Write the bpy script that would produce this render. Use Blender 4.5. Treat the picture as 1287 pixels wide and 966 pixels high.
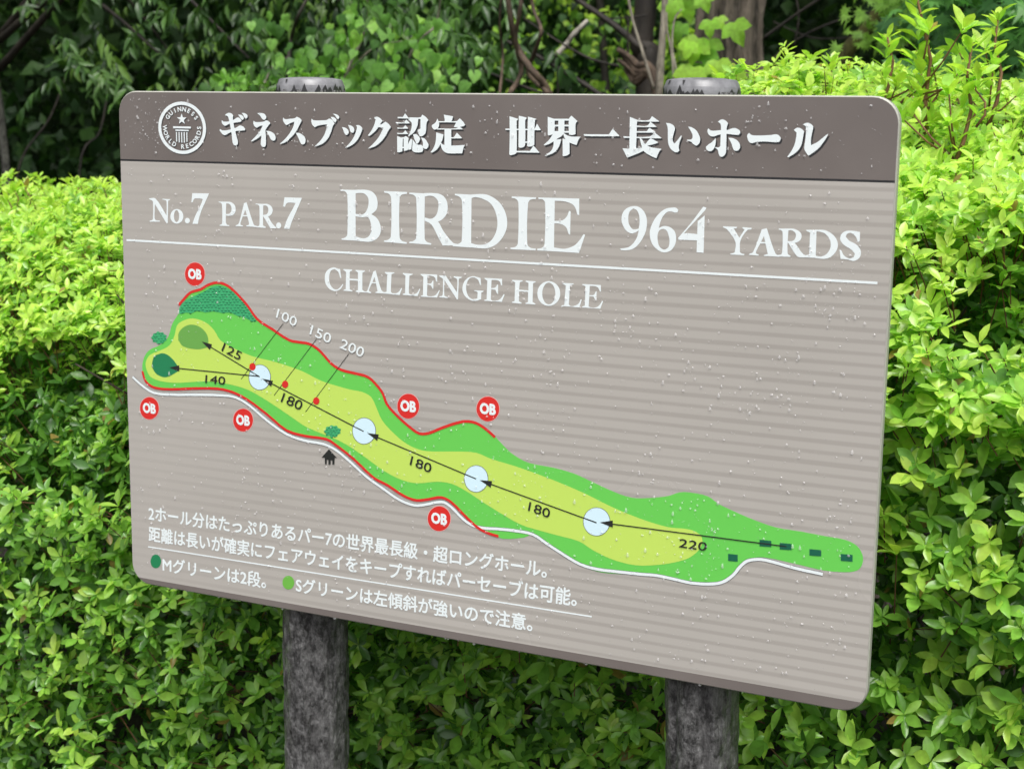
import bpy, bmesh, math, random
import numpy as np
from mathutils import Vector, Matrix, geometry, noise as mnoise
R = math.radians
scene = bpy.context.scene
for o in list(bpy.data.objects): bpy.data.objects.remove(o)
rng = np.random.default_rng(11); random.seed(11)

# ------------------------------------------------------------------ camera, world, sun, exposure
SX, SZ = -0.6, 0.85                      # sign's lower left corner in the world (sign face lies in the plane y = 0)
CAM = Vector((1.59462 + SX, -1.88016, 0.75435 + SZ))
CROT = Matrix(((0.89882646, -0.08816313, 0.42934631), (0.43807743, 0.14916248, -0.88647545), (0.01411209, 0.98487452, 0.17269346)))
cam = bpy.data.cameras.new('camera'); camo = bpy.data.objects.new('camera', cam); scene.collection.objects.link(camo)
camo.matrix_world = Matrix.Translation(CAM) @ CROT.to_4x4()
cam.sensor_width = 36; cam.lens = 1908.0 / 1287 * 36; cam.clip_start = .05; cam.clip_end = 500
cam.shift_y = 0
cam.dof.use_dof = True; cam.dof.focus_distance = 2.15; cam.dof.aperture_fstop = 9
scene.camera = camo
world = bpy.data.worlds.new('World'); scene.world = world; world.use_nodes = True
nt = world.node_tree; nt.nodes.clear()
sky = nt.nodes.new('ShaderNodeTexSky'); sky.sky_type = 'NISHITA'; sky.sun_disc = False
SUN_EL, SUN_AZ = 62, 150                 # azimuth clockwise from +y: sun high behind the photographer
sky.sun_elevation = R(SUN_EL); sky.sun_rotation = R(SUN_AZ); sky.dust_density = 4; sky.air_density = 1.0
hs = nt.nodes.new('ShaderNodeHueSaturation'); hs.inputs['Saturation'].default_value = .10
bg = nt.nodes.new('ShaderNodeBackground'); bg.inputs['Strength'].default_value = .15
wo = nt.nodes.new('ShaderNodeOutputWorld')
nt.links.new(sky.outputs[0], hs.inputs['Color']); nt.links.new(hs.outputs[0], bg.inputs[0]); nt.links.new(bg.outputs[0], wo.inputs[0])
sun = bpy.data.lights.new('sun', 'SUN'); sun.energy = 1.5; sun.angle = R(28); sun.color = (1, .97, .92)
suno = bpy.data.objects.new('sun', sun); scene.collection.objects.link(suno)
sd = Vector((math.sin(R(SUN_AZ)) * math.cos(R(SUN_EL)), math.cos(R(SUN_AZ)) * math.cos(R(SUN_EL)), math.sin(R(SUN_EL))))
suno.rotation_euler = sd.to_track_quat('Z', 'Y').to_euler()
scene.view_settings.view_transform = 'Standard'; scene.view_settings.look = 'None'
scene.view_settings.exposure = 0.6; scene.view_settings.gamma = 1
scene.cycles.max_bounces = 8; scene.cycles.transparent_max_bounces = 8
scene.cycles.diffuse_bounces = 4; scene.cycles.caustics_reflective = False; scene.cycles.caustics_refractive = False

# ------------------------------------------------------------------ helpers
C = scene.collection
def at(px, py, Y):
    d = CROT @ Vector(((px - 643.5) / 1908, -(py - 483) / 1908, -1))
    return CAM + d * ((Y - CAM.y) / d.y)
def link(name, me, parent=None):
    o = bpy.data.objects.new(name, me); C.objects.link(o)
    if parent is not None: o.parent = parent
    return o
def tag(o, label=None, cat=None, group=None, kind=None):
    if label: o['label'] = label
    if cat: o['category'] = cat
    if group: o['group'] = group
    if kind: o['kind'] = kind
    return o
def thing(name, label, cat, loc=(0, 0, 0), group=None):
    o = link(name, None); o.location = loc; o.empty_display_size = .1
    bpy.context.view_layer.update()
    return tag(o, label, cat, group)
def mesh(name, V, F, mat=None, smooth=False):
    me = bpy.data.meshes.new(name); me.from_pydata([tuple(v) for v in V], [], F)
    if mat: me.materials.append(mat)
    if smooth: me.polygons.foreach_set('use_smooth', [True] * len(me.polygons))
    me.update(); return me
def tri_mesh(name, V, T, mat, col=None, smooth=True):
    """fast mesh from numpy arrays: V (n,3), T (m,3), col (n,3)"""
    me = bpy.data.meshes.new(name); n, k = len(V), len(T)
    me.vertices.add(n); me.vertices.foreach_set('co', np.ascontiguousarray(V, dtype=np.float32).ravel())
    me.loops.add(k * 3); me.polygons.add(k)
    me.polygons.foreach_set('loop_start', np.arange(0, k * 3, 3, dtype=np.int32))
    me.loops.foreach_set('vertex_index', np.ascontiguousarray(T, dtype=np.int32).ravel())
    me.update(calc_edges=True)
    me.polygons.foreach_set('use_smooth', np.full(k, smooth))
    if col is not None:
        a = me.color_attributes.new('tint', 'FLOAT_COLOR', 'POINT')
        a.data.foreach_set('color', np.concatenate([col, np.ones((n, 1))], 1).astype(np.float32).ravel())
    me.materials.append(mat); me.validate(); return me
class Geo:
    """collects tubes into one mesh"""
    def __init__(s): s.V = []; s.F = []
    def tube(s, pts, rad, k=8, cap=True, wob=0.0, flute=None):
        pts = [Vector(p) for p in pts]; n0 = len(s.V); n = len(pts)
        if not hasattr(rad, '__len__'): rad = [rad] * n
        ref = None
        for i, p in enumerate(pts):
            d = (pts[min(i + 1, n - 1)] - pts[max(i - 1, 0)]).normalized()
            if ref is None: ref = d.orthogonal().normalized()
            ref = (ref - d * ref.dot(d)).normalized(); b = d.cross(ref)
            for j in range(k):
                a = 2 * math.pi * j / k; r = rad[i] * (1 + random.uniform(-wob, wob))
                if flute: r *= flute(a, i)
                s.V.append(p + ref * math.cos(a) * r + b * math.sin(a) * r)
        for i in range(n - 1):
            for j in range(k):
                a, b2 = n0 + i * k + j, n0 + i * k + (j + 1) % k
                s.F.append((a, b2, b2 + k, a + k))
        if cap:
            s.F.append(tuple(range(n0, n0 + k))[::-1]); s.F.append(tuple(range(n0 + (n - 1) * k, n0 + n * k)))
        return s
    def build(s, name, mat, parent=None, kind=None):
        me = mesh(name, s.V, s.F, mat, True); o = link(name, me, parent)
        if parent is not None: o.matrix_parent_inverse = parent.matrix_world.inverted()
        return tag(o, kind=kind)
def spline(pts, n=6):
    pts = [Vector(p) for p in pts]; out = []
    for i in range(len(pts) - 1):
        p0, p1, p2, p3 = pts[max(i - 1, 0)], pts[i], pts[i + 1], pts[min(i + 2, len(pts) - 1)]
        for q in range(n):
            t = q / n
            out.append(.5 * ((2 * p1) + (p2 - p0) * t + (2 * p0 - 5 * p1 + 4 * p2 - p3) * t * t + (3 * p1 - p0 - 3 * p2 + p3) * t ** 3))
    return out + [pts[-1]]
def taper(n, a, b): return [a + (b - a) * i / (n - 1) for i in range(n)]

# ------------------------------------------------------------------ materials
def newmat(name):
    m = bpy.data.materials.new(name); m.use_nodes = True
    return m, m.node_tree.nodes, m.node_tree.links, m.node_tree.nodes['Principled BSDF']
def flat(name, col, rough=.4, spec=.5, metal=0, coat=0):
    m, N, L, P = newmat(name)
    P.inputs['Base Color'].default_value = (*col, 1); P.inputs['Roughness'].default_value = rough
    P.inputs['Specular IOR Level'].default_value = spec; P.inputs['Metallic'].default_value = metal
    P.inputs['Coat Weight'].default_value = coat; P.inputs['Coat Roughness'].default_value = .15
    return m
def noise_mix(N, L, P, c1, c2, scale, detail=6, rough=.6, stretch=(1, 1, 1), lo=.35, hi=.65):
    tc = N.new('ShaderNodeTexCoord'); mp = N.new('ShaderNodeMapping'); mp.inputs['Scale'].default_value = stretch
    nz = N.new('ShaderNodeTexNoise'); nz.inputs['Scale'].default_value = scale; nz.inputs['Detail'].default_value = detail
    nz.inputs['Roughness'].default_value = rough
    cr = N.new('ShaderNodeValToRGB'); cr.color_ramp.elements[0].position = lo; cr.color_ramp.elements[1].position = hi
    cr.color_ramp.elements[0].color = (*c1, 1); cr.color_ramp.elements[1].color = (*c2, 1)
    L.new(tc.outputs['Object'], mp.inputs[0]); L.new(mp.outputs[0], nz.inputs['Vector']); L.new(nz.outputs[0], cr.inputs[0])
    if P: L.new(cr.outputs[0], P.inputs['Base Color'])
    return tc, mp, nz, cr
def bump(N, L, P, src, strength, dist):
    b = N.new('ShaderNodeBump'); b.inputs['Strength'].default_value = strength; b.inputs['Distance'].default_value = dist
    L.new(src, b.inputs['Height']); L.new(b.outputs[0], P.inputs['Normal']); return b
def bark(name, c1, c2, scale, stretch, rough=.8, bs=.8, bd=.01, spec=.4):
    m, N, L, P = newmat(name)
    tc, mp, nz, cr = noise_mix(N, L, P, c1, c2, scale, 8, .7, stretch)
    bump(N, L, P, nz.outputs[0], bs, bd); P.inputs['Roughness'].default_value = rough; P.inputs['Specular IOR Level'].default_value = spec
    return m
def leafmat(name, rough=.38, trans=.35, spec=.5, tbright=1.5):
    m, N, L, P = newmat(name)
    at_ = N.new('ShaderNodeAttribute'); at_.attribute_name = 'tint'
    tc = N.new('ShaderNodeTexCoord'); nz = N.new('ShaderNodeTexNoise'); nz.inputs['Scale'].default_value = 60
    geo = N.new('ShaderNodeNewGeometry')
    L.new(geo.outputs['Position'], nz.inputs['Vector'])
    mr = N.new('ShaderNodeMapRange'); mr.inputs['From Min'].default_value = .3; mr.inputs['From Max'].default_value = .7
    mr.inputs['To Min'].default_value = .82; mr.inputs['To Max'].default_value = 1.18
    L.new(nz.outputs[0], mr.inputs['Value'])
    mul = N.new('ShaderNodeVectorMath'); mul.operation = 'SCALE'
    L.new(at_.outputs['Color'], mul.inputs[0]); L.new(mr.outputs[0], mul.inputs['Scale'])
    L.new(mul.outputs[0], P.inputs['Base Color'])
    P.inputs['Roughness'].default_value = rough; P.inputs['Specular IOR Level'].default_value = spec
    tr = N.new('ShaderNodeBsdfTranslucent'); sc_ = N.new('ShaderNodeVectorMath'); sc_.operation = 'MULTIPLY'
    sc_.inputs[1].default_value = (tbright * .9, tbright, tbright * .5)
    L.new(mul.outputs[0], sc_.inputs[0]); L.new(sc_.outputs[0], tr.inputs['Color'])
    mx = N.new('ShaderNodeMixShader'); mx.inputs[0].default_value = trans
    L.new(P.outputs[0], mx.inputs[1]); L.new(tr.outputs[0], mx.inputs[2]); L.new(mx.outputs[0], N['Material Output'].inputs['Surface'])
    bump(N, L, P, nz.outputs[0], .25, .003)
    return m
M = {}
M['white'] = flat('white_print', (.80, .86, .87), .35)
M['shade'] = flat('dark_print', (.022, .022, .024), .4)
M['black'] = flat('black_print', (.02, .022, .02), .4)
M['rough'] = flat('map_rough_green', (.145, .60, .095), .35)
M['fair'] = flat('map_fairway_green', (.54, .74, .13), .35)
M['sgreen'] = flat('map_olive_green', (.15, .39, .08), .35)
M['mgreen'] = flat('map_deep_green', (.02, .22, .09), .35)
M['legend2'] = flat('legend_green', (.16, .46, .07), .35)
M['treeg'] = flat('map_tree_green', (.055, .42, .17), .35)
M['treed'] = flat('map_tree_mark', (.004, .085, .04), .35)
M['red'] = flat('map_red', (.68, .03, .025), .35)
M['pink'] = flat('map_pink_rim', (.72, .42, .40), .35)
M['ice'] = flat('map_pale_blue', (.66, .86, .95), .35)
M['greyline'] = flat('map_grey_line', (.12, .12, .14), .35)
M['tee'] = flat('map_tee_green', (.012, .12, .07), .35)
M['alu'] = flat('sign_edge', (.40, .40, .35), .4, .5, .1)
# header / footer brown
m, N, L, P = newmat('sign_brown'); M['brown'] = m
noise_mix(N, L, P, (.158, .136, .127), (.188, .164, .153), 6, 3, .5); P.inputs['Roughness'].default_value = .25
# striped pale face
m, N, L, P = newmat('sign_face'); M['face'] = m
tc = N.new('ShaderNodeTexCoord'); sep = N.new('ShaderNodeSeparateXYZ'); L.new(tc.outputs['Object'], sep.inputs[0])
def math_(op, a, b=None):
    n = N.new('ShaderNodeMath'); n.operation = op
    for i, v in enumerate((a, b)):
        if v is None: continue
        if isinstance(v, (int, float)): n.inputs[i].default_value = v
        else: L.new(v, n.inputs[i])
    return n.outputs[0]
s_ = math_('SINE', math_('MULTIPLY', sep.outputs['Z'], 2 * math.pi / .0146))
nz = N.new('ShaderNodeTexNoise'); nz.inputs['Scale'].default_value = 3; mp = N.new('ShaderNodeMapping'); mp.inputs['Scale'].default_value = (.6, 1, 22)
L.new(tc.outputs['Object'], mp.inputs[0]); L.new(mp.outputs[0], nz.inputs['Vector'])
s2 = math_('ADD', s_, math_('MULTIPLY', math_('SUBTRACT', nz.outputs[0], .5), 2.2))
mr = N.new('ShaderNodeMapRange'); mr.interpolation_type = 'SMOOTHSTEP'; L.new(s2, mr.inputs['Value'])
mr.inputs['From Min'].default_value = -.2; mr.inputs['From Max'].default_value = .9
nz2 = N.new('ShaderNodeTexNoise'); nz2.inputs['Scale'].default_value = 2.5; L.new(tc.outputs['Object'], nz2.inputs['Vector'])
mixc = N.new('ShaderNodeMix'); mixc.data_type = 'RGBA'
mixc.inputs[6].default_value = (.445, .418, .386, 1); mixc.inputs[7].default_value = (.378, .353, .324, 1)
# stripes painted weaker towards the left end, where the view angle dulls their sheen
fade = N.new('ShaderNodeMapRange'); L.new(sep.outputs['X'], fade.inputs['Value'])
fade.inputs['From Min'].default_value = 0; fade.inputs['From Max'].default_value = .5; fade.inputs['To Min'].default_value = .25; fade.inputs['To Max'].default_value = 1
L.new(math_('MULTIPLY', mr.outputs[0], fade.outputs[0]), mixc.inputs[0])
vm = N.new('ShaderNodeVectorMath'); vm.operation = 'SCALE'; L.new(mixc.outputs[2], vm.inputs[0])
nz3 = N.new('ShaderNodeTexNoise'); nz3.inputs['Scale'].default_value = 26; nz3.inputs['Detail'].default_value = 5; mp3 = N.new('ShaderNodeMapping'); mp3.inputs['Scale'].default_value = (1, 1, .07)
L.new(tc.outputs['Object'], mp3.inputs[0]); L.new(mp3.outputs[0], nz3.inputs['Vector'])
L.new(math_('ADD', math_('ADD', math_('MULTIPLY', nz2.outputs[0], .16), math_('MULTIPLY', nz3.outputs[0], .03)), .905), vm.inputs['Scale'])
L.new(math_('ADD', math_('MULTIPLY', nz2.outputs[0], .12), .2), P.inputs['Roughness'])
L.new(vm.outputs[0], P.inputs['Base Color'])
# water
m, N, L, P = newmat('water'); M['water'] = m
P.inputs['Base Color'].default_value = (.80, .80, .80, 1); P.inputs['Roughness'].default_value = .08; P.inputs['IOR'].default_value = 1.33
P.inputs['Transmission Weight'].default_value = 0; P.inputs['Specular IOR Level'].default_value = 1
tr = N.new('ShaderNodeBsdfTransparent'); mx = N.new('ShaderNodeMixShader'); mx.inputs[0].default_value = .30
L.new(P.outputs[0], mx.inputs[2]); L.new(tr.outputs[0], mx.inputs[1]); L.new(mx.outputs[0], N['Material Output'].inputs['Surface'])
# posts: dark wet mock-timber concrete
m, N, L, P = newmat('post_concrete'); M['post'] = m
tc, mp, nz, cr = noise_mix(N, L, P, (.012, .0118, .0118), (.24, .237, .235), 62, 12, .82, (1, 1, .6), .43, .63)
nzb = N.new('ShaderNodeTexNoise'); nzb.inputs['Scale'].default_value = 70; nzb.inputs['Detail'].default_value = 7; nzb.inputs['Roughness'].default_value = .7; mpb = N.new('ShaderNodeMapping'); mpb.inputs['Scale'].default_value = (1, 1, .45); L.new(tc.outputs['Object'], mpb.inputs[0]); L.new(mpb.outputs[0], nzb.inputs['Vector'])
bump(N, L, P, nzb.outputs[0], 1, .016); P.inputs['Roughness'].default_value = .3; P.inputs['Coat Weight'].default_value = .7; P.inputs['Coat Roughness'].default_value = .14; P.inputs['Specular IOR Level'].default_value = .7
m, N, L, P = newmat('post_cap'); M['cap'] = m
noise_mix(N, L, P, (.13, .13, .14), (.25, .25, .265), 40, 5, .6); P.inputs['Roughness'].default_value = .35
M['capdark'] = flat('cap_dark_paint', (.03, .03, .032), .45)
M['twig'] = bark('azalea_twig', (.10, .045, .022), (.24, .12, .06), 40, (1, 1, .3), .7, .3, .002)
M['stem'] = bark('azalea_stem', (.016, .012, .008), (.065, .048, .034), 30, (1, 1, .3), .8, .6, .004)
M['barkbig'] = bark('old_bark', (.014, .010, .007), (.26, .21, .17), 26, (1, 1, .16), .85, 1, .05)
M['barkdark'] = bark('wet_dark_bark', (.010, .008, .007), (.045, .036, .028), 14, (1, 1, .3), .6, .8, .02)
M['barkpale'] = bark('lichen_bark', (.09, .075, .06), (.36, .32, .26), 22, (1, 1, .5), .85, .7, .01)
M['barkmoss'] = bark('mossy_bark', (.030, .028, .008), (.10, .105, .02), 18, (1, 1, .6), .9, .8, .012)
M['barkred'] = bark('reddish_bark', (.030, .020, .015), (.15, .105, .075), 26, (1, 1, .4), .85, .7, .01)
M['deadpale'] = bark('pale_dead_wood', (.22, .20, .17), (.45, .42, .36), 30, (1, 1, .3), .8, .4, .004)
M['lichen_white'] = bark('white_lichen_bark', (.008, .007, .006), (.13, .13, .11), 36, (1, 1, .8), .9, .5, .01)
M['azalea'] = leafmat('azalea_leaf', .27, .38, .5, 1.7)
M['glossy'] = leafmat('glossy_leaf', .33, .25, .35, 1.4)
M['soft'] = leafmat('soft_leaf', .45, .42, .4, 1.7)
M['far'] = leafmat('far_leaf', .5, .35, .3, 1.4)
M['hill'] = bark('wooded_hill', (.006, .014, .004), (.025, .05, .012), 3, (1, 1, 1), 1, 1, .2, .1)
m, N, L, P = newmat('soil'); M['soil'] = m
tc, mp, nz, cr = noise_mix(N, L, P, (.008, .006, .004), (.032, .023, .015), 5, 10, .7); bump(N, L, P, nz.outputs[0], .8, .05); P.inputs['Roughness'].default_value = .9

# ------------------------------------------------------------------ ground
gv, gf = [], []
gx = [-80, -40, -20, -12] + [round(-8 + i * .5, 2) for i in range(25)] + [8, 12, 20, 40, 80]
for y in gx:
    for x in gx:
        gv.append((x, y + 3, random.uniform(-.03, .03) if abs(x) < 8 and abs(y) < 6 else 0))
n_ = len(gx)
for j in range(n_ - 1):
    for i in range(n_ - 1): gf.append((j * n_ + i, j * n_ + i + 1, (j + 1) * n_ + i + 1, (j + 1) * n_ + i))
tag(link('ground', mesh('ground', gv, gf, M['soil'], True)), kind='structure')

# ------------------------------------------------------------------ the sign
ART = {"title_lettering":[[[[2024,7524,2033,7531,2041,7538,2050,7545,2059,7550,2070,7554,2081,7558,2093,7560,2105,7560,2116,7559,2128,7556,2139,7553,2149,7548,2156,7542,2162,7536,2168,7529,2174,7523,2172,7513,2170,7503,2168,
7493,2168,7483,2169,7464,2171,7446,2174,7428,2178,7410,2184,7381,2191,7352,2199,7323,2207,7294,2215,7265,2223,7236,2232,7208,2240,7179,2244,7168,2248,7157,2251,7146,2253,7135,2252,7126,2250,7117,2248,7108,2246,7099,2237,7094,
2229,7089,2220,7084,2211,7082,2202,7082,2192,7084,2183,7088,2175,7094,2168,7102,2162,7112,2157,7122,2154,7133,2148,7166,2145,7199,2143,7232,2139,7264,2132,7297,2125,7330,2117,7362,2110,7395,2105,7417,2101,7438,2096,7460,2089,
7482,2086,7489,2083,7497,2078,7504,2072,7509,2061,7515,2049,7518,2037,7521],[1967,7451,1974,7445,1982,7438,1989,7433,1998,7429,2022,7428,2045,7428,2069,7431,2093,7434,2118,7440,2143,7447,2168,7456,2192,7465,2208,7472,2223,
7482,2239,7490,2256,7495,2267,7494,2279,7490,2290,7484,2300,7477,2307,7471,2313,7464,2319,7456,2324,7448,2321,7443,2317,7438,2313,7433,2308,7430,2281,7425,2254,7422,2227,7420,2200,7416,2175,7413,2150,7409,2125,7404,2101,7398,
2081,7391,2063,7381,2044,7372,2024,7368,2011,7370,1999,7376,1989,7384,1979,7393,1973,7401,1968,7410,1964,7419,1962,7429,1962,7434,1963,7440,1965,7445],[1929,7321,1941,7314,1953,7308,1964,7302,1977,7299,2012,7300,2047,7303,
2082,7309,2117,7315,2142,7320,2167,7326,2192,7334,2217,7342,2236,7350,2255,7361,2273,7370,2293,7376,2308,7376,2323,7373,2337,7368,2351,7362,2362,7355,2371,7346,2379,7336,2388,7326,2377,7306,2341,7304,2305,7301,2269,7299,2234,
7295,2204,7291,2174,7285,2145,7279,2116,7271,2090,7261,2064,7248,2038,7236,2011,7229,1998,7231,1985,7237,1973,7245,1962,7254,1951,7264,1941,7275,1932,7286,1922,7297],[2264,7536,2278,7535,2292,7535,2305,7534,2319,7531,2330,
7527,2340,7522,2350,7515,2358,7507,2362,7500,2364,7493,2365,7485,2367,7478,2344,7457,2337,7460,2330,7463,2324,7466,2318,7470,2309,7478,2302,7487,2294,7497,2287,7506,2281,7513,2275,7521,2269,7528],[2327,7560,2340,7560,2354,
7560,2368,7560,2382,7557,2394,7553,2406,7548,2416,7541,2426,7533,2430,7526,2431,7518,2431,7509,2432,7500,2407,7477,2400,7481,2393,7484,2386,7488,2380,7493,2373,7502,2367,7512,2361,7522,2355,7532,2348,7539,2341,7547,2334,7553]],
[]],[[[2605,7560,2620,7561,2635,7563,2650,7564,2665,7564,2683,7563,2701,7561,2719,7557,2735,7551,2746,7543,2754,7533,2762,7522,2770,7512,2767,7502,2764,7493,2761,7484,2756,7476,2749,7470,2741,7467,2733,7464,2725,7461,2717,
7465,2709,7469,2701,7473,2694,7479,2684,7490,2675,7502,2666,7514,2656,7525,2644,7534,2631,7543,2618,7551],[2539,7450,2548,7445,2556,7439,2565,7434,2575,7432,2609,7430,2643,7431,2677,7434,2711,7438,2726,7442,2740,7449,2754,
7455,2769,7458,2783,7456,2796,7451,2809,7445,2821,7437,2826,7433,2830,7427,2834,7422,2838,7416,2828,7407,2818,7398,2808,7389,2798,7379,2779,7357,2760,7334,2742,7311,2722,7288,2701,7267,2679,7245,2657,7225,2632,7208,2603,7190,
2571,7174,2540,7160,2507,7147,2502,7147,2496,7148,2491,7149,2485,7151,2507,7168,2528,7185,2550,7203,2571,7221,2592,7240,2613,7260,2633,7280,2652,7302,2666,7321,2678,7341,2690,7361,2702,7382,2692,7381,2682,7380,2672,7380,2662,
7377,2644,7371,2626,7363,2608,7355,2591,7348,2580,7354,2570,7360,2560,7367,2551,7376,2545,7385,2540,7396,2537,7407,2534,7419,2534,7427,2536,7434,2538,7442],[2683,7302,2749,7318,2751,7289,2753,7260,2755,7231,2756,7203,2756,
7181,2757,7159,2756,7138,2754,7116,2753,7106,2750,7097,2746,7088,2740,7080,2734,7074,2726,7071,2718,7069,2709,7068,2700,7070,2691,7074,2682,7079,2674,7086,2669,7092,2665,7099,2663,7106,2662,7114,2663,7136,2665,7158,2669,7179,
2672,7201,2675,7226,2677,7252,2680,7277],[2762,7307,2778,7306,2795,7305,2811,7304,2828,7301,2846,7295,2864,7289,2881,7280,2897,7270,2908,7259,2916,7247,2923,7233,2931,7220,2929,7209,2927,7197,2923,7186,2918,7177,2909,7171,
2899,7167,2888,7165,2878,7162,2869,7168,2860,7173,2851,7179,2843,7186,2833,7201,2823,7216,2814,7231,2805,7247,2794,7262,2783,7277,2773,7292]],[]],[[[3065,7504,3073,7497,3080,7490,3088,7483,3097,7480,3121,7479,3145,7481,3169,
7484,3193,7487,3210,7488,3227,7489,3245,7491,3262,7495,3273,7499,3284,7505,3294,7512,3305,7518,3320,7512,3335,7505,3350,7499,3365,7490,3372,7484,3377,7477,3383,7470,3388,7462,3380,7450,3372,7437,3363,7425,3355,7412,3341,7389,
3328,7365,3314,7341,3298,7319,3279,7296,3259,7273,3238,7252,3215,7232,3186,7208,3156,7185,3125,7163,3093,7144,3070,7135,3046,7129,3021,7124,2997,7119,3023,7139,3050,7159,3077,7180,3102,7202,3126,7224,3148,7247,3170,7271,3190,
7296,3204,7315,3217,7334,3228,7354,3239,7375,3246,7392,3251,7410,3256,7428,3261,7446,3244,7441,3226,7436,3209,7430,3192,7424,3174,7417,3157,7409,3139,7401,3122,7393,3112,7400,3102,7407,3092,7414,3084,7423,3077,7431,3071,7441,
3066,7451,3062,7462,3061,7472,3062,7483,3064,7494],[3281,7287,3297,7287,3313,7287,3329,7287,3345,7284,3363,7278,3381,7270,3397,7261,3413,7250,3424,7241,3433,7231,3441,7220,3447,7208,3450,7196,3451,7183,3450,7171,3448,7158,
3445,7150,3441,7142,3436,7135,3429,7129,3421,7125,3413,7122,3404,7120,3395,7120,3387,7122,3380,7125,3374,7130,3369,7135,3357,7154,3347,7173,3337,7193,3327,7213,3316,7231,3304,7250,3292,7268]],[]],[[[3561,7493,3569,7487,3577,
7480,3586,7474,3595,7471,3626,7468,3658,7468,3690,7469,3722,7470,3745,7471,3769,7472,3792,7473,3815,7477,3828,7482,3840,7489,3852,7496,3866,7498,3879,7496,3892,7490,3904,7482,3916,7473,3926,7463,3934,7452,3942,7440,3951,7428,
3943,7421,3936,7414,3929,7407,3924,7399,3914,7377,3906,7354,3899,7330,3889,7308,3876,7281,3863,7256,3847,7231,3830,7208,3809,7187,3786,7167,3762,7150,3736,7135,3703,7122,3669,7111,3634,7102,3600,7092,3626,7113,3652,7134,3678,
7155,3702,7177,3721,7197,3739,7218,3756,7240,3771,7263,3783,7284,3793,7305,3802,7326,3810,7348,3814,7365,3817,7382,3820,7399,3823,7416,3800,7414,3776,7412,3753,7410,3730,7407,3713,7404,3696,7401,3679,7397,3662,7392,3649,7387,
3636,7382,3624,7376,3611,7370,3600,7379,3589,7388,3578,7398,3569,7408,3562,7419,3558,7430,3554,7442,3552,7454,3553,7464,3555,7474,3558,7483],[3884,7522,3896,7521,3909,7522,3921,7521,3933,7519,3944,7515,3955,7509,3965,7503,
3975,7495,3978,7490,3981,7483,3982,7477,3984,7470,3962,7442,3952,7449,3942,7455,3933,7462,3924,7470,3913,7482,3903,7495,3894,7508],[3921,7568,3932,7567,3944,7566,3955,7565,3967,7563,3978,7560,3988,7557,3999,7553,4008,7548,
4016,7542,4022,7535,4027,7527,4033,7520,4016,7492,4010,7494,4003,7496,3997,7498,3991,7502,3982,7511,3975,7521,3967,7531,3958,7540,3949,7548,3940,7554,3930,7561]],[]],[[[4075,7381,4089,7379,4103,7377,4116,7375,4130,7371,4141,
7367,4152,7361,4162,7355,4171,7347,4177,7340,4182,7331,4186,7322,4187,7312,4187,7304,4184,7295,4180,7288,4175,7281,4169,7276,4161,7273,4153,7271,4146,7271,4138,7273,4132,7277,4126,7281,4121,7287,4114,7297,4109,7309,4105,7321,
4100,7332,4094,7344,4088,7356,4082,7369],[4178,7412,4191,7410,4204,7409,4217,7407,4229,7404,4241,7399,4252,7393,4262,7385,4271,7377,4276,7369,4280,7360,4282,7351,4283,7342,4282,7333,4280,7325,4276,7317,4270,7310,4265,7306,
4259,7304,4252,7303,4246,7303,4238,7305,4232,7307,4226,7311,4221,7317,4214,7329,4209,7342,4205,7355,4200,7369,4195,7380,4189,7390,4184,7401],[4308,7409,4319,7410,4331,7412,4342,7413,4354,7413,4365,7410,4375,7405,4385,7399,
4395,7393,4402,7386,4409,7378,4415,7370,4421,7362,4414,7347,4408,7332,4402,7317,4394,7302,4383,7280,4371,7258,4359,7237,4345,7217,4328,7198,4309,7179,4290,7162,4270,7146,4250,7133,4229,7122,4208,7112,4186,7102,4172,7097,4157,
7094,4141,7090,4126,7087,4148,7106,4170,7126,4191,7145,4212,7166,4230,7186,4247,7207,4263,7229,4278,7251,4288,7270,4297,7289,4305,7309,4312,7329,4317,7342,4321,7356,4325,7370,4329,7385]],[]],[[[4608,7517,4620,7522,4632,7528,
4644,7533,4657,7535,4672,7532,4687,7527,4701,7519,4714,7511,4724,7504,4733,7495,4742,7486,4751,7477,4744,7470,4738,7463,4732,7456,4726,7449,4715,7435,4704,7419,4693,7405,4681,7390,4668,7373,4654,7357,4640,7341,4624,7327,4603,
7310,4581,7294,4558,7279,4534,7266,4527,7265,4520,7265,4513,7267,4505,7268,4521,7285,4537,7303,4552,7321,4567,7340,4580,7358,4591,7377,4602,7397,4612,7417,4619,7435,4625,7454,4631,7474,4637,7493],[4673,7417,4687,7420,4700,
7422,4713,7425,4726,7429,4745,7437,4763,7447,4781,7457,4799,7468,4813,7459,4826,7452,4839,7443,4852,7434,4862,7424,4871,7414,4879,7404,4888,7393,4879,7383,4870,7373,4860,7362,4852,7351,4839,7332,4828,7313,4816,7293,4803,7274,
4784,7250,4765,7227,4744,7204,4722,7183,4699,7164,4675,7147,4650,7132,4624,7118,4596,7108,4567,7099,4538,7092,4509,7085,4536,7107,4563,7128,4590,7151,4616,7174,4638,7196,4659,7218,4679,7241,4698,7266,4710,7284,4722,7303,4732,
7323,4742,7342,4748,7354,4753,7367,4758,7379,4763,7391,4755,7389,4747,7387,4738,7386,4730,7385,4716,7386,4702,7387,4687,7388,4673,7390]],[]],[[[4996,7535,5081,7536,5116,7586,5129,7573,5142,7559,5154,7546,5166,7531,5167,7528,
5167,7524,5166,7520,5166,7516,4996,7516],[4966,7464,4998,7463,5031,7460,5064,7459,5096,7463,5108,7469,5118,7480,5127,7491,5136,7502,5150,7491,5164,7479,5178,7467,5191,7454,5192,7452,5191,7448,4971,7445],[4986,7389,5010,7388,
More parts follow.
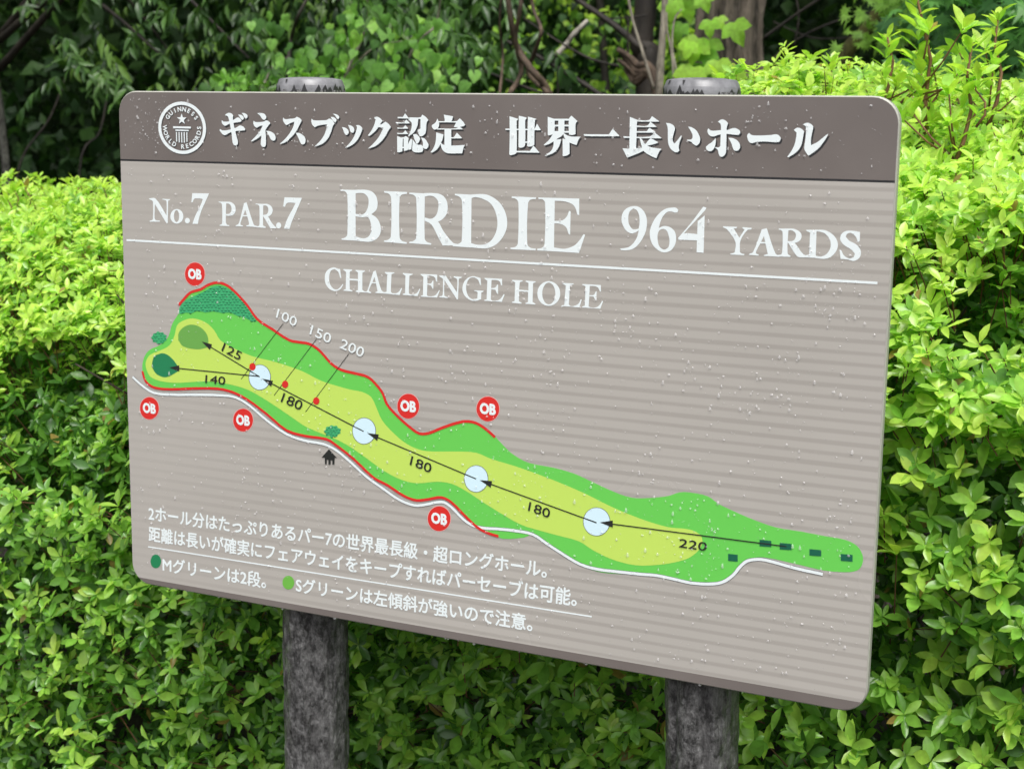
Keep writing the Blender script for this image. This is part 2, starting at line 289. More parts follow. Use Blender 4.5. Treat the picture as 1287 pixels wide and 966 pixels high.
5034,7386,5058,7385,5081,7389,5093,7395,5103,7404,5112,7415,5121,7425,5133,7414,5144,7404,5156,7393,5166,7381,5167,7378,5166,7375,4996,7372],[4986,7314,5010,7313,5034,7312,5058,7312,5081,7316,5093,7322,5103,7332,5112,7344,
5121,7355,5132,7343,5143,7332,5154,7321,5165,7308,5165,7304,5165,7300,4996,7297],[4988,7271,5008,7265,5027,7259,5047,7253,5067,7247,5070,7246,5074,7245,5078,7244,5082,7243,5080,7200,5079,7156,5077,7113,5075,7070,5074,7067,
5074,7064,5073,7061,5072,7057,5058,7053,5044,7049,5031,7046,5017,7043,5010,7043,5004,7044,4998,7046,4991,7047],[5097,7243,5101,7252,5109,7260,5119,7267,5129,7274,5177,7244,5174,7229,5171,7214,5168,7199,5167,7184,5166,7163,
5167,7141,5168,7120,5167,7098,5166,7092,5163,7087,5160,7082,5157,7076,5099,7064,5097,7109,5094,7154,5093,7198],[5061,7253,5129,7255,5129,7235,5062,7234],[5062,7122,5129,7123,5129,7104,5062,7103],[5156,7527,5171,7528,5186,
7529,5201,7531,5216,7532,5253,7532,5291,7531,5328,7531,5365,7536,5374,7541,5381,7551,5387,7562,5394,7572,5412,7562,5429,7552,5447,7542,5463,7531,5471,7523,5478,7515,5484,7506,5491,7497,5484,7489,5475,7481,5468,7472,5464,7463,
5459,7437,5458,7412,5457,7386,5454,7360,5452,7347,5450,7333,5446,7320,5440,7309,5428,7298,5415,7288,5400,7280,5386,7274,5378,7272,5371,7272,5363,7273,5356,7273,5349,7284,5343,7294,5336,7305,5331,7316,5328,7324,5325,7332,5323,
7341,5321,7350,5365,7384,5365,7512,5166,7510],[5166,7497,5184,7504,5203,7513,5221,7520,5241,7523,5263,7523,5285,7520,5308,7516,5330,7512,5327,7488,5325,7464,5322,7441,5316,7418,5306,7395,5295,7372,5282,7351,5266,7332,5246,
7313,5223,7297,5200,7282,5177,7266,5165,7274,5177,7294,5190,7314,5202,7335,5211,7356,5218,7377,5223,7399,5226,7420,5226,7442,5224,7452,5219,7461,5213,7469,5206,7476,5197,7483,5187,7488,5176,7492],[5167,7158,5175,7179,5186,
7199,5199,7217,5212,7236,5235,7224,5219,7091,5172,7081,5170,7100,5166,7120,5165,7139],[5246,7297,5259,7299,5272,7302,5284,7304,5296,7302,5310,7296,5323,7287,5335,7276,5346,7265,5351,7257,5355,7248,5358,7239,5361,7231,5355,
7220,5349,7209,5343,7198,5336,7187,5330,7180,5322,7174,5314,7167,5307,7161,5296,7180,5286,7199,5276,7218,5266,7237,5261,7252,5256,7267,5251,7282],[5242,7228,5257,7210,5272,7192,5288,7174,5307,7161,5325,7155,5345,7154,5366,
7155,5386,7154,5393,7140,5401,7125,5407,7110,5411,7095,5410,7086,5406,7077,5401,7069,5396,7060,5384,7057,5372,7053,5359,7050,5347,7049,5327,7048,5307,7048,5287,7050,5267,7053,5258,7057,5249,7062,5241,7068,5232,7074],[5376,
7257,5391,7254,5407,7251,5422,7247,5435,7241,5452,7226,5466,7210,5478,7192,5490,7173,5494,7165,5496,7157,5497,7148,5495,7139,5490,7128,5482,7119,5474,7110,5466,7100,5456,7101,5445,7100,5435,7101,5426,7104,5418,7108,5410,7115,
5403,7122,5396,7129,5399,7142,5403,7154,5406,7167,5406,7180,5401,7200,5393,7219,5384,7238]],[]],[[[5735,7576,5881,7554,5863,7493,5753,7488],[5631,7486,5706,7486,5782,7484,5857,7485,5932,7490,5947,7495,5960,7506,5972,7518,
5985,7529,5999,7518,6012,7507,6026,7495,6039,7483,6047,7473,6055,7463,6062,7452,6070,7442,6064,7436,6058,7430,6051,7425,6044,7422,6012,7416,5979,7411,5946,7408,5914,7406,5909,7406,5904,7407,5899,7408,5894,7410,5928,7472,5861,
7471,5794,7471,5727,7470,5660,7468,5655,7465,5650,7461],[5635,7520,5639,7513,5644,7506,5647,7498,5650,7491,5655,7474,5659,7457,5661,7440,5660,7423,5657,7411,5650,7399,5641,7389,5631,7380,5620,7374,5608,7371,5595,7369,5582,
7367,5573,7376,5564,7385,5555,7394,5548,7404,5546,7410,5546,7417,5547,7423,5548,7430,5561,7438,5576,7446,5589,7454,5601,7464,5611,7477,5620,7491,5627,7506],[5636,7386,5706,7386,5775,7386,5845,7386,5914,7390,5931,7395,5948,
7402,5965,7411,5981,7419,6040,7380,5631,7370],[5746,7496,5855,7498,5853,7485,5748,7483],[5747,7378,5854,7379,5856,7147,5748,7136],[5852,7269,5895,7270,5943,7334,6021,7264,6017,7256,5852,7253],[5617,7331,5730,7305,5728,7290,
5726,7275,5724,7260,5720,7246,5712,7226,5703,7206,5693,7187,5682,7169,5671,7150,5660,7132,5647,7115,5633,7100,5615,7085,5596,7073,5576,7063,5555,7053,5548,7052,5541,7052,5534,7054,5527,7055,5539,7069,5552,7084,5564,7099,5574,
7115,5585,7136,5594,7157,5602,7179,5608,7201,5612,7233,5614,7266,5615,7298],[5681,7198,5693,7189,5705,7180,5717,7171,5731,7165,5762,7159,5794,7156,5826,7155,5858,7155,5910,7157,5963,7160,6016,7164,6069,7168,6063,7157,6057,
7147,6051,7136,6047,7125,6041,7108,6037,7089,6033,7071,6028,7053,5986,7051,5943,7049,5901,7047,5858,7047,5834,7047,5808,7048,5784,7052,5761,7060,5743,7070,5727,7084,5713,7100,5702,7118,5694,7137,5689,7157,5686,7178]],[]],
[[[6749,7567,6885,7531,6858,7510,6860,7405,6864,7299,6866,7194,6864,7088,6862,7080,6857,7073,6849,7067,6841,7062,6825,7056,6807,7051,6789,7047,6771,7044,6767,7045,6762,7047,6757,7050,6753,7052,6754,7115,6755,7177,6756,7239,
6756,7302,6755,7368,6753,7434,6751,7501],[6889,7575,7002,7553,7003,7533,6985,7520,6987,7438,6991,7355,6993,7273,6990,7190,6987,7180,6980,7170,6971,7163,6961,7156,6949,7151,6936,7148,6923,7147,6910,7147,6905,7149,6900,7152,
6896,7156,6891,7159],[7026,7564,7153,7537,7146,7531,7139,7525,7133,7518,7131,7510,7127,7431,7126,7352,7127,7272,7127,7193,7121,7188,7114,7183,7107,7178,7100,7174,7086,7170,7072,7167,7058,7165,7044,7165,7038,7166,7033,7168,
7027,7171,7021,7174],[6686,7399,7128,7403,7163,7473,7220,7392,7216,7386,6691,7382],[6988,7233,7027,7234,7027,7216,6988,7215],[6859,7104,7064,7109,7115,7180,7207,7091,7205,7089,7203,7087,7117,7086,7031,7085,6946,7085,6860,
7085]],[]],[[[7320,7566,7423,7538,7426,7355,7420,7350,7413,7346,7407,7341,7399,7338,7386,7332,7373,7328,7359,7324,7345,7320,7340,7320,7335,7321,7330,7323,7325,7324],[7631,7541,7635,7554,7645,7565,7656,7575,7666,7586,7757,
7514,7750,7507,7741,7499,7735,7491,7731,7482,7728,7447,7729,7413,7731,7378,7732,7344,7719,7340,7707,7336,7694,7332,7680,7330,7669,7331,7658,7333,7646,7335,7635,7338,7633,7389,7629,7440,7628,7490],[7418,7541,7635,7544,7636,
7519,7418,7516],[7420,7462,7637,7466,7637,7444,7420,7440],[7476,7519,7566,7520,7569,7373,7479,7372],[7421,7379,7639,7383,7639,7360,7422,7356],[7431,7363,7463,7372,7497,7373,7532,7370,7567,7369,7560,7356,7553,7343,7545,7331,
7536,7320,7522,7309,7506,7299,7489,7291,7473,7282,7447,7264,7420,7247,7393,7229,7365,7214,7343,7205,7321,7198,7297,7192,7274,7186,7267,7192,7287,7209,7307,7227,7327,7244,7346,7263,7367,7289,7385,7318,7405,7344],[7549,7361,
7570,7349,7591,7336,7613,7325,7636,7317,7678,7312,7721,7311,7764,7311,7807,7311,7799,7301,7790,7292,7783,7282,7776,7271,7769,7254,7762,7236,7757,7217,7751,7199,7722,7207,7693,7215,7665,7224,7637,7236,7619,7247,7602,7260,7586,
7275,7573,7292,7564,7308,7559,7325,7554,7343],[7412,7264,7523,7275,7523,7268,7522,7262,7521,7256,7519,7250,7514,7231,7509,7212,7502,7193,7494,7176,7481,7155,7467,7135,7450,7116,7432,7101,7402,7083,7370,7070,7338,7058,7305,
7047,7300,7046,7295,7047,7290,7048,7285,7049,7308,7065,7332,7081,7356,7097,7377,7116,7388,7130,7398,7147,7405,7164,7410,7182,7413,7202,7413,7223,7412,7244],[7544,7283,7646,7261,7650,7081,7639,7075,7628,7068,7617,7062,7605,
7057,7592,7054,7578,7052,7565,7051,7551,7050]],[]],[[[7847,7345,8211,7349,8263,7423,8358,7335,8354,7327,8232,7325,8110,7322,7988,7320,7867,7322,7860,7325,7855,7331,7851,7339]],[]],[[[8501,7579,8608,7542,8605,7537,8603,7531,
8602,7442,8602,7352,8601,7262,8601,7172,8506,7170],[8599,7540,8641,7539,8683,7536,8724,7536,8765,7542,8779,7550,8790,7563,8799,7579,8809,7593,8906,7531,8902,7523,8600,7519],[8599,7468,8635,7467,8672,7465,8709,7464,8745,7470,
8759,7478,8769,7492,8779,7507,8789,7521,8875,7460,8872,7453,8599,7449],[8601,7396,8742,7399,8777,7445,8863,7391,8861,7382,8601,7378],[8416,7328,8507,7326,8599,7324,8690,7323,8781,7330,8801,7338,8819,7352,8835,7368,8852,7384,
8947,7318,8941,7310,8424,7307],[8409,7172,8433,7171,8458,7170,8482,7169,8506,7170,8556,7173,8605,7177,8654,7182,8703,7187,8712,7149,8688,7138,8663,7126,8639,7115,8614,7104,8580,7091,8546,7078,8512,7065,8477,7053],[8643,7313,
8648,7313,8653,7314,8657,7315,8661,7313,8679,7293,8695,7271,8711,7249,8729,7230,8744,7219,8760,7210,8777,7202,8794,7197,8834,7189,8874,7184,8914,7180,8954,7175,8946,7167,8938,7159,8930,7150,8923,7141,8913,7120,8903,7098,8895,
7076,8885,7054,8863,7062,8841,7070,8819,7078,8798,7087,8773,7100,8749,7112,8725,7127,8705,7144,8694,7159,8687,7176,8681,7194,8675,7212,8666,7237,8658,7262,8651,7287],[8814,7303,8836,7294,8858,7284,8880,7273,8901,7263,8899,
7259,8898,7255,8896,7252,8893,7250,8857,7238,8821,7228,8785,7219,8748,7209,8725,7230,8741,7248,8757,7267,8773,7286,8791,7303,8796,7305,8802,7306,8808,7305]],[]],[[[9004,7508,9016,7508,9028,7508,9040,7507,9052,7505,9066,7501,
9080,7496,9094,7489,9106,7481,9114,7474,9121,7465,9126,7455,9129,7445,9129,7430,9126,7416,9122,7401,9118,7387,9114,7371,9109,7354,9105,7338,9103,7321,9102,7309,9103,7296,9105,7284,9109,7272,9113,7265,9119,7259,9125,7253,9131,
7248,9142,7260,9153,7273,9163,7285,9174,7298,9184,7311,9195,7325,9205,7338,9216,7352,9226,7344,9219,7322,9211,7301,9203,7279,9197,7257,9194,7243,9192,7229,9190,7214,9190,7200,9192,7189,9194,7179,9198,7169,9201,7159,9193,7153,
9186,7146,9179,7141,9171,7137,9159,7136,9148,7137,9137,7140,9126,7145,9111,7154,9097,7164,9083,7176,9072,7189,9062,7204,9054,7220,9048,7237,9043,7254,9039,7281,9037,7307,9036,7334,9035,7361,9034,7386,9033,7410,9031,7435,9027,
7459,9023,7472,9017,7484,9010,7496],[9306,7465,9320,7464,9334,7462,9347,7460,9360,7456,9377,7449,9394,7439,9409,7429,9423,7417,9437,7400,9449,7382,9459,7363,9469,7344,9473,7332,9476,7320,9477,7308,9477,7295,9476,7284,9473,
7274,9469,7264,9463,7254,9456,7246,9448,7239,9439,7232,9430,7225,9421,7229,9412,7232,9403,7236,9394,7241,9383,7249,9372,7259,9361,7269,9350,7277,9338,7281,9326,7284,9313,7286,9301,7288,9305,7300,9317,7301,9330,7301,9342,7302,
9353,7305,9360,7310,9367,7317,9371,7325,9374,7334,9373,7349,9370,7363,9365,7378,9358,7391,9347,7410,9334,7429,9320,7447]],[]],[[[9704,7534,9716,7542,9728,7551,9740,7559,9753,7563,9766,7564,9779,7562,9792,7557,9804,7552,9814,
7545,9823,7537,9831,7528,9840,7520,9836,7504,9831,7488,9827,7472,9825,7455,9824,7415,9825,7375,9827,7334,9828,7294,9828,7261,9829,7229,9830,7197,9829,7164,9828,7154,9826,7143,9822,7133,9817,7123,9810,7114,9801,7106,9791,7099,
9780,7094,9773,7093,9765,7094,9757,7096,9750,7098,9745,7105,9740,7113,9735,7121,9731,7130,9728,7142,9725,7154,9722,7167,9717,7178,9709,7186,9700,7193,9691,7199,9681,7206,9685,7211,9689,7214,9698,7214,9707,7212,9715,7210,9724,
7211,9731,7213,9737,7218,9743,7223,9749,7227,9749,7274,9749,7321,9749,7367,9748,7414,9749,7436,9749,7459,9748,7481,9742,7503,9736,7513,9726,7520,9715,7527],[9579,7450,9589,7442,9599,7433,9609,7425,9621,7421,9653,7420,9685,
7422,9717,7426,9750,7428,9769,7428,9788,7428,9807,7428,9826,7430,9844,7434,9860,7440,9877,7447,9894,7452,9906,7455,9919,7457,9932,7457,9944,7456,9960,7451,9974,7444,9988,7436,10001,7426,10004,7420,10006,7413,10007,7405,10008,
7398,10002,7391,9996,7383,9990,7376,9982,7373,9943,7373,9905,7376,9867,7381,9828,7383,9805,7382,9781,7380,9758,7377,9735,7373,9713,7367,9692,7359,9672,7351,9650,7347,9636,7347,9622,7350,9609,7355,9598,7363,9588,7372,9580,
7384,9574,7397,9570,7411,9570,7421,9572,7430,9576,7440],[9683,7328,9685,7314,9686,7301,9687,7288,9687,7275,9686,7260,9684,7246,9681,7232,9676,7218,9671,7205,9665,7193,9658,7182,9648,7173,9638,7166,9626,7161,9613,7159,9601,
7159,9591,7162,9581,7168,9573,7175,9566,7183,9562,7190,9560,7198,9560,7207,9558,7215,9567,7224,9576,7232,9584,7241,9593,7249,9606,7257,9619,7265,9632,7273,9644,7282,9654,7293,9664,7304,9674,7316],[9852,7335,9866,7334,9880,
7335,9893,7334,9907,7332,9923,7327,9939,7321,9954,7314,9968,7305,9980,7295,9991,7283,10000,7271,10008,7257,10011,7245,10013,7233,10012,7221,10010,7209,10006,7200,9999,7191,9992,7184,9986,7176,9976,7175,9966,7174,9957,7173,
9947,7175,9939,7179,9932,7184,9926,7191,9921,7199,9913,7216,9906,7235,9900,7253,9892,7271,9883,7287,9873,7303,9862,7319]],[]],[[[10122,7402,10130,7395,10138,7387,10146,7380,10156,7375,10174,7371,10193,7370,10212,7370,10231,
7370,10275,7371,10319,7373,10363,7376,10407,7379,10420,7381,10433,7384,10446,7387,10460,7389,10471,7389,10482,7388,10493,7385,10504,7381,10514,7373,10522,7364,10530,7354,10539,7344,10536,7334,10533,7324,10530,7314,10525,7306,
10518,7299,10509,7295,10500,7292,10490,7291,10449,7291,10407,7293,10365,7296,10323,7297,10296,7296,10270,7294,10243,7291,10217,7287,10203,7283,10189,7278,10174,7274,10160,7273,10150,7275,10140,7280,10131,7286,10124,7294,10116,
7305,10109,7318,10105,7331,10101,7344,10099,7353,10099,7361,10100,7370,10102,7378,10106,7385,10111,7391,10116,7396]],[]],[[[10697,7447,10708,7455,10719,7463,10730,7471,10743,7475,10756,7475,10770,7472,10783,7467,10795,7461,
10805,7455,10813,7448,10821,7440,10830,7433,10827,7412,10824,7391,10821,7370,10818,7349,10814,7323,10811,7298,10805,7272,10797,7248,10786,7227,10773,7207,10757,7188,10740,7171,10719,7154,10696,7138,10672,7124,10647,7110,10643,
7109,10639,7110,10634,7111,10630,7111,10642,7130,10655,7149,10667,7167,10679,7187,10689,7205,10698,7224,10707,7243,10714,7263,10720,7286,10725,7309,10728,7332,10731,7356,10733,7370,10734,7385,10735,7400,10735,7414],[10808,
7516,10821,7522,10834,7529,10847,7534,10861,7537,10874,7536,10888,7533,10901,7528,10913,7521,10922,7515,10931,7507,10938,7499,10942,7488,10942,7471,10939,7453,10935,7435,10931,7418,10928,7395,10925,7372,10922,7349,10921,7326,
10921,7310,10922,7294,10924,7279,10926,7263,10945,7273,10964,7282,10983,7291,11001,7302,11020,7316,11039,7331,11057,7347,11075,7362,11088,7373,11101,7384,11115,7395,11128,7406,11130,7401,11131,7396,11121,7374,11110,7353,11099,
7332,11086,7312,11067,7285,11048,7259,11028,7234,11005,7211,10981,7190,10955,7171,10928,7153,10902,7135,10894,7142,10885,7149,10877,7157,10870,7166,10861,7179,10852,7193,10845,7208,10841,7224,10841,7249,10843,7274,10847,7299,
10849,7324,10851,7351,10852,7379,10853,7406,10853,7433,10852,7449,10850,7464,10848,7480,10846,7495]],[]]],"hole_name_lettering":[[[[4041,6490,4300,6493,4297,5766,4058,5765,4053,5783,4070,5788,4088,5791,4105,5796,4121,5804,
4132,5812,4143,5823,4151,5835,4155,5848,4162,5991,4165,6133,4164,6276,4158,6419,4153,6434,4144,6447,4131,6459,4116,6467,4098,6472,4079,6472,4060,6472,4040,6471],[4292,6493,4331,6496,4371,6499,4410,6502,4450,6502,4479,6500,
4508,6497,4537,6491,4565,6482,4587,6471,4607,6457,4624,6440,4639,6421,4651,6399,4659,6374,4665,6349,4667,6324,4667,6298,4664,6272,4658,6247,4647,6224,4630,6204,4609,6187,4586,6171,4564,6155,4586,6145,4607,6135,4628,6125,4647,
6111,4665,6093,4680,6073,4694,6052,4704,6029,4713,6005,4718,5981,4721,5956,4721,5931,4717,5908,4710,5885,4700,5864,4688,5844,4672,5826,4654,5810,4634,5796,4613,5784,4590,5774,4565,5766,4539,5761,4514,5758,4458,5757,4401,5759,
4345,5763,4289,5766,4289,5829,4324,5821,4360,5813,4395,5806,4431,5804,4453,5807,4475,5813,4496,5823,4514,5836,4529,5851,4540,5869,4549,5889,4556,5909,4560,5934,4561,5959,4559,5984,4556,6008,4551,6030,4544,6052,4535,6073,4523,
6092,4515,6101,4505,6108,4493,6113,4482,6116,4461,6115,4440,6111,4419,6106,4398,6104,4372,6105,4347,6109,4321,6113,4295,6117,4295,6151,4325,6148,4356,6145,4386,6143,4415,6147,4435,6156,4453,6169,4469,6186,4482,6204,4494,6227,
4504,6252,4511,6278,4515,6304,4517,6325,4517,6347,4514,6368,4507,6388,4497,6405,4483,6420,4467,6432,4449,6443,4434,6448,4417,6451,4400,6452,4383,6452,4361,6451,4340,6449,4318,6447,4297,6445]],[]],[[[4775,6493,5152,6492,5149,
6467,5129,6464,5109,6462,5089,6459,5071,6453,5057,6445,5045,6434,5035,6421,5031,6407,5024,6267,5022,6126,5024,5986,5032,5846,5036,5831,5046,5818,5058,5807,5072,5799,5092,5791,5112,5787,5133,5785,5153,5781,5145,5760,4770,5770,
4775,5789,4793,5792,4810,5795,4828,5799,4844,5806,4858,5815,4870,5826,4880,5839,4885,5853,4893,5990,4896,6127,4895,6265,4889,6402,4886,6418,4877,6433,4866,6446,4852,6456,4834,6464,4815,6467,4795,6468,4775,6471]],[]],[[[5187,
6485,5440,6483,5438,6325,5436,6167,5435,6009,5440,5851,5443,5837,5452,5824,5463,5813,5475,5804,5492,5797,5510,5793,5529,5790,5547,5786,5542,5765,5186,5772,5189,5790,5207,5794,5225,5796,5242,5800,5258,5808,5273,5817,5287,5829,
5297,5843,5302,5859,5308,5994,5310,6130,5307,6266,5300,6402,5296,6417,5288,6430,5277,6441,5264,6450,5246,6457,5227,6460,5207,6462,5187,6465],[5432,6486,5466,6488,5499,6490,5533,6492,5567,6492,5599,6491,5631,6490,5663,6486,
5693,6478,5716,6468,5737,6455,5756,6438,5772,6419,5785,6397,5795,6374,5801,6349,5805,6324,5806,6296,5804,6268,5798,6240,5790,6213,5778,6191,5763,6170,5746,6152,5727,6135,5709,6122,5690,6111,5670,6103,5648,6097,5623,6092,5597,
6089,5571,6088,5545,6090,5518,6095,5491,6104,5465,6114,5438,6123,5438,6146,5463,6141,5488,6135,5513,6130,5537,6131,5560,6137,5581,6148,5600,6162,5616,6179,5631,6204,5642,6232,5650,6261,5655,6291,5658,6315,5658,6340,5654,6364,
5647,6387,5635,6405,5620,6420,5602,6433,5583,6443,5564,6449,5544,6451,5524,6452,5504,6451,5486,6449,5468,6444,5450,6439,5432,6435],[5438,6137,5471,6133,5504,6130,5536,6126,5569,6121,5590,6119,5611,6118,5631,6114,5648,6104,
5676,6072,5699,6035,5720,5998,5744,5962,5778,5924,5812,5886,5849,5850,5887,5817,5901,5808,5917,5803,5934,5800,5950,5799,5970,5799,5989,5802,6009,5806,6028,5810,6029,5782,5730,5765,5714,5789,5698,5813,5682,5837,5666,5862,5637,
5910,5610,5960,5581,6007,5546,6051,5522,6068,5495,6080,5467,6089,5439,6099]],[]],[[[5918,6494,6180,6490,6180,5758,5889,5762,5889,5787,5914,5790,5938,5792,5963,5796,5986,5803,6000,5810,6014,5819,6025,5830,6030,5844,6037,5983,
6039,6122,6037,6261,6030,6401,6025,6416,6016,6430,6003,6443,5989,6453,5973,6461,5955,6466,5936,6469,5918,6474],[6163,6491,6213,6496,6262,6500,6312,6504,6362,6504,6393,6502,6424,6497,6454,6489,6483,6478,6520,6461,6556,6441,
6590,6418,6621,6391,6648,6362,6671,6329,6692,6294,6708,6258,6721,6221,6730,6184,6735,6145,6736,6107,6732,6070,6724,6035,6711,6000,6696,5967,6675,5932,6651,5899,6624,5868,6595,5840,6567,5819,6538,5801,6507,5786,6475,5773,6450,
5765,6424,5760,6398,5757,6371,5755,6321,5755,6271,5756,6221,5759,6171,5761,6175,5820,6202,5814,6229,5808,6256,5804,6284,5802,6319,5803,6355,5806,6389,5812,6422,5824,6452,5841,6480,5862,6504,5886,6525,5913,6546,5950,6563,5988,
6575,6028,6583,6069,6585,6112,6582,6154,6575,6196,6563,6237,6549,6274,6532,6309,6510,6342,6484,6371,6458,6393,6428,6410,6395,6424,6363,6436,6333,6445,6303,6451,6272,6455,6242,6457,6223,6455,6205,6451,6187,6445,6169,6439]],
[]],[[[6798,6489,7168,6487,7164,6464,7144,6463,7123,6462,7103,6460,7085,6454,7071,6444,7060,6431,7051,6416,7048,6400,7040,6263,7037,6127,7039,5990,7045,5854,7050,5838,7060,5824,7073,5812,7088,5803,7109,5796,7131,5794,7154,
5794,7176,5792,7173,5769,6793,5765,6792,5788,6812,5791,6832,5793,6851,5797,6869,5804,6881,5814,6891,5826,6898,5840,6902,5855,6907,5991,6909,6128,6907,6265,6901,6402,6898,6417,6890,6431,6879,6444,6866,6453,6851,6460,6834,6463,
6816,6464,6799,6466]],[]],[[[7201,6488,7805,6494,7810,6272,7783,6278,7775,6302,7768,6327,7759,6351,7748,6373,7736,6389,7722,6403,7707,6414,7690,6423,7662,6433,7633,6440,7604,6445,7574,6449,7542,6451,7510,6452,7478,6451,7446,
6452,7448,6182,7477,6184,7507,6185,7536,6187,7563,6194,7582,6204,7599,6217,7615,6233,7628,6249,7638,6267,7646,6286,7652,6306,7659,6325,7684,6319,7683,6005,7676,6008,7669,6011,7663,6014,7658,6019,7649,6039,7642,6060,7635,6081,
7623,6100,7607,6114,7589,6126,7569,6135,7548,6141,7523,6146,7497,6148,7471,6148,7446,6149,7448,5821,7487,5818,7526,5814,7566,5811,7605,5813,7639,5820,7672,5829,7704,5842,7735,5857,7758,5872,7778,5889,7797,5909,7815,5929,7833,
5951,7848,5974,7863,5998,7878,6021,7903,6015,7819,5767,7198,5770,7198,5793,7217,5797,7236,5800,7255,5804,7273,5812,7285,5821,7295,5832,7302,5845,7305,5859,7310,5998,7312,6138,7309,6277,7303,6416,7299,6430,7291,6442,7281,6453,
7269,6460,7253,6465,7236,6466,7219,6465,7202,6465]],[]]],"hole_number_lettering":[[[[561,6240,593,6244,626,6250,657,6252,684,6242,742,6187,792,6123,839,6056,888,5991,890,6043,894,6096,895,6148,894,6200,892,6207,887,6214,881,
6219,874,6223,859,6227,845,6228,829,6229,815,6230,817,6243,967,6242,966,6239,966,6236,965,6233,963,6231,954,6226,945,6222,936,6219,927,6215,908,5878,886,5868,669,6154,664,6101,660,6049,656,5996,656,5944,658,5934,663,5924,
670,5916,679,5911,698,5907,718,5905,738,5906,759,5905,753,5889,557,5880,558,5894,572,5898,586,5902,600,5906,613,5913,618,5919,622,5926,625,5934,626,5942,630,6004,633,6066,634,6128,632,6190,629,6198,622,6204,613,6209,605,6213,
594,6217,583,6220,572,6223,561,6226]],[]],[[[1209,5990,1209,5981,1207,5972,1205,5964,1202,5955,1199,5947,1194,5939,1189,5931,1184,5923,1178,5916,1171,5910,1164,5903,1156,5898,1148,5892,1139,5888,1130,5884,1121,5880,1111,5877,
1102,5875,1092,5874,1082,5873,1073,5873,1063,5874,1053,5875,1044,5877,1035,5880,1026,5883,1018,5887,1010,5891,1002,5896,995,5902,989,5908,983,5915,978,5922,973,5930,969,5937,966,5946,964,5954,962,5963,961,5971,961,5980,962,
5989,963,5998,965,6006,968,6015,972,6023,976,6031,981,6039,987,6047,993,6054,1000,6061,1008,6067,1015,6072,1024,6078,1032,6082,1041,6086,1050,6090,1060,6092,1069,6094,1079,6096,1089,6097,1099,6097,1108,6096,1118,6095,1127,
6093,1136,6090,1145,6087,1153,6083,1161,6078,1168,6073,1175,6067,1182,6061,1188,6055,1193,6048,1197,6040,1201,6032,1204,6024,1207,6016,1208,6007,1209,5999]],[[1129,5990,1129,5983,1128,5976,1127,5969,1126,5962,1125,5955,1123,
5949,1121,5943,1118,5936,1116,5931,1113,5926,1110,5921,1107,5916,1104,5912,1100,5909,1097,5905,1093,5903,1089,5901,1085,5899,1081,5898,1077,5898,1073,5898,1069,5898,1065,5900,1062,5901,1058,5904,1054,5907,1051,5910,1048,5914,
1045,5918,1042,5923,1040,5928,1038,5933,1036,5939,1034,5945,1033,5952,1032,5958,1031,5965,1030,5972,1030,5979,1030,5986,1030,5993,1031,6000,1032,6007,1033,6013,1035,6020,1037,6026,1039,6033,1041,6039,1044,6044,1046,6049,1049,
6054,1053,6059,1056,6063,1059,6066,1063,6070,1067,6072,1071,6074,1074,6076,1078,6077,1082,6077,1086,6077,1090,6077,1094,6075,1098,6074,1101,6071,1105,6068,1108,6065,1111,6061,1114,6057,1117,6052,1119,6047,1121,6042,1124,6036,
1125,6030,1127,6024,1128,6017,1129,6010,1129,6003,1129,5997]]],[[[1331,5929,1330,5923,1329,5918,1327,5912,1324,5907,1320,5903,1316,5898,1311,5894,1306,5891,1301,5889,1295,5886,1289,5885,1283,5885,1277,5885,1271,5885,1265,
5887,1259,5889,1255,5892,1250,5895,1246,5900,1243,5904,1240,5909,1238,5914,1237,5920,1237,5925,1238,5931,1239,5936,1241,5942,1244,5947,1247,5951,1252,5956,1256,5960,1262,5963,1267,5966,1273,5968,1279,5969,1285,5969,1291,5969,
1297,5969,1303,5967,1308,5965,1313,5962,1318,5958,1322,5954,1325,5950,1328,5945,1330,5940,1331,5934]],[]],[[[1389,6349,1702,6355,1693,6337,1684,6319,1675,6301,1666,6284,1643,6246,1620,6208,1597,6170,1575,6131,1556,6094,1539,
6056,1523,6017,1507,5979,1499,5955,1493,5931,1487,5907,1481,5884,1376,5884,1393,5919,1409,5954,1426,5989,1444,6023,1468,6062,1493,6100,1518,6138,1541,6177,1553,6199,1564,6221,1574,6244,1584,6267,1554,6269,1524,6271,1493,6272,
1463,6272,1452,6271,1441,6270,1431,6267,1422,6261,1412,6250,1405,6236,1398,6222,1391,6209,1366,6212]],[]]],"par_lettering":[[[[1878,6239,2018,6242,2014,6165,2009,6088,2006,6011,2005,5933,2007,5924,2012,5915,2018,5906,2024,
5897,2070,5891,2063,5877,1885,5875,1888,5888,1898,5891,1908,5894,1917,5897,1925,5903,1931,5912,1934,5921,1936,5931,1937,5941,1939,6003,1941,6064,1941,6126,1938,6187,1937,6197,1933,6205,1927,6213,1919,6219,1910,6223,1899,6224,
1888,6225,1878,6226],[2012,6242,2033,6243,2055,6244,2076,6244,2097,6241,2116,6235,2135,6226,2153,6215,2168,6201,2178,6188,2185,6172,2189,6155,2190,6138,2188,6120,2183,6101,2176,6084,2165,6068,2151,6056,2135,6046,2117,6039,
2099,6034,2078,6031,2057,6031,2035,6032,2014,6032,2014,6057,2031,6058,2048,6059,2065,6061,2080,6067,2091,6076,2100,6087,2106,6100,2111,6114,2114,6128,2114,6143,2112,6158,2108,6172,2103,6184,2096,6194,2087,6202,2077,6209,2061,
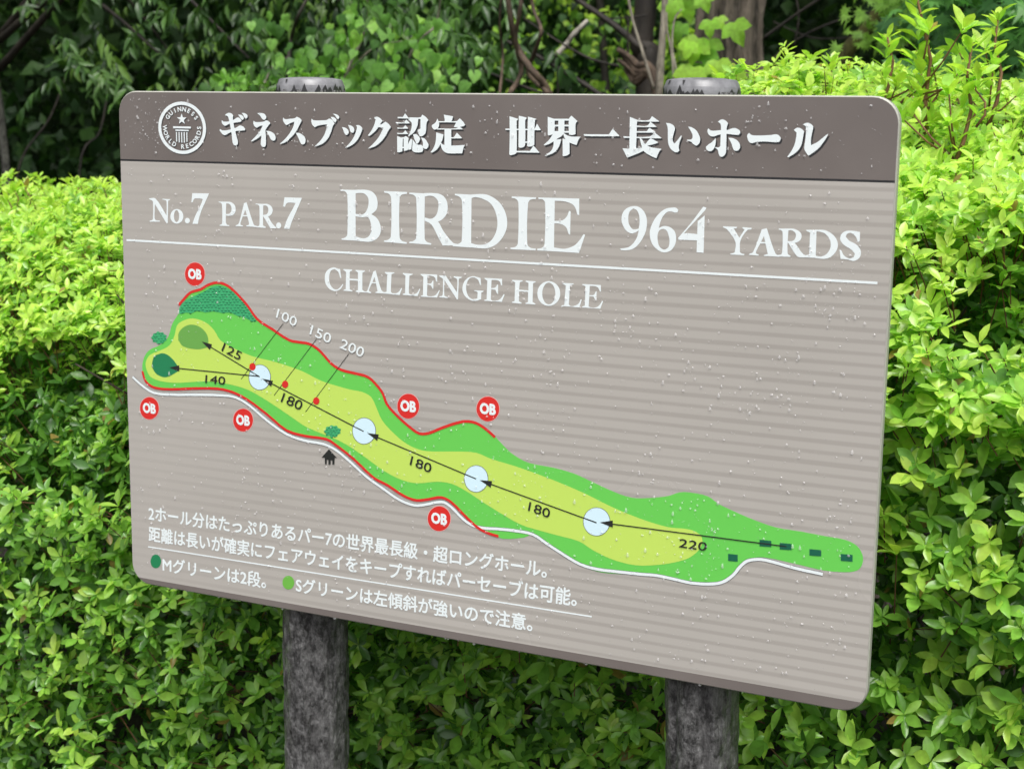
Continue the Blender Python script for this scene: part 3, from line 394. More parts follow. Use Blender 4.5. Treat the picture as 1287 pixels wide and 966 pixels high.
6213,2045,6215,2028,6216,2011,6217]],[]],[[[2337,6229,2389,6247,2416,6173,2443,6100,2471,6027,2500,5954,2504,5943,2509,5932,2516,5921,2525,5913,2536,5907,2549,5904,2563,5902,2576,5899,2573,5883,2376,5887,2378,5901,2421,5911,
2424,5918,2427,5926,2429,5933,2428,5941,2412,5996,2393,6051,2374,6106,2355,6161,2350,6177,2346,6195,2341,6212],[2339,6218,2375,6204,2376,6192,2377,6179,2377,6167,2374,6156,2350,6100,2324,6045,2297,5990,2273,5934,2272,5927,
2274,5920,2276,5912,2279,5905,2317,5897,2315,5883,2180,5882,2182,5886,2183,5889,2185,5893,2187,5895,2199,5901,2211,5905,2223,5910,2233,5916,2240,5925,2246,5934,2250,5944,2254,5955,2276,6020,2297,6086,2318,6152],[2295,6052,
2396,6056,2401,6037,2288,6033]],[]],[[[2554,6234,2691,6234,2681,5920,2687,5916,2693,5912,2698,5908,2704,5905,2711,5902,2718,5900,2725,5898,2732,5895,2727,5879,2563,5881,2565,5894,2608,5906,2611,5914,2614,5922,2616,5930,2618,
5938,2620,6002,2622,6065,2622,6128,2620,6192,2617,6200,2612,6207,2605,6213,2597,6217,2587,6220,2576,6221,2564,6221,2553,6221],[2684,6235,2707,6236,2729,6237,2752,6238,2773,6234,2793,6228,2811,6220,2828,6209,2843,6195,2851,
6182,2856,6168,2859,6153,2858,6138,2855,6121,2848,6106,2839,6091,2828,6079,2813,6067,2795,6058,2777,6052,2758,6047,2740,6046,2723,6048,2705,6050,2687,6052,2688,6070,2704,6073,2721,6076,2737,6079,2752,6086,2761,6095,2769,6105,
2775,6117,2778,6129,2780,6144,2780,6159,2778,6173,2773,6187,2766,6196,2757,6203,2746,6208,2735,6212,2722,6213,2710,6213,2697,6211,2684,6210],[2681,6062,2771,6061,2786,6037,2801,6014,2816,5991,2833,5968,2847,5952,2862,5936,
2878,5922,2895,5908,2902,5904,2909,5902,2916,5900,2923,5899,2914,5882,2812,5878,2795,5902,2778,5927,2761,5951,2744,5975,2731,5992,2719,6008,2706,6025,2694,6042,2690,6047,2687,6052,2684,6057]],[]],[[[3007,5928,3007,5923,3005,
5917,3003,5911,3001,5906,2997,5901,2993,5897,2989,5893,2984,5889,2978,5886,2973,5884,2967,5883,2961,5882,2955,5882,2949,5883,2944,5885,2938,5887,2933,5890,2929,5894,2925,5898,2922,5903,2919,5908,2917,5913,2916,5919,2916,5925,
2916,5930,2918,5936,2920,5942,2922,5947,2926,5952,2930,5956,2934,5960,2939,5964,2945,5967,2950,5969,2956,5970,2962,5971,2968,5971,2974,5970,2980,5968,2985,5966,2990,5963,2994,5959,2998,5955,3001,5950,3004,5945,3006,5940,3007,
5934]],[]],[[[3072,6345,3379,6347,3371,6331,3363,6314,3355,6298,3347,6281,3323,6236,3299,6191,3275,6146,3251,6101,3234,6069,3218,6037,3202,6005,3187,5973,3178,5951,3170,5928,3162,5905,3154,5882,3053,5883,3067,5918,3081,5953,
3095,5988,3112,6022,3136,6063,3162,6103,3188,6143,3214,6183,3227,6204,3240,6225,3253,6247,3266,6268,3234,6269,3203,6270,3172,6270,3140,6269,3130,6267,3120,6263,3111,6258,3102,6252,3094,6241,3088,6229,3083,6216,3077,6204,3045,
6208]],[]]],"distance_lettering":[[[[8591,6423,8608,6425,8626,6424,8643,6420,8659,6415,8677,6407,8694,6397,8709,6385,8723,6372,8737,6356,8748,6339,8759,6320,8767,6301,8773,6282,8778,6263,8781,6243,8782,6224,8782,6197,8781,
6170,8778,6143,8773,6116,8766,6091,8757,6065,8746,6041,8734,6017,8721,5993,8707,5970,8691,5947,8674,5926,8658,5908,8641,5892,8622,5877,8602,5864,8583,5854,8562,5847,8540,5842,8519,5838,8495,5835,8471,5835,8447,5835,8424,5835,
8412,5856,8431,5859,8449,5861,8468,5864,8486,5868,8502,5872,8519,5876,8534,5882,8549,5890,8566,5904,8582,5919,8597,5935,8610,5952,8622,5969,8633,5986,8642,6004,8650,6023,8656,6043,8661,6064,8665,6086,8669,6107,8656,6098,8643,
6090,8631,6082,8617,6075,8604,6070,8591,6065,8578,6062,8565,6063,8545,6068,8525,6076,8507,6086,8490,6099,8475,6114,8462,6132,8451,6151,8440,6170,8433,6186,8427,6203,8422,6220,8420,6238,8421,6261,8423,6283,8428,6306,8436,6327,
8446,6346,8459,6364,8475,6379,8492,6392,8515,6404,8540,6413,8565,6419]],[[8585,6391,8598,6386,8611,6382,8624,6377,8634,6369,8646,6355,8655,6340,8662,6323,8668,6307,8673,6283,8676,6259,8678,6234,8678,6210,8677,6190,8674,6170,
8671,6151,8668,6131,8655,6127,8642,6123,8629,6119,8616,6117,8605,6117,8594,6118,8583,6122,8573,6127,8560,6139,8548,6153,8538,6168,8530,6184,8523,6205,8519,6227,8517,6249,8517,6271,8518,6292,8521,6312,8527,6332,8535,6350,8545,
6362,8558,6372,8571,6381]]],[[[9119,6423,9133,6425,9148,6427,9162,6427,9176,6425,9186,6420,9195,6413,9204,6404,9212,6396,9203,6367,9194,6365,9185,6362,9177,6361,9168,6360,9155,6363,9142,6367,9129,6371,9116,6373,9103,6373,
9090,6373,9077,6371,9065,6366,9051,6357,9038,6346,9026,6334,9015,6321,9003,6304,8993,6287,8984,6270,8976,6251,8968,6227,8962,6203,8956,6178,8950,6153,8967,6161,8984,6169,9002,6176,9020,6181,9041,6181,9062,6180,9082,6176,9102,
6170,9120,6161,9137,6151,9152,6139,9166,6124,9176,6107,9184,6088,9190,6068,9194,6048,9195,6026,9195,6004,9192,5982,9187,5961,9179,5939,9169,5918,9157,5899,9143,5881,9130,5869,9115,5859,9099,5850,9083,5844,9068,5839,9052,5836,
9036,5835,9021,5836,9002,5839,8983,5845,8965,5852,8947,5861,8927,5875,8907,5890,8889,5907,8873,5926,8860,5946,8849,5967,8840,5989,8833,6012,8829,6033,8826,6055,8825,6077,8825,6099,8829,6122,8834,6144,8840,6166,8849,6188,8860,
6214,8873,6239,8887,6264,8902,6287,8920,6310,8940,6332,8960,6353,8982,6372,8999,6384,9016,6395,9034,6403,9053,6411,9069,6416,9086,6419,9103,6421]],[[9005,6141,9018,6142,9030,6140,9042,6135,9052,6129,9063,6117,9072,6103,9079,
6087,9085,6072,9092,6053,9097,6034,9101,6015,9103,5995,9104,5976,9103,5956,9101,5936,9095,5917,9090,5906,9081,5897,9071,5888,9061,5882,9051,5877,9040,5874,9030,5873,9019,5875,9004,5881,8990,5889,8977,5899,8967,5911,8957,5926,
8951,5943,8946,5960,8942,5978,8938,5997,8936,6017,8935,6036,8936,6055,8938,6071,8941,6087,8947,6101,8955,6115,8965,6125,8977,6132,8991,6138]]],[[[9550,6452,9595,6441,9590,6431,9584,6420,9579,6410,9572,6400,9503,6323,9433,
6246,9363,6170,9294,6091,9282,6074,9271,6055,9261,6036,9251,6017,9215,6025,9219,6030,9222,6035,9226,6040,9230,6045,9269,6091,9309,6137,9348,6183,9386,6230,9428,6285,9469,6340,9509,6396],[9289,6093,9339,6102,9390,6101,9441,
6098,9492,6095,9495,6014,9221,6011,9236,6033,9251,6058,9267,6079],[9574,6343,9577,5859,9481,5861,9481,6263,9485,6265,9489,6268,9492,6270,9496,6273,9516,6290,9535,6308,9554,6325]],[]],[[[9826,6212,10013,6213,10010,6195,9971,
6189,10049,6076,10113,6181,10082,6199,10089,6213,10210,6207,10209,6203,10208,6199,10206,6195,10203,6192,10190,6188,10176,6186,10162,6182,10151,6175,10125,6145,10101,6112,10081,6077,10066,6040,10059,6004,10060,5967,10063,5930,
10064,5893,10070,5889,10075,5884,10081,5880,10088,5877,10097,5874,10107,5873,10116,5871,10126,5870,10122,5855,9939,5855,9938,5868,9951,5871,9964,5873,9977,5877,9988,5882,9993,5886,9996,5892,9997,5898,9998,5905,10001,5934,
10005,5965,10005,5994,9998,6022,9976,6063,9948,6101,9917,6137,9885,6171,9872,6180,9858,6187,9842,6192,9827,6198]],[]],[[[10338,6195,10405,6213,10435,6135,10464,6056,10495,5978,10531,5902,10541,5891,10555,5883,10570,5876,10585,
5869,10585,5859,10383,5859,10386,5873,10432,5886,10415,5950,10398,6014,10381,6078,10363,6141,10358,6155,10352,6169,10345,6182],[10339,6191,10370,6171,10371,6156,10374,6141,10374,6127,10372,6113,10350,6060,10325,6008,10299,
5957,10276,5904,10276,5899,10278,5893,10281,5888,10284,5883,10315,5874,10313,5859,10187,5863,10188,5867,10188,5871,10189,5875,10191,5878,10203,5884,10217,5888,10230,5893,10238,5902,10268,5973,10292,6045,10315,6118],[10285,
6036,10420,6038,10426,6018,10276,6015]],[]],[[[10561,6215,10687,6221,10686,6143,10684,6065,10684,5988,10690,5911,10695,5899,10707,5891,10720,5884,10733,5877,10726,5865,10540,5862,10540,5877,10606,5889,10610,5897,10614,5905,
10618,5913,10619,5922,10620,5983,10620,6044,10617,6106,10613,6167,10610,6175,10606,6183,10599,6189,10592,6195,10585,6198,10578,6199,10570,6200,10562,6201],[10672,6220,10695,6221,10717,6222,10739,6222,10761,6220,10781,6214,
10801,6206,10819,6197,10836,6184,10846,6174,10853,6162,10858,6149,10860,6135,10860,6119,10856,6104,10850,6089,10841,6077,10826,6064,10808,6054,10789,6047,10769,6042,10747,6039,10725,6040,10703,6042,10681,6043,10680,6062,10698,
6063,10717,6062,10736,6064,10753,6070,10764,6078,10773,6090,10779,6103,10783,6117,10786,6130,10786,6143,10783,6156,10778,6167,10769,6178,10758,6187,10746,6194,10732,6198,10718,6200,10703,6199,10688,6197,10673,6196],[10683,
6055,10703,6057,10724,6061,10744,6062,10761,6056,10797,6022,10828,5982,10858,5942,10893,5907,10910,5899,10928,5896,10948,5895,10967,5893,10961,5874,10930,5871,10899,5868,10867,5866,10836,5868,10823,5872,10811,5880,10800,5890,
10791,5901,10762,5938,10735,5977,10709,6016]],[]],[[[10915,6216,11046,6219,11053,5869,10880,5870,10887,5889,10967,5907,10965,6183,10916,6202],[11031,6222,11062,6222,11093,6224,11124,6224,11155,6220,11183,6212,11210,6200,11235,
6185,11258,6168,11277,6150,11294,6130,11307,6108,11317,6085,11323,6062,11325,6039,11323,6015,11318,5993,11307,5968,11293,5944,11277,5923,11257,5904,11239,5890,11218,5878,11196,5869,11173,5864,11140,5861,11107,5863,11074,5866,
11042,5868,11043,5897,11064,5895,11086,5892,11107,5890,11128,5893,11148,5900,11166,5909,11183,5922,11198,5937,11211,5956,11222,5978,11230,6001,11234,6024,11235,6046,11232,6068,11227,6089,11218,6109,11206,6129,11192,6147,11175,
6163,11157,6177,11140,6186,11122,6192,11102,6196,11083,6200,11071,6201,11058,6201,11045,6201,11032,6200]],[]],[[[11592,6218,11593,6105,11570,6090,11565,6106,11560,6123,11554,6138,11545,6153,11533,6167,11519,6180,11503,6191,
11486,6199,11473,6202,11461,6200,11448,6196,11436,6190,11430,6183,11425,6174,11421,6163,11417,6154,11428,6141,11439,6129,11450,6117,11462,6106,11488,6093,11514,6082,11541,6070,11565,6054,11581,6039,11596,6021,11607,6000,11614,
5979,11617,5959,11616,5938,11611,5918,11602,5900,11588,5885,11571,5872,11553,5863,11533,5857,11511,5857,11490,5861,11468,5867,11446,5871,11426,5872,11407,5873,11387,5873,11367,5874,11347,5987,11353,5986,11359,5985,11364,5984,
11369,5981,11379,5966,11388,5949,11396,5933,11408,5919,11422,5907,11439,5898,11456,5891,11474,5887,11488,5888,11502,5892,11516,5898,11530,5904,11542,5947,11531,5959,11520,5972,11509,5984,11497,5994,11471,6010,11445,6023,11418,
6037,11394,6053,11379,6066,11367,6081,11356,6097,11350,6115,11348,6134,11351,6152,11356,6171,11365,6187,11378,6200,11393,6211,11410,6219,11428,6225,11448,6229,11470,6230,11491,6230,11513,6229,11533,6227,11552,6224,11572,6221]],
[]]],"challenge_lettering":[[[[4030,5339,4051,5204,4045,5206,4039,5208,4033,5210,4029,5214,4021,5234,4015,5255,4008,5275,3998,5294,3984,5306,3968,5316,3951,5324,3934,5334,3917,5327,3900,5321,3883,5314,3870,5303,3858,5284,
3850,5263,3844,5242,3841,5219,3839,5195,3839,5170,3843,5145,3849,5122,3859,5100,3873,5081,3889,5063,3907,5049,3921,5041,3937,5036,3954,5035,3971,5036,3985,5040,3998,5048,4010,5057,4022,5067,4036,5080,4048,5094,4061,5109,4073,
5124,4083,5116,4072,5097,4061,5078,4049,5060,4035,5045,4014,5032,3992,5022,3969,5014,3945,5010,3922,5010,3899,5013,3876,5020,3855,5029,3834,5042,3815,5058,3799,5076,3785,5096,3775,5116,3769,5137,3765,5160,3764,5182,3764,5205,
3766,5228,3771,5250,3780,5270,3792,5289,3808,5307,3825,5321,3845,5334,3864,5344,3885,5350,3906,5355,3928,5357,3944,5356,3960,5352,3976,5346,3992,5342,4001,5341,4011,5340,4020,5340]],[]],[[[4087,5342,4237,5342,4236,5338,4236,
5333,4235,5330,4233,5326,4225,5321,4216,5317,4208,5314,4199,5310,4191,5209,4333,5210,4334,5307,4292,5326,4296,5341,4451,5341,4450,5336,4450,5332,4449,5328,4447,5324,4438,5319,4429,5314,4419,5310,4409,5306,4408,5058,4418,5052,
4427,5047,4436,5042,4446,5038,4454,5037,4462,5037,4470,5038,4477,5038,4475,5021,4295,5020,4297,5035,4333,5053,4333,5185,4191,5185,4194,5050,4240,5036,4238,5023,4085,5025,4088,5038,4124,5053,4132,5301,4087,5326]],[]],[[[4591,
5333,4634,5351,4656,5282,4677,5213,4700,5144,4727,5077,4736,5066,4749,5057,4763,5050,4777,5043,4777,5027,4625,5026,4628,5039,4665,5052,4651,5108,4638,5163,4624,5219,4609,5275,4605,5289,4600,5304,4595,5318],[4591,5329,4613,
5323,4615,5308,4617,5293,4618,5278,4615,5264,4594,5213,4569,5164,4544,5115,4521,5065,4521,5059,4523,5054,4525,5049,4528,5043,4559,5032,4553,5018,4465,5023,4466,5026,4468,5029,4469,5032,4471,5034,4478,5041,4485,5048,4491,5055,
4496,5063,4522,5129,4545,5196,4568,5263],[4540,5179,4659,5183,4665,5165,4534,5162]],[]],[[[4787,5340,4947,5342,4943,5328,4898,5312,4895,5251,4891,5189,4888,5127,4888,5066,4890,5059,4895,5052,4901,5046,4907,5040,4924,5041,
4941,5040,4958,5041,4974,5044,4988,5049,5001,5056,5013,5065,5024,5074,5034,5086,5042,5098,5050,5111,5058,5124,5073,5120,5034,5021,4752,5027,4755,5041,4814,5056,4826,5303,4817,5309,4807,5315,4798,5321,4789,5328,4788,5330,4787,
5334,4787,5337]],[]],[[[5084,5342,5245,5338,5243,5324,5194,5308,5191,5247,5187,5186,5185,5124,5185,5063,5187,5056,5193,5050,5200,5046,5207,5043,5222,5041,5238,5041,5253,5043,5268,5047,5283,5052,5297,5059,5311,5067,5323,5077,
5333,5089,5342,5103,5350,5118,5359,5132,5371,5128,5329,5024,5083,5027,5085,5041,5122,5054,5127,5304,5084,5328]],[]],[[[5374,5345,5644,5350,5645,5248,5627,5252,5623,5265,5620,5279,5616,5292,5609,5303,5597,5312,5584,5319,5569,
5323,5555,5327,5538,5328,5522,5328,5505,5327,5489,5326,5487,5214,5501,5215,5516,5215,5530,5216,5543,5220,5553,5229,5561,5239,5567,5251,5576,5261,5580,5262,5585,5262,5583,5144,5579,5144,5575,5145,5571,5146,5568,5148,5561,5158,
5557,5170,5551,5180,5544,5189,5531,5194,5516,5196,5501,5197,5487,5199,5480,5047,5486,5044,5491,5040,5496,5036,5502,5035,5523,5035,5545,5036,5566,5039,5586,5043,5600,5048,5612,5055,5624,5063,5634,5073,5646,5087,5656,5102,5666,
5118,5676,5133,5688,5129,5644,5023,5382,5020,5379,5033,5415,5046,5419,5308,5374,5332]],[]],[[[5680,5341,5782,5343,5961,5120,5963,5163,5966,5206,5968,5250,5966,5293,5963,5301,5957,5307,5950,5313,5942,5318,5933,5321,5924,5323,
5915,5324,5906,5326,5912,5342,6036,5341,6034,5328,5991,5310,5980,5021,5962,5020,5762,5276,5761,5224,5759,5173,5758,5121,5760,5070,5762,5064,5766,5058,5772,5054,5778,5050,5789,5046,5800,5044,5812,5042,5823,5040,5820,5027,5680,
5031,5682,5044,5693,5047,5704,5049,5715,5052,5724,5057,5729,5063,5733,5069,5735,5077,5736,5084,5738,5137,5738,5190,5738,5242,5738,5295,5680,5326]],[]],[[[6334,5340,6343,5242,6324,5246,6317,5263,6311,5281,6304,5298,6294,5312,
6279,5325,6261,5334,6243,5341,6223,5344,6205,5343,6186,5339,6168,5331,6153,5319,6139,5302,6128,5282,6119,5261,6113,5239,6109,5216,6108,5192,6110,5168,6114,5145,6121,5123,6130,5101,6141,5081,6156,5064,6171,5052,6189,5044,6208,
5039,6227,5037,6242,5039,6256,5044,6271,5050,6285,5056,6290,5135,6286,5139,6282,5143,6277,5147,6272,5149,6264,5151,6255,5152,6246,5152,6237,5152,6243,5165,6383,5167,6382,5163,6382,5159,6381,5156,6379,5153,6372,5148,6364,5145,
6356,5142,6348,5139,6346,5045,6328,5038,6310,5031,6292,5024,6274,5019,6256,5016,6239,5013,6221,5012,6204,5015,6179,5021,6154,5030,6131,5041,6109,5056,6092,5071,6077,5089,6065,5109,6056,5131,6050,5154,6048,5178,6050,5202,6055,
5225,6063,5249,6075,5272,6089,5293,6107,5311,6127,5328,6150,5341,6175,5351,6200,5359,6220,5361,6241,5359,6261,5356,6282,5353,6295,5351,6308,5347,6321,5344]],[]],[[[6396,5347,6669,5350,6670,5257,6653,5261,6649,5273,6646,5285,
6642,5297,6635,5306,6624,5315,6611,5321,6597,5324,6583,5327,6564,5328,6544,5327,6524,5326,6505,5324,6502,5212,6517,5214,6532,5215,6548,5217,6561,5222,6572,5231,6580,5243,6588,5256,6595,5268,6609,5263,6609,5134,6604,5136,6599,
5138,6595,5140,6591,5143,6584,5154,6579,5165,6573,5177,6568,5189,6502,5198,6497,5054,6502,5049,6506,5044,6512,5039,6518,5037,6538,5036,6558,5037,6579,5041,6598,5045,6613,5050,6626,5057,6639,5065,6650,5075,6663,5089,6674,5106,
6684,5123,6695,5140,6710,5132,6668,5029,6396,5027,6396,5040,6431,5050,6439,5310,6396,5334]],[]],[[[6824,5345,6985,5347,6982,5333,6941,5320,6933,5216,7072,5214,7073,5315,7029,5332,7032,5347,7185,5345,7181,5332,7143,5317,7140,
5058,7187,5036,7181,5025,7031,5026,7034,5040,7069,5053,7070,5192,6933,5194,6933,5055,6975,5036,6972,5025,6824,5026,6827,5041,6864,5054,6870,5314,6824,5330]],[]],[[[7553,5201,7553,5188,7552,5175,7550,5161,7546,5148,7542,5136,
7536,5123,7530,5111,7523,5100,7515,5089,7506,5078,7496,5069,7486,5060,7475,5052,7463,5044,7451,5038,7439,5032,7426,5028,7413,5025,7399,5022,7386,5021,7372,5020,7359,5021,7346,5023,7332,5025,7320,5029,7307,5034,7295,5040,7284,
5046,7273,5054,7263,5062,7254,5072,7245,5082,7237,5092,7230,5104,7224,5115,7219,5128,7216,5140,7213,5153,7211,5166,7210,5180,7210,5193,7212,5207,7214,5220,7217,5233,7222,5246,7227,5258,7234,5270,7241,5282,7249,5293,7258,5303,
7268,5313,7279,5321,7290,5330,7301,5337,7313,5343,7326,5348,7339,5353,7352,5356,7365,5359,7379,5360,7392,5360,7406,5359,7419,5358,7432,5355,7445,5351,7457,5346,7469,5340,7480,5334,7491,5326,7501,5318,7510,5308,7519,5298,7526,
5288,7533,5277,7539,5265,7544,5253,7548,5240,7551,5227,7553,5214]],[[7480,5197,7480,5185,7479,5173,7478,5162,7476,5150,7473,5140,7471,5129,7467,5119,7463,5108,7459,5099,7454,5090,7448,5082,7442,5074,7436,5067,7430,5061,7423,
5056,7415,5051,7408,5048,7401,5045,7393,5043,7385,5042,7378,5042,7370,5043,7362,5045,7355,5047,7347,5051,7340,5056,7334,5061,7327,5067,7321,5074,7315,5081,7310,5090,7305,5098,7300,5108,7296,5118,7293,5128,7290,5139,7288,5150,
7286,5161,7285,5173,7285,5184,7285,5196,7285,5208,7287,5219,7289,5231,7291,5241,7294,5252,7297,5263,7302,5273,7306,5282,7311,5291,7316,5299,7323,5307,7329,5313,7335,5320,7342,5325,7349,5330,7356,5333,7364,5336,7372,5338,7379,
5339,7387,5339,7395,5338,7402,5336,7410,5333,7417,5329,7424,5325,7431,5320,7437,5314,7444,5307,7449,5299,7455,5291,7459,5282,7464,5273,7468,5263,7471,5252,7474,5242,7476,5231,7478,5219,7479,5208]]],[[[7584,5348,7751,5350,
7748,5337,7697,5323,7685,5062,7692,5055,7699,5048,7706,5042,7715,5039,7732,5039,7749,5042,7766,5047,7783,5052,7795,5058,7807,5064,7818,5072,7828,5082,7838,5095,7846,5111,7853,5126,7861,5142,7875,5137,7841,5030,7780,5030,7720,
5032,7660,5032,7600,5030,7593,5027,7588,5023,7583,5017,7577,5012,7577,5039,7617,5052,7634,5317,7584,5335]],[]],[[[7876,5351,8147,5353,8152,5265,8147,5265,8143,5266,8138,5267,8135,5269,8129,5280,8124,5291,8119,5303,8111,5312,
8100,5320,8087,5326,8074,5330,8060,5332,8042,5333,8024,5333,8005,5331,7987,5330,7984,5207,8000,5208,8016,5208,8032,5209,8046,5214,8057,5224,8065,5238,8072,5252,8079,5266,8090,5266,8087,5146,8083,5146,8078,5147,8074,5148,8070,
5150,8063,5159,8058,5169,8052,5180,8047,5190,7985,5194,7977,5055,7985,5051,7994,5047,8002,5043,8011,5041,8028,5040,8045,5040,8062,5042,8079,5046,8093,5051,8106,5057,8118,5066,8129,5075,8141,5090,8152,5107,8162,5124,8172,5141,
8187,5137,8149,5033,7881,5032,7884,5046,7920,5061,7925,5324,7877,5337]],[]]],"map_rough":[[[[1179,4661,1144,4606,1113,4548,1079,4492,1034,4431,986,4371,944,4308,915,4237,891,4164,856,4096,808,4043,752,3998,692,3958,618,3923,
540,3894,469,3854,422,3808,384,3754,356,3694,337,3629,330,3562,334,3494,349,3436,375,3381,412,3334,459,3301,514,3278,572,3265,661,3258,750,3260,840,3266,1001,3282,1161,3303,1322,3321,1480,3338,1638,3353,1796,3360,1889,3357,
1982,3345,2074,3328,2168,3304,2260,3274,2349,3238,2472,3177,2592,3110,2711,3042,2828,2968,2945,2893,3069,2833,3184,2805,3304,2794,3424,2786,3542,2782,3660,2781,3776,2770,3836,2751,3893,2722,3950,2691,4052,2639,4153,2586,4251,
2528,4365,2447,4476,2363,4592,2286,4668,2253,4747,2228,4826,2201,4924,2154,5020,2104,5120,2061,5188,2042,5257,2030,5328,2027,5397,2038,5466,2057,5534,2075,5602,2094,5669,2112,5738,2119,5795,2111,5850,2092,5901,2066,5985,2005,
6064,1938,6145,1873,6209,1823,6275,1775,6347,1738,6438,1712,6532,1697,6625,1680,6658,1666,6691,1649,6724,1642,6836,1654,6946,1676,7056,1702,7110,1726,7162,1754,7217,1764,7295,1737,7368,1693,7442,1650,7531,1608,7621,1567,7711,
1526,7786,1492,7862,1459,7939,1430,8025,1405,8113,1384,8202,1372,8312,1370,8423,1376,8534,1385,8610,1395,8685,1408,8761,1418,8869,1428,8978,1435,9087,1438,9168,1435,9249,1429,9330,1423,9410,1419,9490,1415,9570,1415,9649,1421,
9728,1430,9806,1443,9872,1455,9938,1471,10000,1495,10055,1530,10104,1572,10150,1619,10183,1660,10211,1705,10242,1748,10281,1792,10323,1833,10371,1866,10431,1891,10495,1906,10560,1912,10698,1909,10837,1897,10975,1884,11099,
1872,11222,1859,11346,1851,11444,1851,11541,1856,11637,1867,11693,1877,11748,1894,11797,1920,11824,1950,11842,1988,11852,2029,11855,2065,11850,2103,11839,2138,11819,2176,11794,2210,11762,2238,11716,2263,11666,2281,11615,2292,
11531,2301,11445,2303,11360,2306,11249,2312,11139,2319,11028,2325,10916,2327,10804,2328,10692,2336,10589,2353,10487,2377,10386,2402,10295,2427,10205,2453,10115,2481,10049,2502,9984,2523,9919,2548,9866,2577,9815,2610,9760,
2635,9696,2649,9630,2655,9564,2657,9498,2658,9432,2655,9367,2645,9314,2625,9262,2598,9210,2575,9131,2553,9051,2534,8971,2519,8877,2502,8783,2488,8688,2484,8590,2494,8494,2514,8398,2539,8286,2571,8174,2608,8063,2644,7979,2672,
7894,2699,7809,2722,7705,2741,7600,2756,7495,2768,7367,2775,7240,2780,7114,2795,7019,2822,6928,2861,6842,2907,6757,2969,6678,3038,6598,3106,6549,3141,6499,3174,6448,3205,6396,3233,6344,3259,6289,3278,6237,3287,6184,3290,6131,
3287,6077,3278,6024,3263,5972,3246,5891,3216,5811,3183,5731,3149,5664,3117,5597,3083,5529,3055,5475,3039,5420,3029,5365,3031,5307,3050,5253,3080,5200,3113,5129,3158,5060,3206,4993,3257,4934,3303,4877,3352,4826,3406,4797,3456,
4776,3511,4751,3564,4717,3619,4681,3672,4638,3719,4599,3746,4556,3765,4511,3780,4441,3796,4370,3807,4299,3817,4214,3826,4128,3835,4043,3850,3984,3869,3926,3896,3872,3928,3799,3988,3730,4054,3657,4115,3602,4147,3544,4174,3484,
4194,3426,4203,3367,4204,3308,4206,3249,4209,3189,4211,3132,4223,3027,4265,2924,4316,2822,4368,2731,4408,2640,4449,2555,4499,2491,4559,2436,4628,2377,4694,2320,4749,2260,4802,2199,4852,2141,4897,2082,4938,2018,4973,1959,4994,
1897,5007,1835,5011,1771,5005,1709,4990,1648,4969,1600,4944,1554,4912,1506,4885,1442,4866,1376,4853,1316,4827,1264,4779,1220,4721]],[]]],"map_fairway":[[[[1352,4426,1432,4421,1511,4406,1586,4381,1645,4352,1698,4314,1747,4270,
1785,4222,1819,4169,1860,4125,1932,4085,2010,4055,2089,4028,2210,3989,2331,3953,2454,3924,2603,3902,2754,3886,2904,3866,3053,3839,3201,3808,3347,3772,3464,3734,3579,3690,3696,3653,3811,3628,3926,3609,4042,3590,4092,3582,4142,
3575,4192,3568,4263,3564,4335,3560,4405,3551,4458,3538,4508,3519,4553,3491,4587,3449,4613,3400,4637,3351,4670,3285,4702,3219,4742,3159,4806,3092,4877,3033,4951,2977,5018,2930,5087,2887,5160,2852,5240,2822,5323,2800,5407,2786,
5489,2783,5571,2788,5652,2795,5760,2806,5868,2819,5975,2830,6081,2841,6188,2849,6294,2847,6374,2831,6452,2806,6532,2784,6662,2761,6792,2742,6922,2720,7115,2681,7307,2638,7499,2592,7663,2550,7826,2505,7989,2457,8113,2415,8237,
2370,8361,2328,8512,2283,8665,2242,8819,2206,8953,2179,9088,2157,9225,2142,9318,2143,9411,2151,9503,2151,9559,2144,9614,2129,9663,2103,9686,2078,9701,2046,9706,2012,9700,1969,9685,1927,9663,1890,9620,1838,9571,1792,9518,1752,
9455,1718,9389,1690,9321,1666,9242,1639,9163,1615,9082,1596,8974,1573,8866,1554,8757,1545,8646,1547,8535,1559,8425,1577,8325,1601,8226,1633,8129,1668,8058,1701,7988,1739,7916,1767,7802,1787,7688,1798,7573,1809,7489,1819,7406,
1828,7323,1839,7219,1852,7116,1866,7014,1888,6907,1923,6803,1966,6699,2010,6593,2056,6487,2103,6382,2151,6302,2191,6222,2231,6141,2267,6062,2299,5981,2328,5899,2348,5818,2356,5736,2355,5655,2348,5546,2329,5437,2304,5327,2287,
5243,2285,5160,2292,5078,2306,4978,2331,4880,2364,4784,2402,4683,2450,4585,2503,4487,2555,4374,2613,4260,2671,4145,2724,4060,2756,3973,2784,3885,2809,3732,2846,3578,2881,3426,2923,3336,2960,3248,3004,3161,3048,3013,3120,2864,
3192,2715,3261,2596,3312,2476,3361,2352,3400,2216,3428,2077,3446,1938,3458,1813,3465,1688,3466,1563,3460,1403,3441,1244,3416,1085,3394,972,3384,859,3378,746,3380,663,3387,581,3402,504,3430,467,3458,440,3498,419,3541,406,3579,
399,3620,404,3659,424,3707,453,3750,491,3785,562,3823,638,3851,714,3881,774,3907,833,3936,886,3973,927,4022,959,4078,987,4137,1004,4190,1017,4246,1040,4296,1077,4333,1123,4361,1171,4383,1230,4405,1291,4420]],[]]],"map_second_green":[[[[1336,
4329,1375,4328,1415,4322,1454,4312,1490,4298,1523,4280,1554,4257,1582,4231,1605,4202,1620,4176,1629,4148,1634,4119,1635,4089,1631,4063,1622,4039,1610,4014,1600,3990,1559,3978,1518,3966,1476,3955,1434,3950,1362,3948,1290,3950,
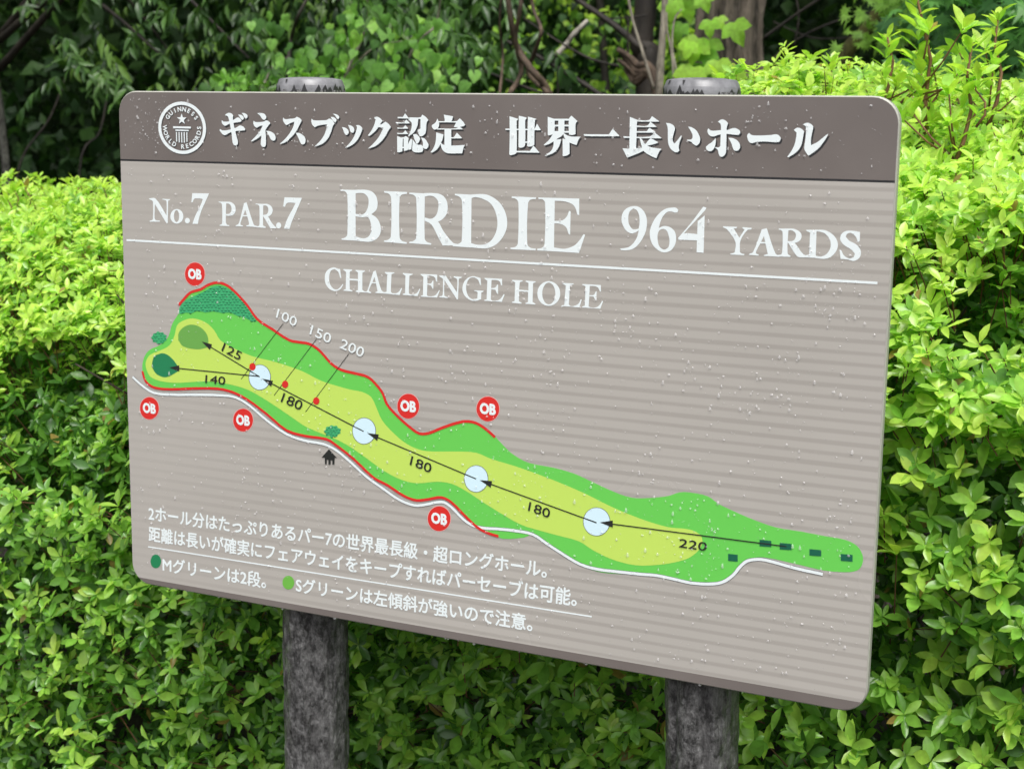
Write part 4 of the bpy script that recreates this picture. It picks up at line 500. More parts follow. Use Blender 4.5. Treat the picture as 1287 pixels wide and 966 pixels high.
1219,3958,1150,3974,1122,3989,1099,4013,1079,4039,1057,4064,1058,4094,1058,4125,1060,4154,1070,4182,1092,4213,1119,4242,1150,4266,1183,4287,1219,4304,1257,4317,1296,4325]],[]]],"map_main_green":[[[[761,3834,792,3831,823,3823,
853,3811,881,3796,920,3770,957,3740,991,3707,1021,3671,1032,3649,1036,3625,1039,3600,1042,3575,1012,3557,982,3539,951,3521,920,3505,884,3488,848,3472,811,3459,773,3453,729,3455,685,3464,643,3478,604,3498,578,3520,557,3549,
539,3580,520,3609,529,3645,537,3682,548,3718,564,3751,578,3769,596,3783,617,3795,638,3804,668,3816,698,3826,729,3832]],[]]],"map_boundary_line":[[[[1069,4630,1101,4662,1133,4694,1167,4726,1210,4768,1255,4809,1307,4845,1372,
4869,1437,4885,1499,4904,1544,4926,1590,4955,1640,4980,1703,5003,1767,5022,1834,5031,1900,5027,1964,5013,2026,4991,2093,4955,2153,4913,2211,4868,2273,4817,2334,4764,2391,4708,2451,4641,2506,4573,2567,4515,2649,4467,2739,4426,
2831,4386,2933,4334,3035,4283,3138,4242,3191,4231,3250,4229,3309,4226,3368,4224,3428,4223,3489,4213,3551,4193,3611,4165,3669,4131,3743,4069,3812,4003,3884,3944,3935,3914,3991,3888,4048,3869,4131,3855,4216,3846,4301,3837,4373,
3829,4447,3820,4519,3798,4584,3759,4639,3712,4693,3663,4720,3636,4746,3606,4768,3574,4794,3519,4815,3465,4842,3418,4891,3366,4947,3318,5005,3273,5072,3222,5140,3175,5211,3130,5263,3097,5315,3068,5369,3051,5419,3049,5470,3058,
5522,3074,5589,3101,5655,3135,5723,3167,5803,3201,5884,3235,5965,3265,6018,3282,6073,3298,6129,3307,6184,3310,6239,3307,6294,3297,6352,3277,6406,3251,6458,3222,6507,3189,6555,3155,6602,3121,6578,3089,6531,3123,6485,3157,6438,
3188,6388,3215,6336,3241,6284,3259,6235,3267,6184,3270,6133,3267,6081,3258,6030,3244,5979,3227,5898,3197,5819,3165,5739,3131,5673,3099,5605,3065,5536,3036,5480,3020,5421,3009,5361,3011,5299,3032,5243,3063,5189,3096,5118,3141,
5048,3190,4981,3241,4921,3288,4863,3338,4810,3394,4779,3447,4758,3503,4734,3554,4714,3582,4690,3608,4665,3633,4613,3682,4560,3727,4503,3762,4439,3780,4369,3789,4297,3797,4212,3806,4125,3815,4038,3831,3977,3850,3917,3878,3860,
3912,3786,3973,3717,4039,3645,4099,3593,4129,3537,4155,3479,4175,3424,4183,3366,4184,3307,4186,3248,4189,3187,4191,3126,4204,3019,4247,2915,4298,2813,4350,2723,4390,2631,4431,2543,4483,2476,4545,2421,4615,2363,4680,2306,4734,
2247,4787,2187,4836,2129,4881,2071,4921,2010,4955,1954,4975,1894,4987,1836,4991,1775,4982,1715,4965,1656,4944,1610,4921,1564,4892,1513,4866,1447,4847,1384,4831,1325,4809,1281,4777,1238,4738,1195,4696,1161,4666,1129,4634,1097,
4602]],[]],[[[354,3519,369,3467,384,3415,408,3373,449,3338,499,3311,552,3295,645,3284,741,3284,838,3290,999,3305,1160,3326,1320,3345,1478,3362,1637,3377,1796,3384,1890,3382,1985,3372,2079,3356,2174,3331,2267,3301,2357,3263,
2481,3203,2602,3135,2721,3067,2839,2992,2955,2915,3076,2856,3188,2828,3306,2815,3425,2806,3542,2804,3660,2806,3779,2798,3843,2779,3903,2751,3960,2720,4062,2664,4163,2606,4262,2545,4377,2463,4488,2378,4602,2303,4675,2271,4753,
2247,4834,2220,4933,2174,5028,2127,5127,2088,5193,2068,5260,2055,5327,2051,5393,2060,5461,2076,5528,2094,5596,2115,5665,2137,5738,2146,5800,2138,5858,2118,5912,2090,5997,2030,6077,1964,6157,1900,6222,1851,6288,1804,6356,1763,
6405,1742,6457,1726,6510,1713,6562,1704,6614,1697,6667,1691,6663,1651,6610,1657,6556,1664,6502,1673,6447,1688,6391,1704,6338,1727,6266,1770,6198,1819,6133,1868,6051,1932,5973,1998,5890,2056,5842,2082,5790,2100,5738,2106,5673,
2097,5608,2077,5540,2056,5471,2038,5401,2020,5329,2011,5254,2015,5183,2030,5113,2050,5012,2091,4915,2138,4818,2182,4741,2209,4661,2233,4582,2269,4464,2346,4353,2431,4240,2511,4143,2572,4042,2630,3940,2684,3885,2715,3829,2741,
3773,2758,3658,2766,3542,2764,3423,2766,3302,2775,3180,2788,3062,2818,2935,2881,2817,2958,2701,3033,2582,3101,2463,3167,2341,3227,2253,3263,2162,3293,2071,3316,1979,3332,1888,3342,1796,3344,1639,3337,1482,3322,1324,3305,1164,
3286,1003,3265,842,3250,743,3244,643,3244,544,3255,483,3275,427,3304,378,3347,348,3399,331,3455,316,3509]],[]]],"map_road_edge":[[[[148,3426,203,3387,258,3350,315,3316,392,3273,469,3236,549,3213,674,3204,803,3209,932,3218,
1061,3227,1188,3241,1318,3253,1475,3267,1633,3280,1792,3289,1901,3295,2012,3298,2124,3288,2222,3261,2316,3222,2407,3176,2514,3111,2618,3041,2722,2976,2838,2913,2956,2854,3077,2803,3176,2775,3278,2757,3381,2743,3498,2736,3616,
2734,3736,2724,3813,2706,3888,2681,3961,2650,4051,2600,4137,2545,4223,2488,4308,2428,4393,2367,4477,2311,4567,2262,4660,2215,4753,2169,4850,2118,4947,2069,5045,2026,5124,2003,5206,1986,5288,1978,5339,1981,5391,1991,5445,2005,
5513,2025,5580,2048,5650,2068,5693,2078,5737,2085,5783,2084,5832,2069,5876,2047,5917,2021,5986,1968,6052,1912,6119,1864,6168,1835,6219,1812,6271,1796,6334,1788,6399,1786,6465,1787,6517,1790,6568,1796,6622,1801,6727,1807,6832,
1812,6937,1813,7029,1814,7123,1810,7216,1795,7300,1763,7377,1721,7454,1680,7542,1639,7631,1598,7721,1557,7795,1523,7870,1491,7946,1466,8029,1449,8115,1439,8202,1433,8311,1433,8421,1438,8532,1443,8635,1447,8738,1451,8840,1456,
8922,1462,9003,1469,9087,1472,9169,1469,9250,1463,9331,1457,9411,1450,9490,1444,9570,1441,9647,1444,9725,1451,9802,1461,9868,1472,9930,1488,9988,1511,10040,1543,10087,1584,10132,1628,10162,1667,10189,1711,10221,1756,10251,
1790,10283,1824,10321,1853,10373,1876,10427,1890,10481,1901,10535,1905,10589,1904,10640,1899,10755,1885,10868,1868,10981,1854,11103,1842,11227,1834,11351,1825,11347,1773,11223,1782,11099,1790,10975,1802,10860,1816,10747,1833,
10634,1847,10585,1852,10537,1853,10489,1849,10439,1840,10391,1826,10347,1807,10317,1786,10289,1756,10263,1724,10233,1683,10204,1637,10170,1594,10123,1546,10070,1501,10012,1465,9946,1438,9878,1422,9810,1409,9731,1399,9651,
1392,9570,1389,9488,1392,9407,1398,9327,1405,9246,1411,9167,1417,9087,1420,9007,1417,8926,1410,8844,1404,8740,1399,8637,1395,8534,1391,8423,1386,8313,1381,8200,1381,8111,1387,8021,1397,7932,1416,7852,1443,7775,1475,7699,1509,
7609,1550,7520,1591,7430,1634,7353,1675,7278,1715,7202,1745,7117,1758,7029,1762,6937,1761,6834,1760,6729,1755,6626,1749,6574,1744,6521,1738,6467,1735,6399,1734,6330,1736,6261,1746,6201,1764,6144,1789,6091,1820,6020,1872,5954,
1928,5887,1979,5850,2001,5812,2021,5775,2032,5741,2033,5703,2026,5664,2018,5596,1998,5529,1975,5459,1955,5403,1941,5345,1929,5286,1926,5198,1934,5112,1953,5027,1978,4925,2021,4826,2072,4729,2123,4636,2169,4543,2216,4451,2267,
4363,2325,4278,2386,4193,2446,4109,2501,4025,2556,3937,2604,3870,2633,3799,2656,3728,2672,3614,2682,3496,2684,3377,2691,3270,2705,3164,2725,3059,2755,2934,2806,2814,2867,2696,2932,2590,2997,2486,3067,2381,3130,2294,3174,2206,
3211,2114,3236,2010,3246,1903,3243,1794,3237,1637,3228,1479,3215,1322,3201,1194,3189,1065,3175,936,3166,805,3157,674,3152,541,3161,451,3188,368,3227,289,3270,230,3306,173,3345,118,3384]],[]]],"map_road":[[[[145,3421,199,3382,
255,3345,312,3310,389,3268,467,3231,548,3207,674,3198,803,3203,933,3212,1061,3221,1189,3235,1318,3247,1475,3261,1634,3274,1792,3283,1901,3289,2012,3292,2122,3282,2221,3255,2313,3216,2404,3170,2511,3106,2615,3036,2719,2971,
2835,2908,2953,2848,3075,2798,3175,2769,3277,2751,3381,2737,3498,2730,3616,2728,3735,2718,3811,2700,3886,2676,3958,2645,4048,2595,4134,2540,4219,2484,4305,2423,4389,2362,4474,2306,4564,2257,4657,2210,4750,2164,4847,2113,4945,
2063,5043,2021,5123,1997,5205,1980,5288,1972,5339,1975,5393,1986,5447,1999,5515,2019,5582,2042,5652,2062,5694,2072,5738,2079,5782,2078,5830,2064,5873,2041,5914,2016,5983,1964,6048,1908,6116,1859,6165,1830,6217,1807,6270,1791,
6334,1782,6399,1780,6465,1781,6517,1784,6569,1790,6623,1795,6727,1801,6832,1806,6937,1807,7029,1808,7122,1804,7214,1789,7297,1757,7374,1716,7451,1675,7539,1633,7628,1592,7718,1551,7793,1517,7868,1486,7944,1460,8028,1443,8115,
1433,8202,1427,8312,1427,8421,1432,8532,1437,8635,1441,8738,1445,8841,1450,8922,1456,9004,1463,9087,1466,9169,1463,9249,1457,9331,1451,9411,1444,9490,1438,9570,1435,9648,1438,9726,1445,9803,1455,9869,1467,9932,1482,9991,1506,
10043,1538,10091,1580,10136,1624,10167,1663,10194,1708,10226,1752,10255,1786,10287,1820,10324,1847,10375,1870,10428,1884,10482,1895,10535,1899,10588,1898,10639,1893,10754,1879,10867,1862,10980,1848,11103,1836,11226,1828,11350,
1819,11348,1779,11224,1788,11099,1796,10976,1808,10861,1822,10748,1839,10635,1853,10586,1858,10537,1859,10488,1855,10438,1846,10389,1832,10344,1813,10313,1790,10285,1760,10258,1728,10228,1686,10199,1641,10166,1598,10119,1550,
10067,1506,10009,1470,9944,1444,9877,1427,9809,1415,9730,1405,9650,1398,9570,1395,9488,1398,9407,1404,9327,1411,9247,1417,9167,1423,9087,1426,9006,1423,8926,1416,8843,1410,8740,1405,8637,1401,8534,1397,8423,1392,8312,1387,
8200,1387,8111,1393,8022,1403,7934,1422,7854,1448,7777,1481,7702,1515,7612,1556,7523,1597,7433,1639,7356,1680,7281,1721,7204,1751,7118,1764,7029,1768,6937,1767,6834,1766,6729,1761,6625,1755,6573,1750,6521,1744,6467,1741,6399,
1740,6330,1742,6262,1751,6203,1769,6147,1794,6094,1825,6024,1876,5957,1932,5890,1984,5853,2007,5814,2026,5776,2038,5740,2039,5702,2032,5662,2024,5594,2004,5527,1981,5457,1961,5401,1946,5345,1935,5286,1932,5199,1940,5113,1959,
5029,1983,4927,2027,4829,2077,4732,2128,4639,2174,4546,2221,4454,2272,4367,2330,4281,2391,4197,2450,4112,2506,4028,2561,3940,2609,3872,2638,3801,2662,3729,2678,3614,2688,3496,2690,3377,2697,3271,2711,3165,2731,3061,2760,2937,
2812,2817,2872,2699,2937,2593,3002,2489,3072,2384,3136,2297,3180,2207,3217,2116,3242,2010,3252,1903,3249,1794,3243,1636,3234,1479,3221,1322,3207,1193,3195,1065,3181,935,3172,805,3163,674,3158,542,3167,453,3193,371,3232,292,
3276,233,3311,177,3350,121,3389]],[]]],"map_distance_arrow":[[[[2582,3611,1597,4032,1603,4048,2588,3627]],[]],[[[1508,4079,1663,3959,1703,4051]],[]],[[[2562,3617,975,3612,975,3628,2562,3633]],[]],[[[875,3619,1065,3570,1065,
3670]],[]],[[[4421,2958,2721,3555,2727,3571,4427,2974]],[]],[[[2630,3596,2792,3486,2825,3581]],[]],[[[6296,2460,4583,2914,4587,2930,6300,2476]],[]],[[[4488,2947,4659,2850,4685,2947]],[]],[[[8171,2061,6454,2428,6458,2444,8175,
2077]],[]],[[[6358,2457,6533,2368,6554,2466]],[]],[[[10853,2093,8324,2073,8324,2089,10853,2109]],[]],[[[8224,2081,8414,2032,8413,2132]],[]]],"map_yardage_line":[[[[3028,4466,2244,3552,2238,3558,3022,4472]],[]],[[[3618,4275,
2846,3354,2840,3360,3612,4281]],[]],[[[4176,4097,3409,3153,3403,3159,4170,4103]],[]]],"map_yardage_dot":[[[[2515,3769,2510,3747,2497,3727,2477,3713,2454,3707,2432,3709,2413,3720,2400,3738,2396,3759,2401,3782,2414,3801,2434,
3815,2456,3822,2479,3819,2498,3808,2511,3791]],[]],[[[3105,3551,3100,3529,3088,3510,3069,3496,3046,3489,3024,3492,3005,3502,2993,3519,2989,3541,2994,3563,3007,3583,3026,3597,3048,3603,3070,3601,3089,3590,3101,3573]],[]],[[[3659,
3350,3654,3328,3642,3308,3623,3294,3601,3288,3579,3290,3561,3301,3549,3318,3545,3339,3549,3361,3562,3381,3581,3394,3602,3401,3624,3399,3642,3388,3655,3371]],[]]],"map_landing_zone_outline":[[[[2789,3629,2783,3585,2768,3541,
2743,3502,2710,3467,2670,3440,2627,3421,2581,3412,2535,3413,2492,3424,2453,3444,2421,3473,2397,3508,2383,3549,2378,3593,2384,3638,2400,3682,2426,3722,2459,3756,2498,3783,2542,3802,2588,3810,2634,3809,2677,3798,2715,3778,2747,
3749,2770,3714,2785,3673]],[]],[[[4637,2992,4632,2947,4617,2903,4593,2862,4560,2827,4521,2799,4478,2779,4432,2769,4387,2769,4343,2780,4304,2800,4271,2828,4247,2864,4232,2905,4227,2950,4232,2996,4248,3040,4273,3081,4305,3116,
4344,3144,4388,3163,4434,3173,4479,3172,4522,3162,4561,3142,4593,3113,4617,3078,4632,3037]],[]],[[[6493,2491,6489,2446,6475,2402,6452,2362,6422,2326,6385,2298,6344,2278,6301,2268,6257,2268,6215,2277,6178,2297,6147,2325,6123,
2360,6108,2401,6102,2445,6107,2490,6121,2534,6144,2575,6175,2610,6212,2638,6253,2658,6296,2668,6340,2668,6381,2658,6418,2638,6449,2610,6473,2575,6487,2535]],[]],[[[8375,2109,8371,2064,8357,2019,8334,1977,8303,1940,8265,1911,
8223,1890,8178,1878,8132,1877,8089,1887,8049,1906,8016,1934,7991,1970,7974,2011,7968,2056,7972,2103,7986,2148,8010,2190,8041,2226,8079,2255,8122,2276,8167,2287,8212,2287,8256,2278,8295,2258,8328,2230,8353,2195,8369,2154]],
[]]],"map_landing_zone":[[[[2779,3629,2774,3586,2759,3544,2735,3506,2704,3473,2666,3447,2625,3429,2581,3420,2538,3421,2496,3432,2460,3451,2429,3479,2406,3513,2392,3552,2388,3594,2394,3637,2409,3679,2433,3717,2465,3750,2503,
3776,2544,3794,2588,3802,2631,3801,2672,3790,2709,3771,2739,3743,2761,3709,2775,3670]],[]],[[[4628,2991,4623,2948,4609,2906,4585,2867,4554,2833,4517,2806,4476,2787,4432,2777,4389,2777,4347,2787,4310,2807,4279,2834,4255,2869,
4241,2908,4236,2951,4241,2995,4256,3037,4280,3076,4311,3110,4349,3137,4390,3156,4434,3165,4477,3164,4518,3154,4555,3135,4586,3107,4609,3073,4623,3034]],[]],[[[6484,2490,6480,2447,6467,2405,6445,2366,6416,2332,6381,2305,6342,
2286,6301,2276,6259,2276,6219,2285,6183,2304,6153,2331,6131,2365,6116,2404,6111,2446,6115,2489,6129,2532,6151,2571,6180,2605,6215,2632,6255,2650,6296,2660,6338,2660,6377,2650,6413,2631,6442,2604,6465,2571,6479,2532]],[]],
[[[8367,2108,8363,2064,8350,2021,8328,1981,8298,1945,8262,1917,8221,1897,8178,1886,8134,1885,8092,1894,8054,1913,8022,1940,7998,1974,7982,2014,7976,2057,7980,2102,7994,2145,8016,2186,8047,2221,8083,2249,8124,2269,8167,2279,
8211,2280,8252,2270,8290,2252,8321,2225,8345,2191,8361,2151]],[]]],"map_boundary_marker":[[[[1591,5126,1586,5086,1571,5047,1548,5012,1517,4982,1481,4958,1441,4942,1399,4935,1357,4937,1318,4948,1283,4968,1254,4994,1232,5027,
1219,5064,1216,5104,1221,5144,1236,5183,1260,5218,1291,5248,1327,5272,1367,5287,1409,5294,1451,5292,1490,5281,1525,5261,1554,5235,1575,5202,1588,5165]],[]],[[[640,2946,634,2905,619,2866,595,2829,565,2798,528,2773,488,2755,
446,2747,404,2747,365,2757,330,2775,301,2800,280,2832,267,2869,264,2909,270,2950,285,2990,309,3026,340,3057,376,3082,417,3099,458,3108,500,3107,539,3097,574,3079,603,3054,624,3022,636,2985]],[]],[[[2445,2935,2439,2895,2425,
2856,2402,2820,2373,2788,2337,2764,2298,2746,2257,2738,2215,2738,2176,2747,2142,2765,2113,2790,2091,2822,2078,2858,2074,2898,2080,2938,2095,2977,2117,3013,2147,3045,2183,3069,2222,3086,2264,3095,2305,3094,2343,3085,2378,3067,
2407,3042,2428,3010,2441,2974]],[]],[[[5359,3432,5355,3391,5342,3351,5320,3314,5292,3283,5258,3258,5220,3240,5179,3232,5139,3232,5100,3242,5066,3260,5037,3286,5015,3319,5001,3356,4997,3397,5001,3438,5015,3478,5036,3515,5065,
3546,5100,3571,5138,3588,5178,3596,5218,3596,5257,3586,5291,3567,5320,3541,5341,3509,5355,3472]],[]],[[[6650,3517,6647,3477,6634,3438,6613,3402,6585,3371,6551,3347,6514,3330,6474,3321,6433,3322,6395,3331,6361,3349,6332,3374,
6310,3406,6296,3442,6291,3482,6295,3522,6308,3561,6329,3596,6357,3627,6391,3652,6429,3668,6469,3676,6509,3676,6547,3666,6581,3648,6610,3623,6632,3592,6645,3555]],[]],[[[5887,1828,5882,1786,5869,1746,5847,1708,5818,1674,5782,
1648,5743,1629,5701,1618,5659,1617,5619,1626,5583,1643,5553,1669,5530,1701,5516,1738,5511,1779,5515,1821,5529,1862,5551,1900,5581,1933,5617,1960,5657,1979,5698,1989,5740,1989,5780,1981,5815,1963,5845,1938,5868,1906,5882,1869]],
[]]],"map_boundary_marker_rim":[[[[1603,5126,1597,5084,1581,5043,1557,5006,1525,4975,1486,4950,1444,4933,1399,4926,1355,4928,1313,4939,1275,4960,1244,4988,1221,5022,1208,5062,1204,5103,1210,5146,1226,5187,1251,5224,1283,5255,
1322,5280,1365,5296,1409,5303,1453,5301,1495,5289,1532,5269,1563,5241,1586,5207,1599,5168]],[]],[[[652,2947,646,2904,630,2862,605,2824,572,2791,533,2764,491,2746,446,2737,401,2737,359,2747,322,2766,291,2793,268,2827,255,2866,
251,2908,258,2951,274,2993,300,3031,332,3064,371,3091,414,3109,459,3118,503,3117,545,3107,582,3088,612,3061,635,3027,648,2988]],[]],[[[2456,2936,2450,2894,2435,2853,2411,2815,2380,2782,2342,2755,2300,2737,2256,2728,2213,2728,
2171,2738,2134,2756,2103,2783,2081,2817,2067,2855,2063,2897,2069,2939,2084,2980,2108,3019,2140,3051,2178,3077,2220,3095,2264,3104,2307,3104,2349,3094,2385,3075,2416,3049,2438,3015,2452,2977]],[]],[[[5370,3433,5365,3390,5351,
3348,5329,3309,5298,3276,5262,3250,5222,3232,5179,3222,5136,3223,5096,3233,5059,3252,5029,3280,5006,3314,4991,3353,4986,3396,4991,3439,5005,3481,5028,3519,5059,3553,5095,3579,5136,3597,5178,3605,5221,3605,5261,3594,5297,3575,
5328,3547,5350,3513,5365,3475]],[]],[[[6660,3517,6656,3476,6643,3435,6621,3398,6591,3365,6556,3339,6516,3321,6474,3313,6431,3313,6391,3323,6355,3341,6324,3368,6301,3401,6286,3440,6281,3481,6285,3523,6299,3564,6321,3601,6351,
3634,6387,3659,6427,3677,6469,3685,6511,3685,6551,3675,6587,3656,6617,3629,6640,3596,6655,3558]],[]],[[[5897,1829,5892,1786,5878,1743,5855,1703,5824,1668,5787,1640,5745,1620,5701,1609,5657,1608,5614,1617,5576,1635,5545,1662,
5521,1696,5506,1735,5500,1778,5505,1822,5520,1865,5543,1905,5575,1940,5612,1968,5654,1987,5698,1998,5742,1999,5784,1990,5822,1971,5853,1945,5877,1911,5892,1872]],[]]],"map_hut":[[[[3686,2488,3819,2631,3961,2511,3918,2514,
3913,2407,3878,2403,3878,2467,3848,2468,3847,2399,3808,2395,3809,2467,3778,2464,3777,2395,3747,2396,3743,2494]],[]]],"map_tee_box":[[[[10489,2142,10648,2149,10651,2066,10493,2055]],[]],[[[10761,2138,10918,2144,10922,2062,
10765,2051]],[]],[[[11157,2109,11311,2116,11315,2034,11161,2024]],[]],[[[11567,2103,11718,2110,11723,2021,11572,2011]],[]],[[[10070,1893,10201,1896,10205,1804,10073,1797]],[]]],"map_trees":[[[[1084,4485,1091,4567,1145,4643,
1224,4702,1314,4746,1444,4803,1575,4858,1645,4899,1717,4936,1797,4958,1880,4964,1973,4948,2063,4915,2157,4863,2243,4798,2324,4722,2399,4639,2479,4561,2536,4472,2503,4454,2441,4465,2385,4487,2328,4510,2260,4517,2192,4523,2124,
4547,2055,4567,1986,4560,1916,4550,1824,4557,1731,4564,1661,4549,1590,4535,1520,4547,1450,4556,1390,4534,1331,4509,1272,4508,1213,4509,1139,4481]],[]],[[[814,4085,827,4067,836,4051,815,4037,789,4026,777,4008,763,3991,736,
3989,707,3989,681,3977,655,3970,637,3984,620,3999,589,3997,559,3998,558,4015,560,4036,539,4049,524,4063,539,4080,560,4095,564,4113,570,4130,596,4137,623,4143,641,4162,661,4178,686,4169,711,4157,738,4163,766,4167,776,4152,
785,4135,812,4130,835,4121,827,4103]],[]],[[[4018,2924,4022,2907,4023,2892,4000,2880,3976,2870,3969,2851,3960,2833,3934,2831,3907,2832,3883,2819,3859,2810,3842,2822,3826,2836,3795,2833,3766,2833,3764,2849,3766,2869,3745,2881,
3731,2894,3747,2911,3768,2926,3767,2945,3768,2962,3794,2971,3823,2975,3842,2990,3861,3001,3885,2998,3908,2992,3935,2998,3960,3001,3970,2986,3978,2969,4007,2966,4033,2960,4029,2943]],[]]],"map_trees_mark":[[[[1845,4962,1862,
4940,1889,4942,1905,4968,1890,4954,1865,4951]],[]],[[[1668,4919,1685,4897,1713,4899,1728,4925,1713,4911,1689,4908]],[]],[[[1732,4916,1750,4893,1777,4896,1793,4922,1777,4907,1753,4905]],[]],[[[1801,4923,1819,4901,1846,4903,
1862,4929,1846,4915,1822,4912]],[]],[[[1882,4935,1899,4912,1926,4915,1942,4941,1927,4926,1903,4924]],[]],[[[1936,4936,1953,4914,1980,4917,1996,4942,1980,4928,1956,4925]],[]],[[[1565,4870,1582,4848,1610,4851,1625,4876,1610,
4862,1586,4859]],[]],[[[1626,4878,1643,4856,1670,4859,1686,4884,1671,4870,1646,4867]],[]],[[[1708,4878,1726,4856,1753,4859,1769,4884,1753,4870,1729,4867]],[]],[[[1764,4887,1781,4865,1808,4868,1824,4893,1809,4879,1785,4876]],
[]],[[[1830,4890,1848,4867,1875,4870,1891,4896,1875,4881,1851,4879]],[]],[[[1911,4895,1929,4873,1956,4876,1971,4901,1956,4887,1932,4884]],[]],[[[1969,4893,1986,4871,2013,4874,2029,4899,2013,4885,1989,4882]],[]],[[[2041,4890,
2059,4868,2086,4871,2101,4896,2086,4882,2062,4879]],[]],[[[1461,4819,1478,4797,1506,4800,1522,4826,1506,4811,1482,4808]],[]],[[[1532,4826,1550,4804,1577,4807,1593,4833,1578,4818,1553,4815]],[]],[[[1601,4827,1618,4804,1646,
4807,1661,4833,1646,4819,1622,4816]],[]],[[[1669,4830,1686,4807,1714,4810,1729,4836,1714,4821,1690,4819]],[]],[[[1733,4844,1751,4821,1778,4824,1794,4850,1778,4835,1754,4833]],[]],[[[1797,4836,1815,4814,1842,4816,1858,4842,
1842,4828,1818,4825]],[]],[[[1880,4840,1897,4818,1924,4821,1940,4847,1924,4832,1900,4829]],[]],[[[1939,4848,1956,4826,1983,4829,1999,4854,1983,4840,1959,4837]],[]],[[[2016,4853,2034,4831,2061,4834,2076,4859,2061,4845,2037,
4842]],[]],[[[2086,4859,2103,4837,2130,4840,2145,4865,2130,4851,2106,4848]],[]],[[[1424,4784,1442,4762,1470,4765,1486,4791,1470,4776,1445,4773]],[]],[[[1494,4787,1512,4765,1539,4768,1555,4793,1539,4779,1515,4776]],[]],[[[1563,
4781,1580,4759,1608,4762,1624,4788,1608,4773,1584,4770]],[]],[[[1634,4789,1652,4767,1679,4770,1695,4796,1680,4781,1655,4778]],[]],[[[1704,4799,1722,4777,1749,4780,1765,4805,1750,4791,1725,4788]],[]],[[[1770,4801,1788,4779,
1815,4782,1831,4808,1815,4793,1791,4790]],[]],[[[1844,4799,1861,4777,1888,4780,1904,4806,1889,4791,1865,4788]],[]],[[[1906,4807,1923,4785,1950,4788,1966,4813,1950,4799,1926,4796]],[]],[[[1967,4818,1984,4796,2011,4799,2027,
4825,2011,4810,1987,4807]],[]],[[[2046,4817,2064,4794,2090,4797,2106,4823,2091,4808,2067,4806]],[]],[[[2120,4819,2137,4797,2164,4800,2180,4826,2164,4811,2141,4808]],[]],[[[1301,4726,1319,4703,1347,4706,1363,4732,1347,4717,
1323,4715]],[]],[[[1387,4733,1405,4710,1432,4713,1448,4739,1433,4725,1408,4722]],[]],[[[1449,4732,1467,4709,1494,4712,1510,4738,1495,4723,1470,4721]],[]],[[[1526,4749,1544,4726,1571,4729,1587,4755,1572,4740,1547,4738]],[]],
[[[1598,4751,1616,4729,1643,4732,1659,4758,1644,4743,1619,4740]],[]],[[[1657,4745,1675,4723,1702,4726,1718,4752,1703,4737,1678,4734]],[]],[[[1730,4751,1747,4728,1774,4731,1790,4757,1775,4742,1750,4740]],[]],[[[1795,4754,1812,
4731,1839,4734,1855,4760,1840,4745,1815,4743]],[]],[[[1865,4769,1882,4747,1909,4750,1925,4775,1909,4761,1885,4758]],[]],[[[1940,4771,1957,4749,1984,4752,2000,4777,1985,4763,1960,4760]],[]],[[[2010,4767,2027,4745,2054,4748,
2069,4773,2054,4759,2030,4756]],[]],[[[2082,4785,2099,4763,2126,4766,2142,4792,2127,4777,2103,4774]],[]],[[[2143,4781,2161,4759,2188,4762,2203,4787,2188,4773,2164,4770]],[]],[[[2215,4783,2232,4761,2259,4764,2275,4789,2259,
4775,2236,4772]],[]],[[[1200,4673,1218,4651,1246,4654,1262,4680,1246,4665,1221,4662]],[]],[[[1268,4678,1286,4656,1314,4659,1330,4685,1314,4670,1290,4667]],[]],[[[1349,4688,1366,4665,1394,4668,1410,4694,1394,4679,1370,4676]],
[]],[[[1413,4699,1431,4676,1458,4679,1474,4705,1459,4691,1434,4688]],[]],[[[1490,4701,1507,4678,1535,4681,1551,4707,1535,4692,1511,4689]],[]],[[[1558,4708,1576,4686,1603,4689,1619,4715,1603,4700,1579,4697]],[]],[[[1617,4712,
1635,4690,1662,4693,1678,4719,1663,4704,1638,4701]],[]],[[[1701,4717,1719,4695,1746,4698,1762,4724,1746,4709,1722,4706]],[]],[[[1773,4719,1790,4696,1817,4699,1833,4725,1818,4711,1793,4708]],[]],[[[1836,4723,1854,4701,1881,
4704,1896,4730,1881,4715,1857,4712]],[]],[[[1907,4732,1924,4709,1951,4712,1967,4738,1951,4724,1927,4721]],[]],[[[1972,4723,1989,4701,2016,4704,2032,4730,2016,4715,1992,4712]],[]],[[[2037,4732,2054,4709,2081,4712,2096,4738,
2081,4724,2057,4721]],[]],[[[2108,4742,2126,4719,2153,4722,2168,4748,2153,4734,2129,4731]],[]],[[[2172,4750,2189,4728,2216,4731,2231,4756,2216,4742,2192,4739]],[]],[[[2257,4743,2274,4721,2301,4724,2316,4750,2301,4735,2278,
4732]],[]],[[[1169,4629,1187,4606,1215,4609,1231,4635,1215,4621,1190,4618]],[]],[[[1228,4638,1246,4615,1274,4618,1290,4644,1274,4629,1249,4626]],[]],[[[1310,4641,1328,4619,1355,4622,1371,4648,1356,4633,1331,4630]],[]],[[[1380,
4645,1397,4622,1425,4625,1441,4651,1425,4637,1401,4634]],[]],[[[1444,4648,1462,4625,1490,4628,1505,4654,1490,4639,1465,4637]],[]],[[[1517,4657,1535,4635,1562,4638,1578,4664,1562,4649,1538,4646]],[]],[[[1596,4661,1614,4639,
1641,4642,1657,4668,1642,4653,1617,4650]],[]],[[[1656,4672,1673,4650,1701,4653,1716,4679,1701,4664,1677,4661]],[]],[[[1726,4671,1743,4648,1771,4651,1786,4677,1771,4663,1747,4660]],[]],[[[1808,4672,1826,4650,1853,4653,1868,
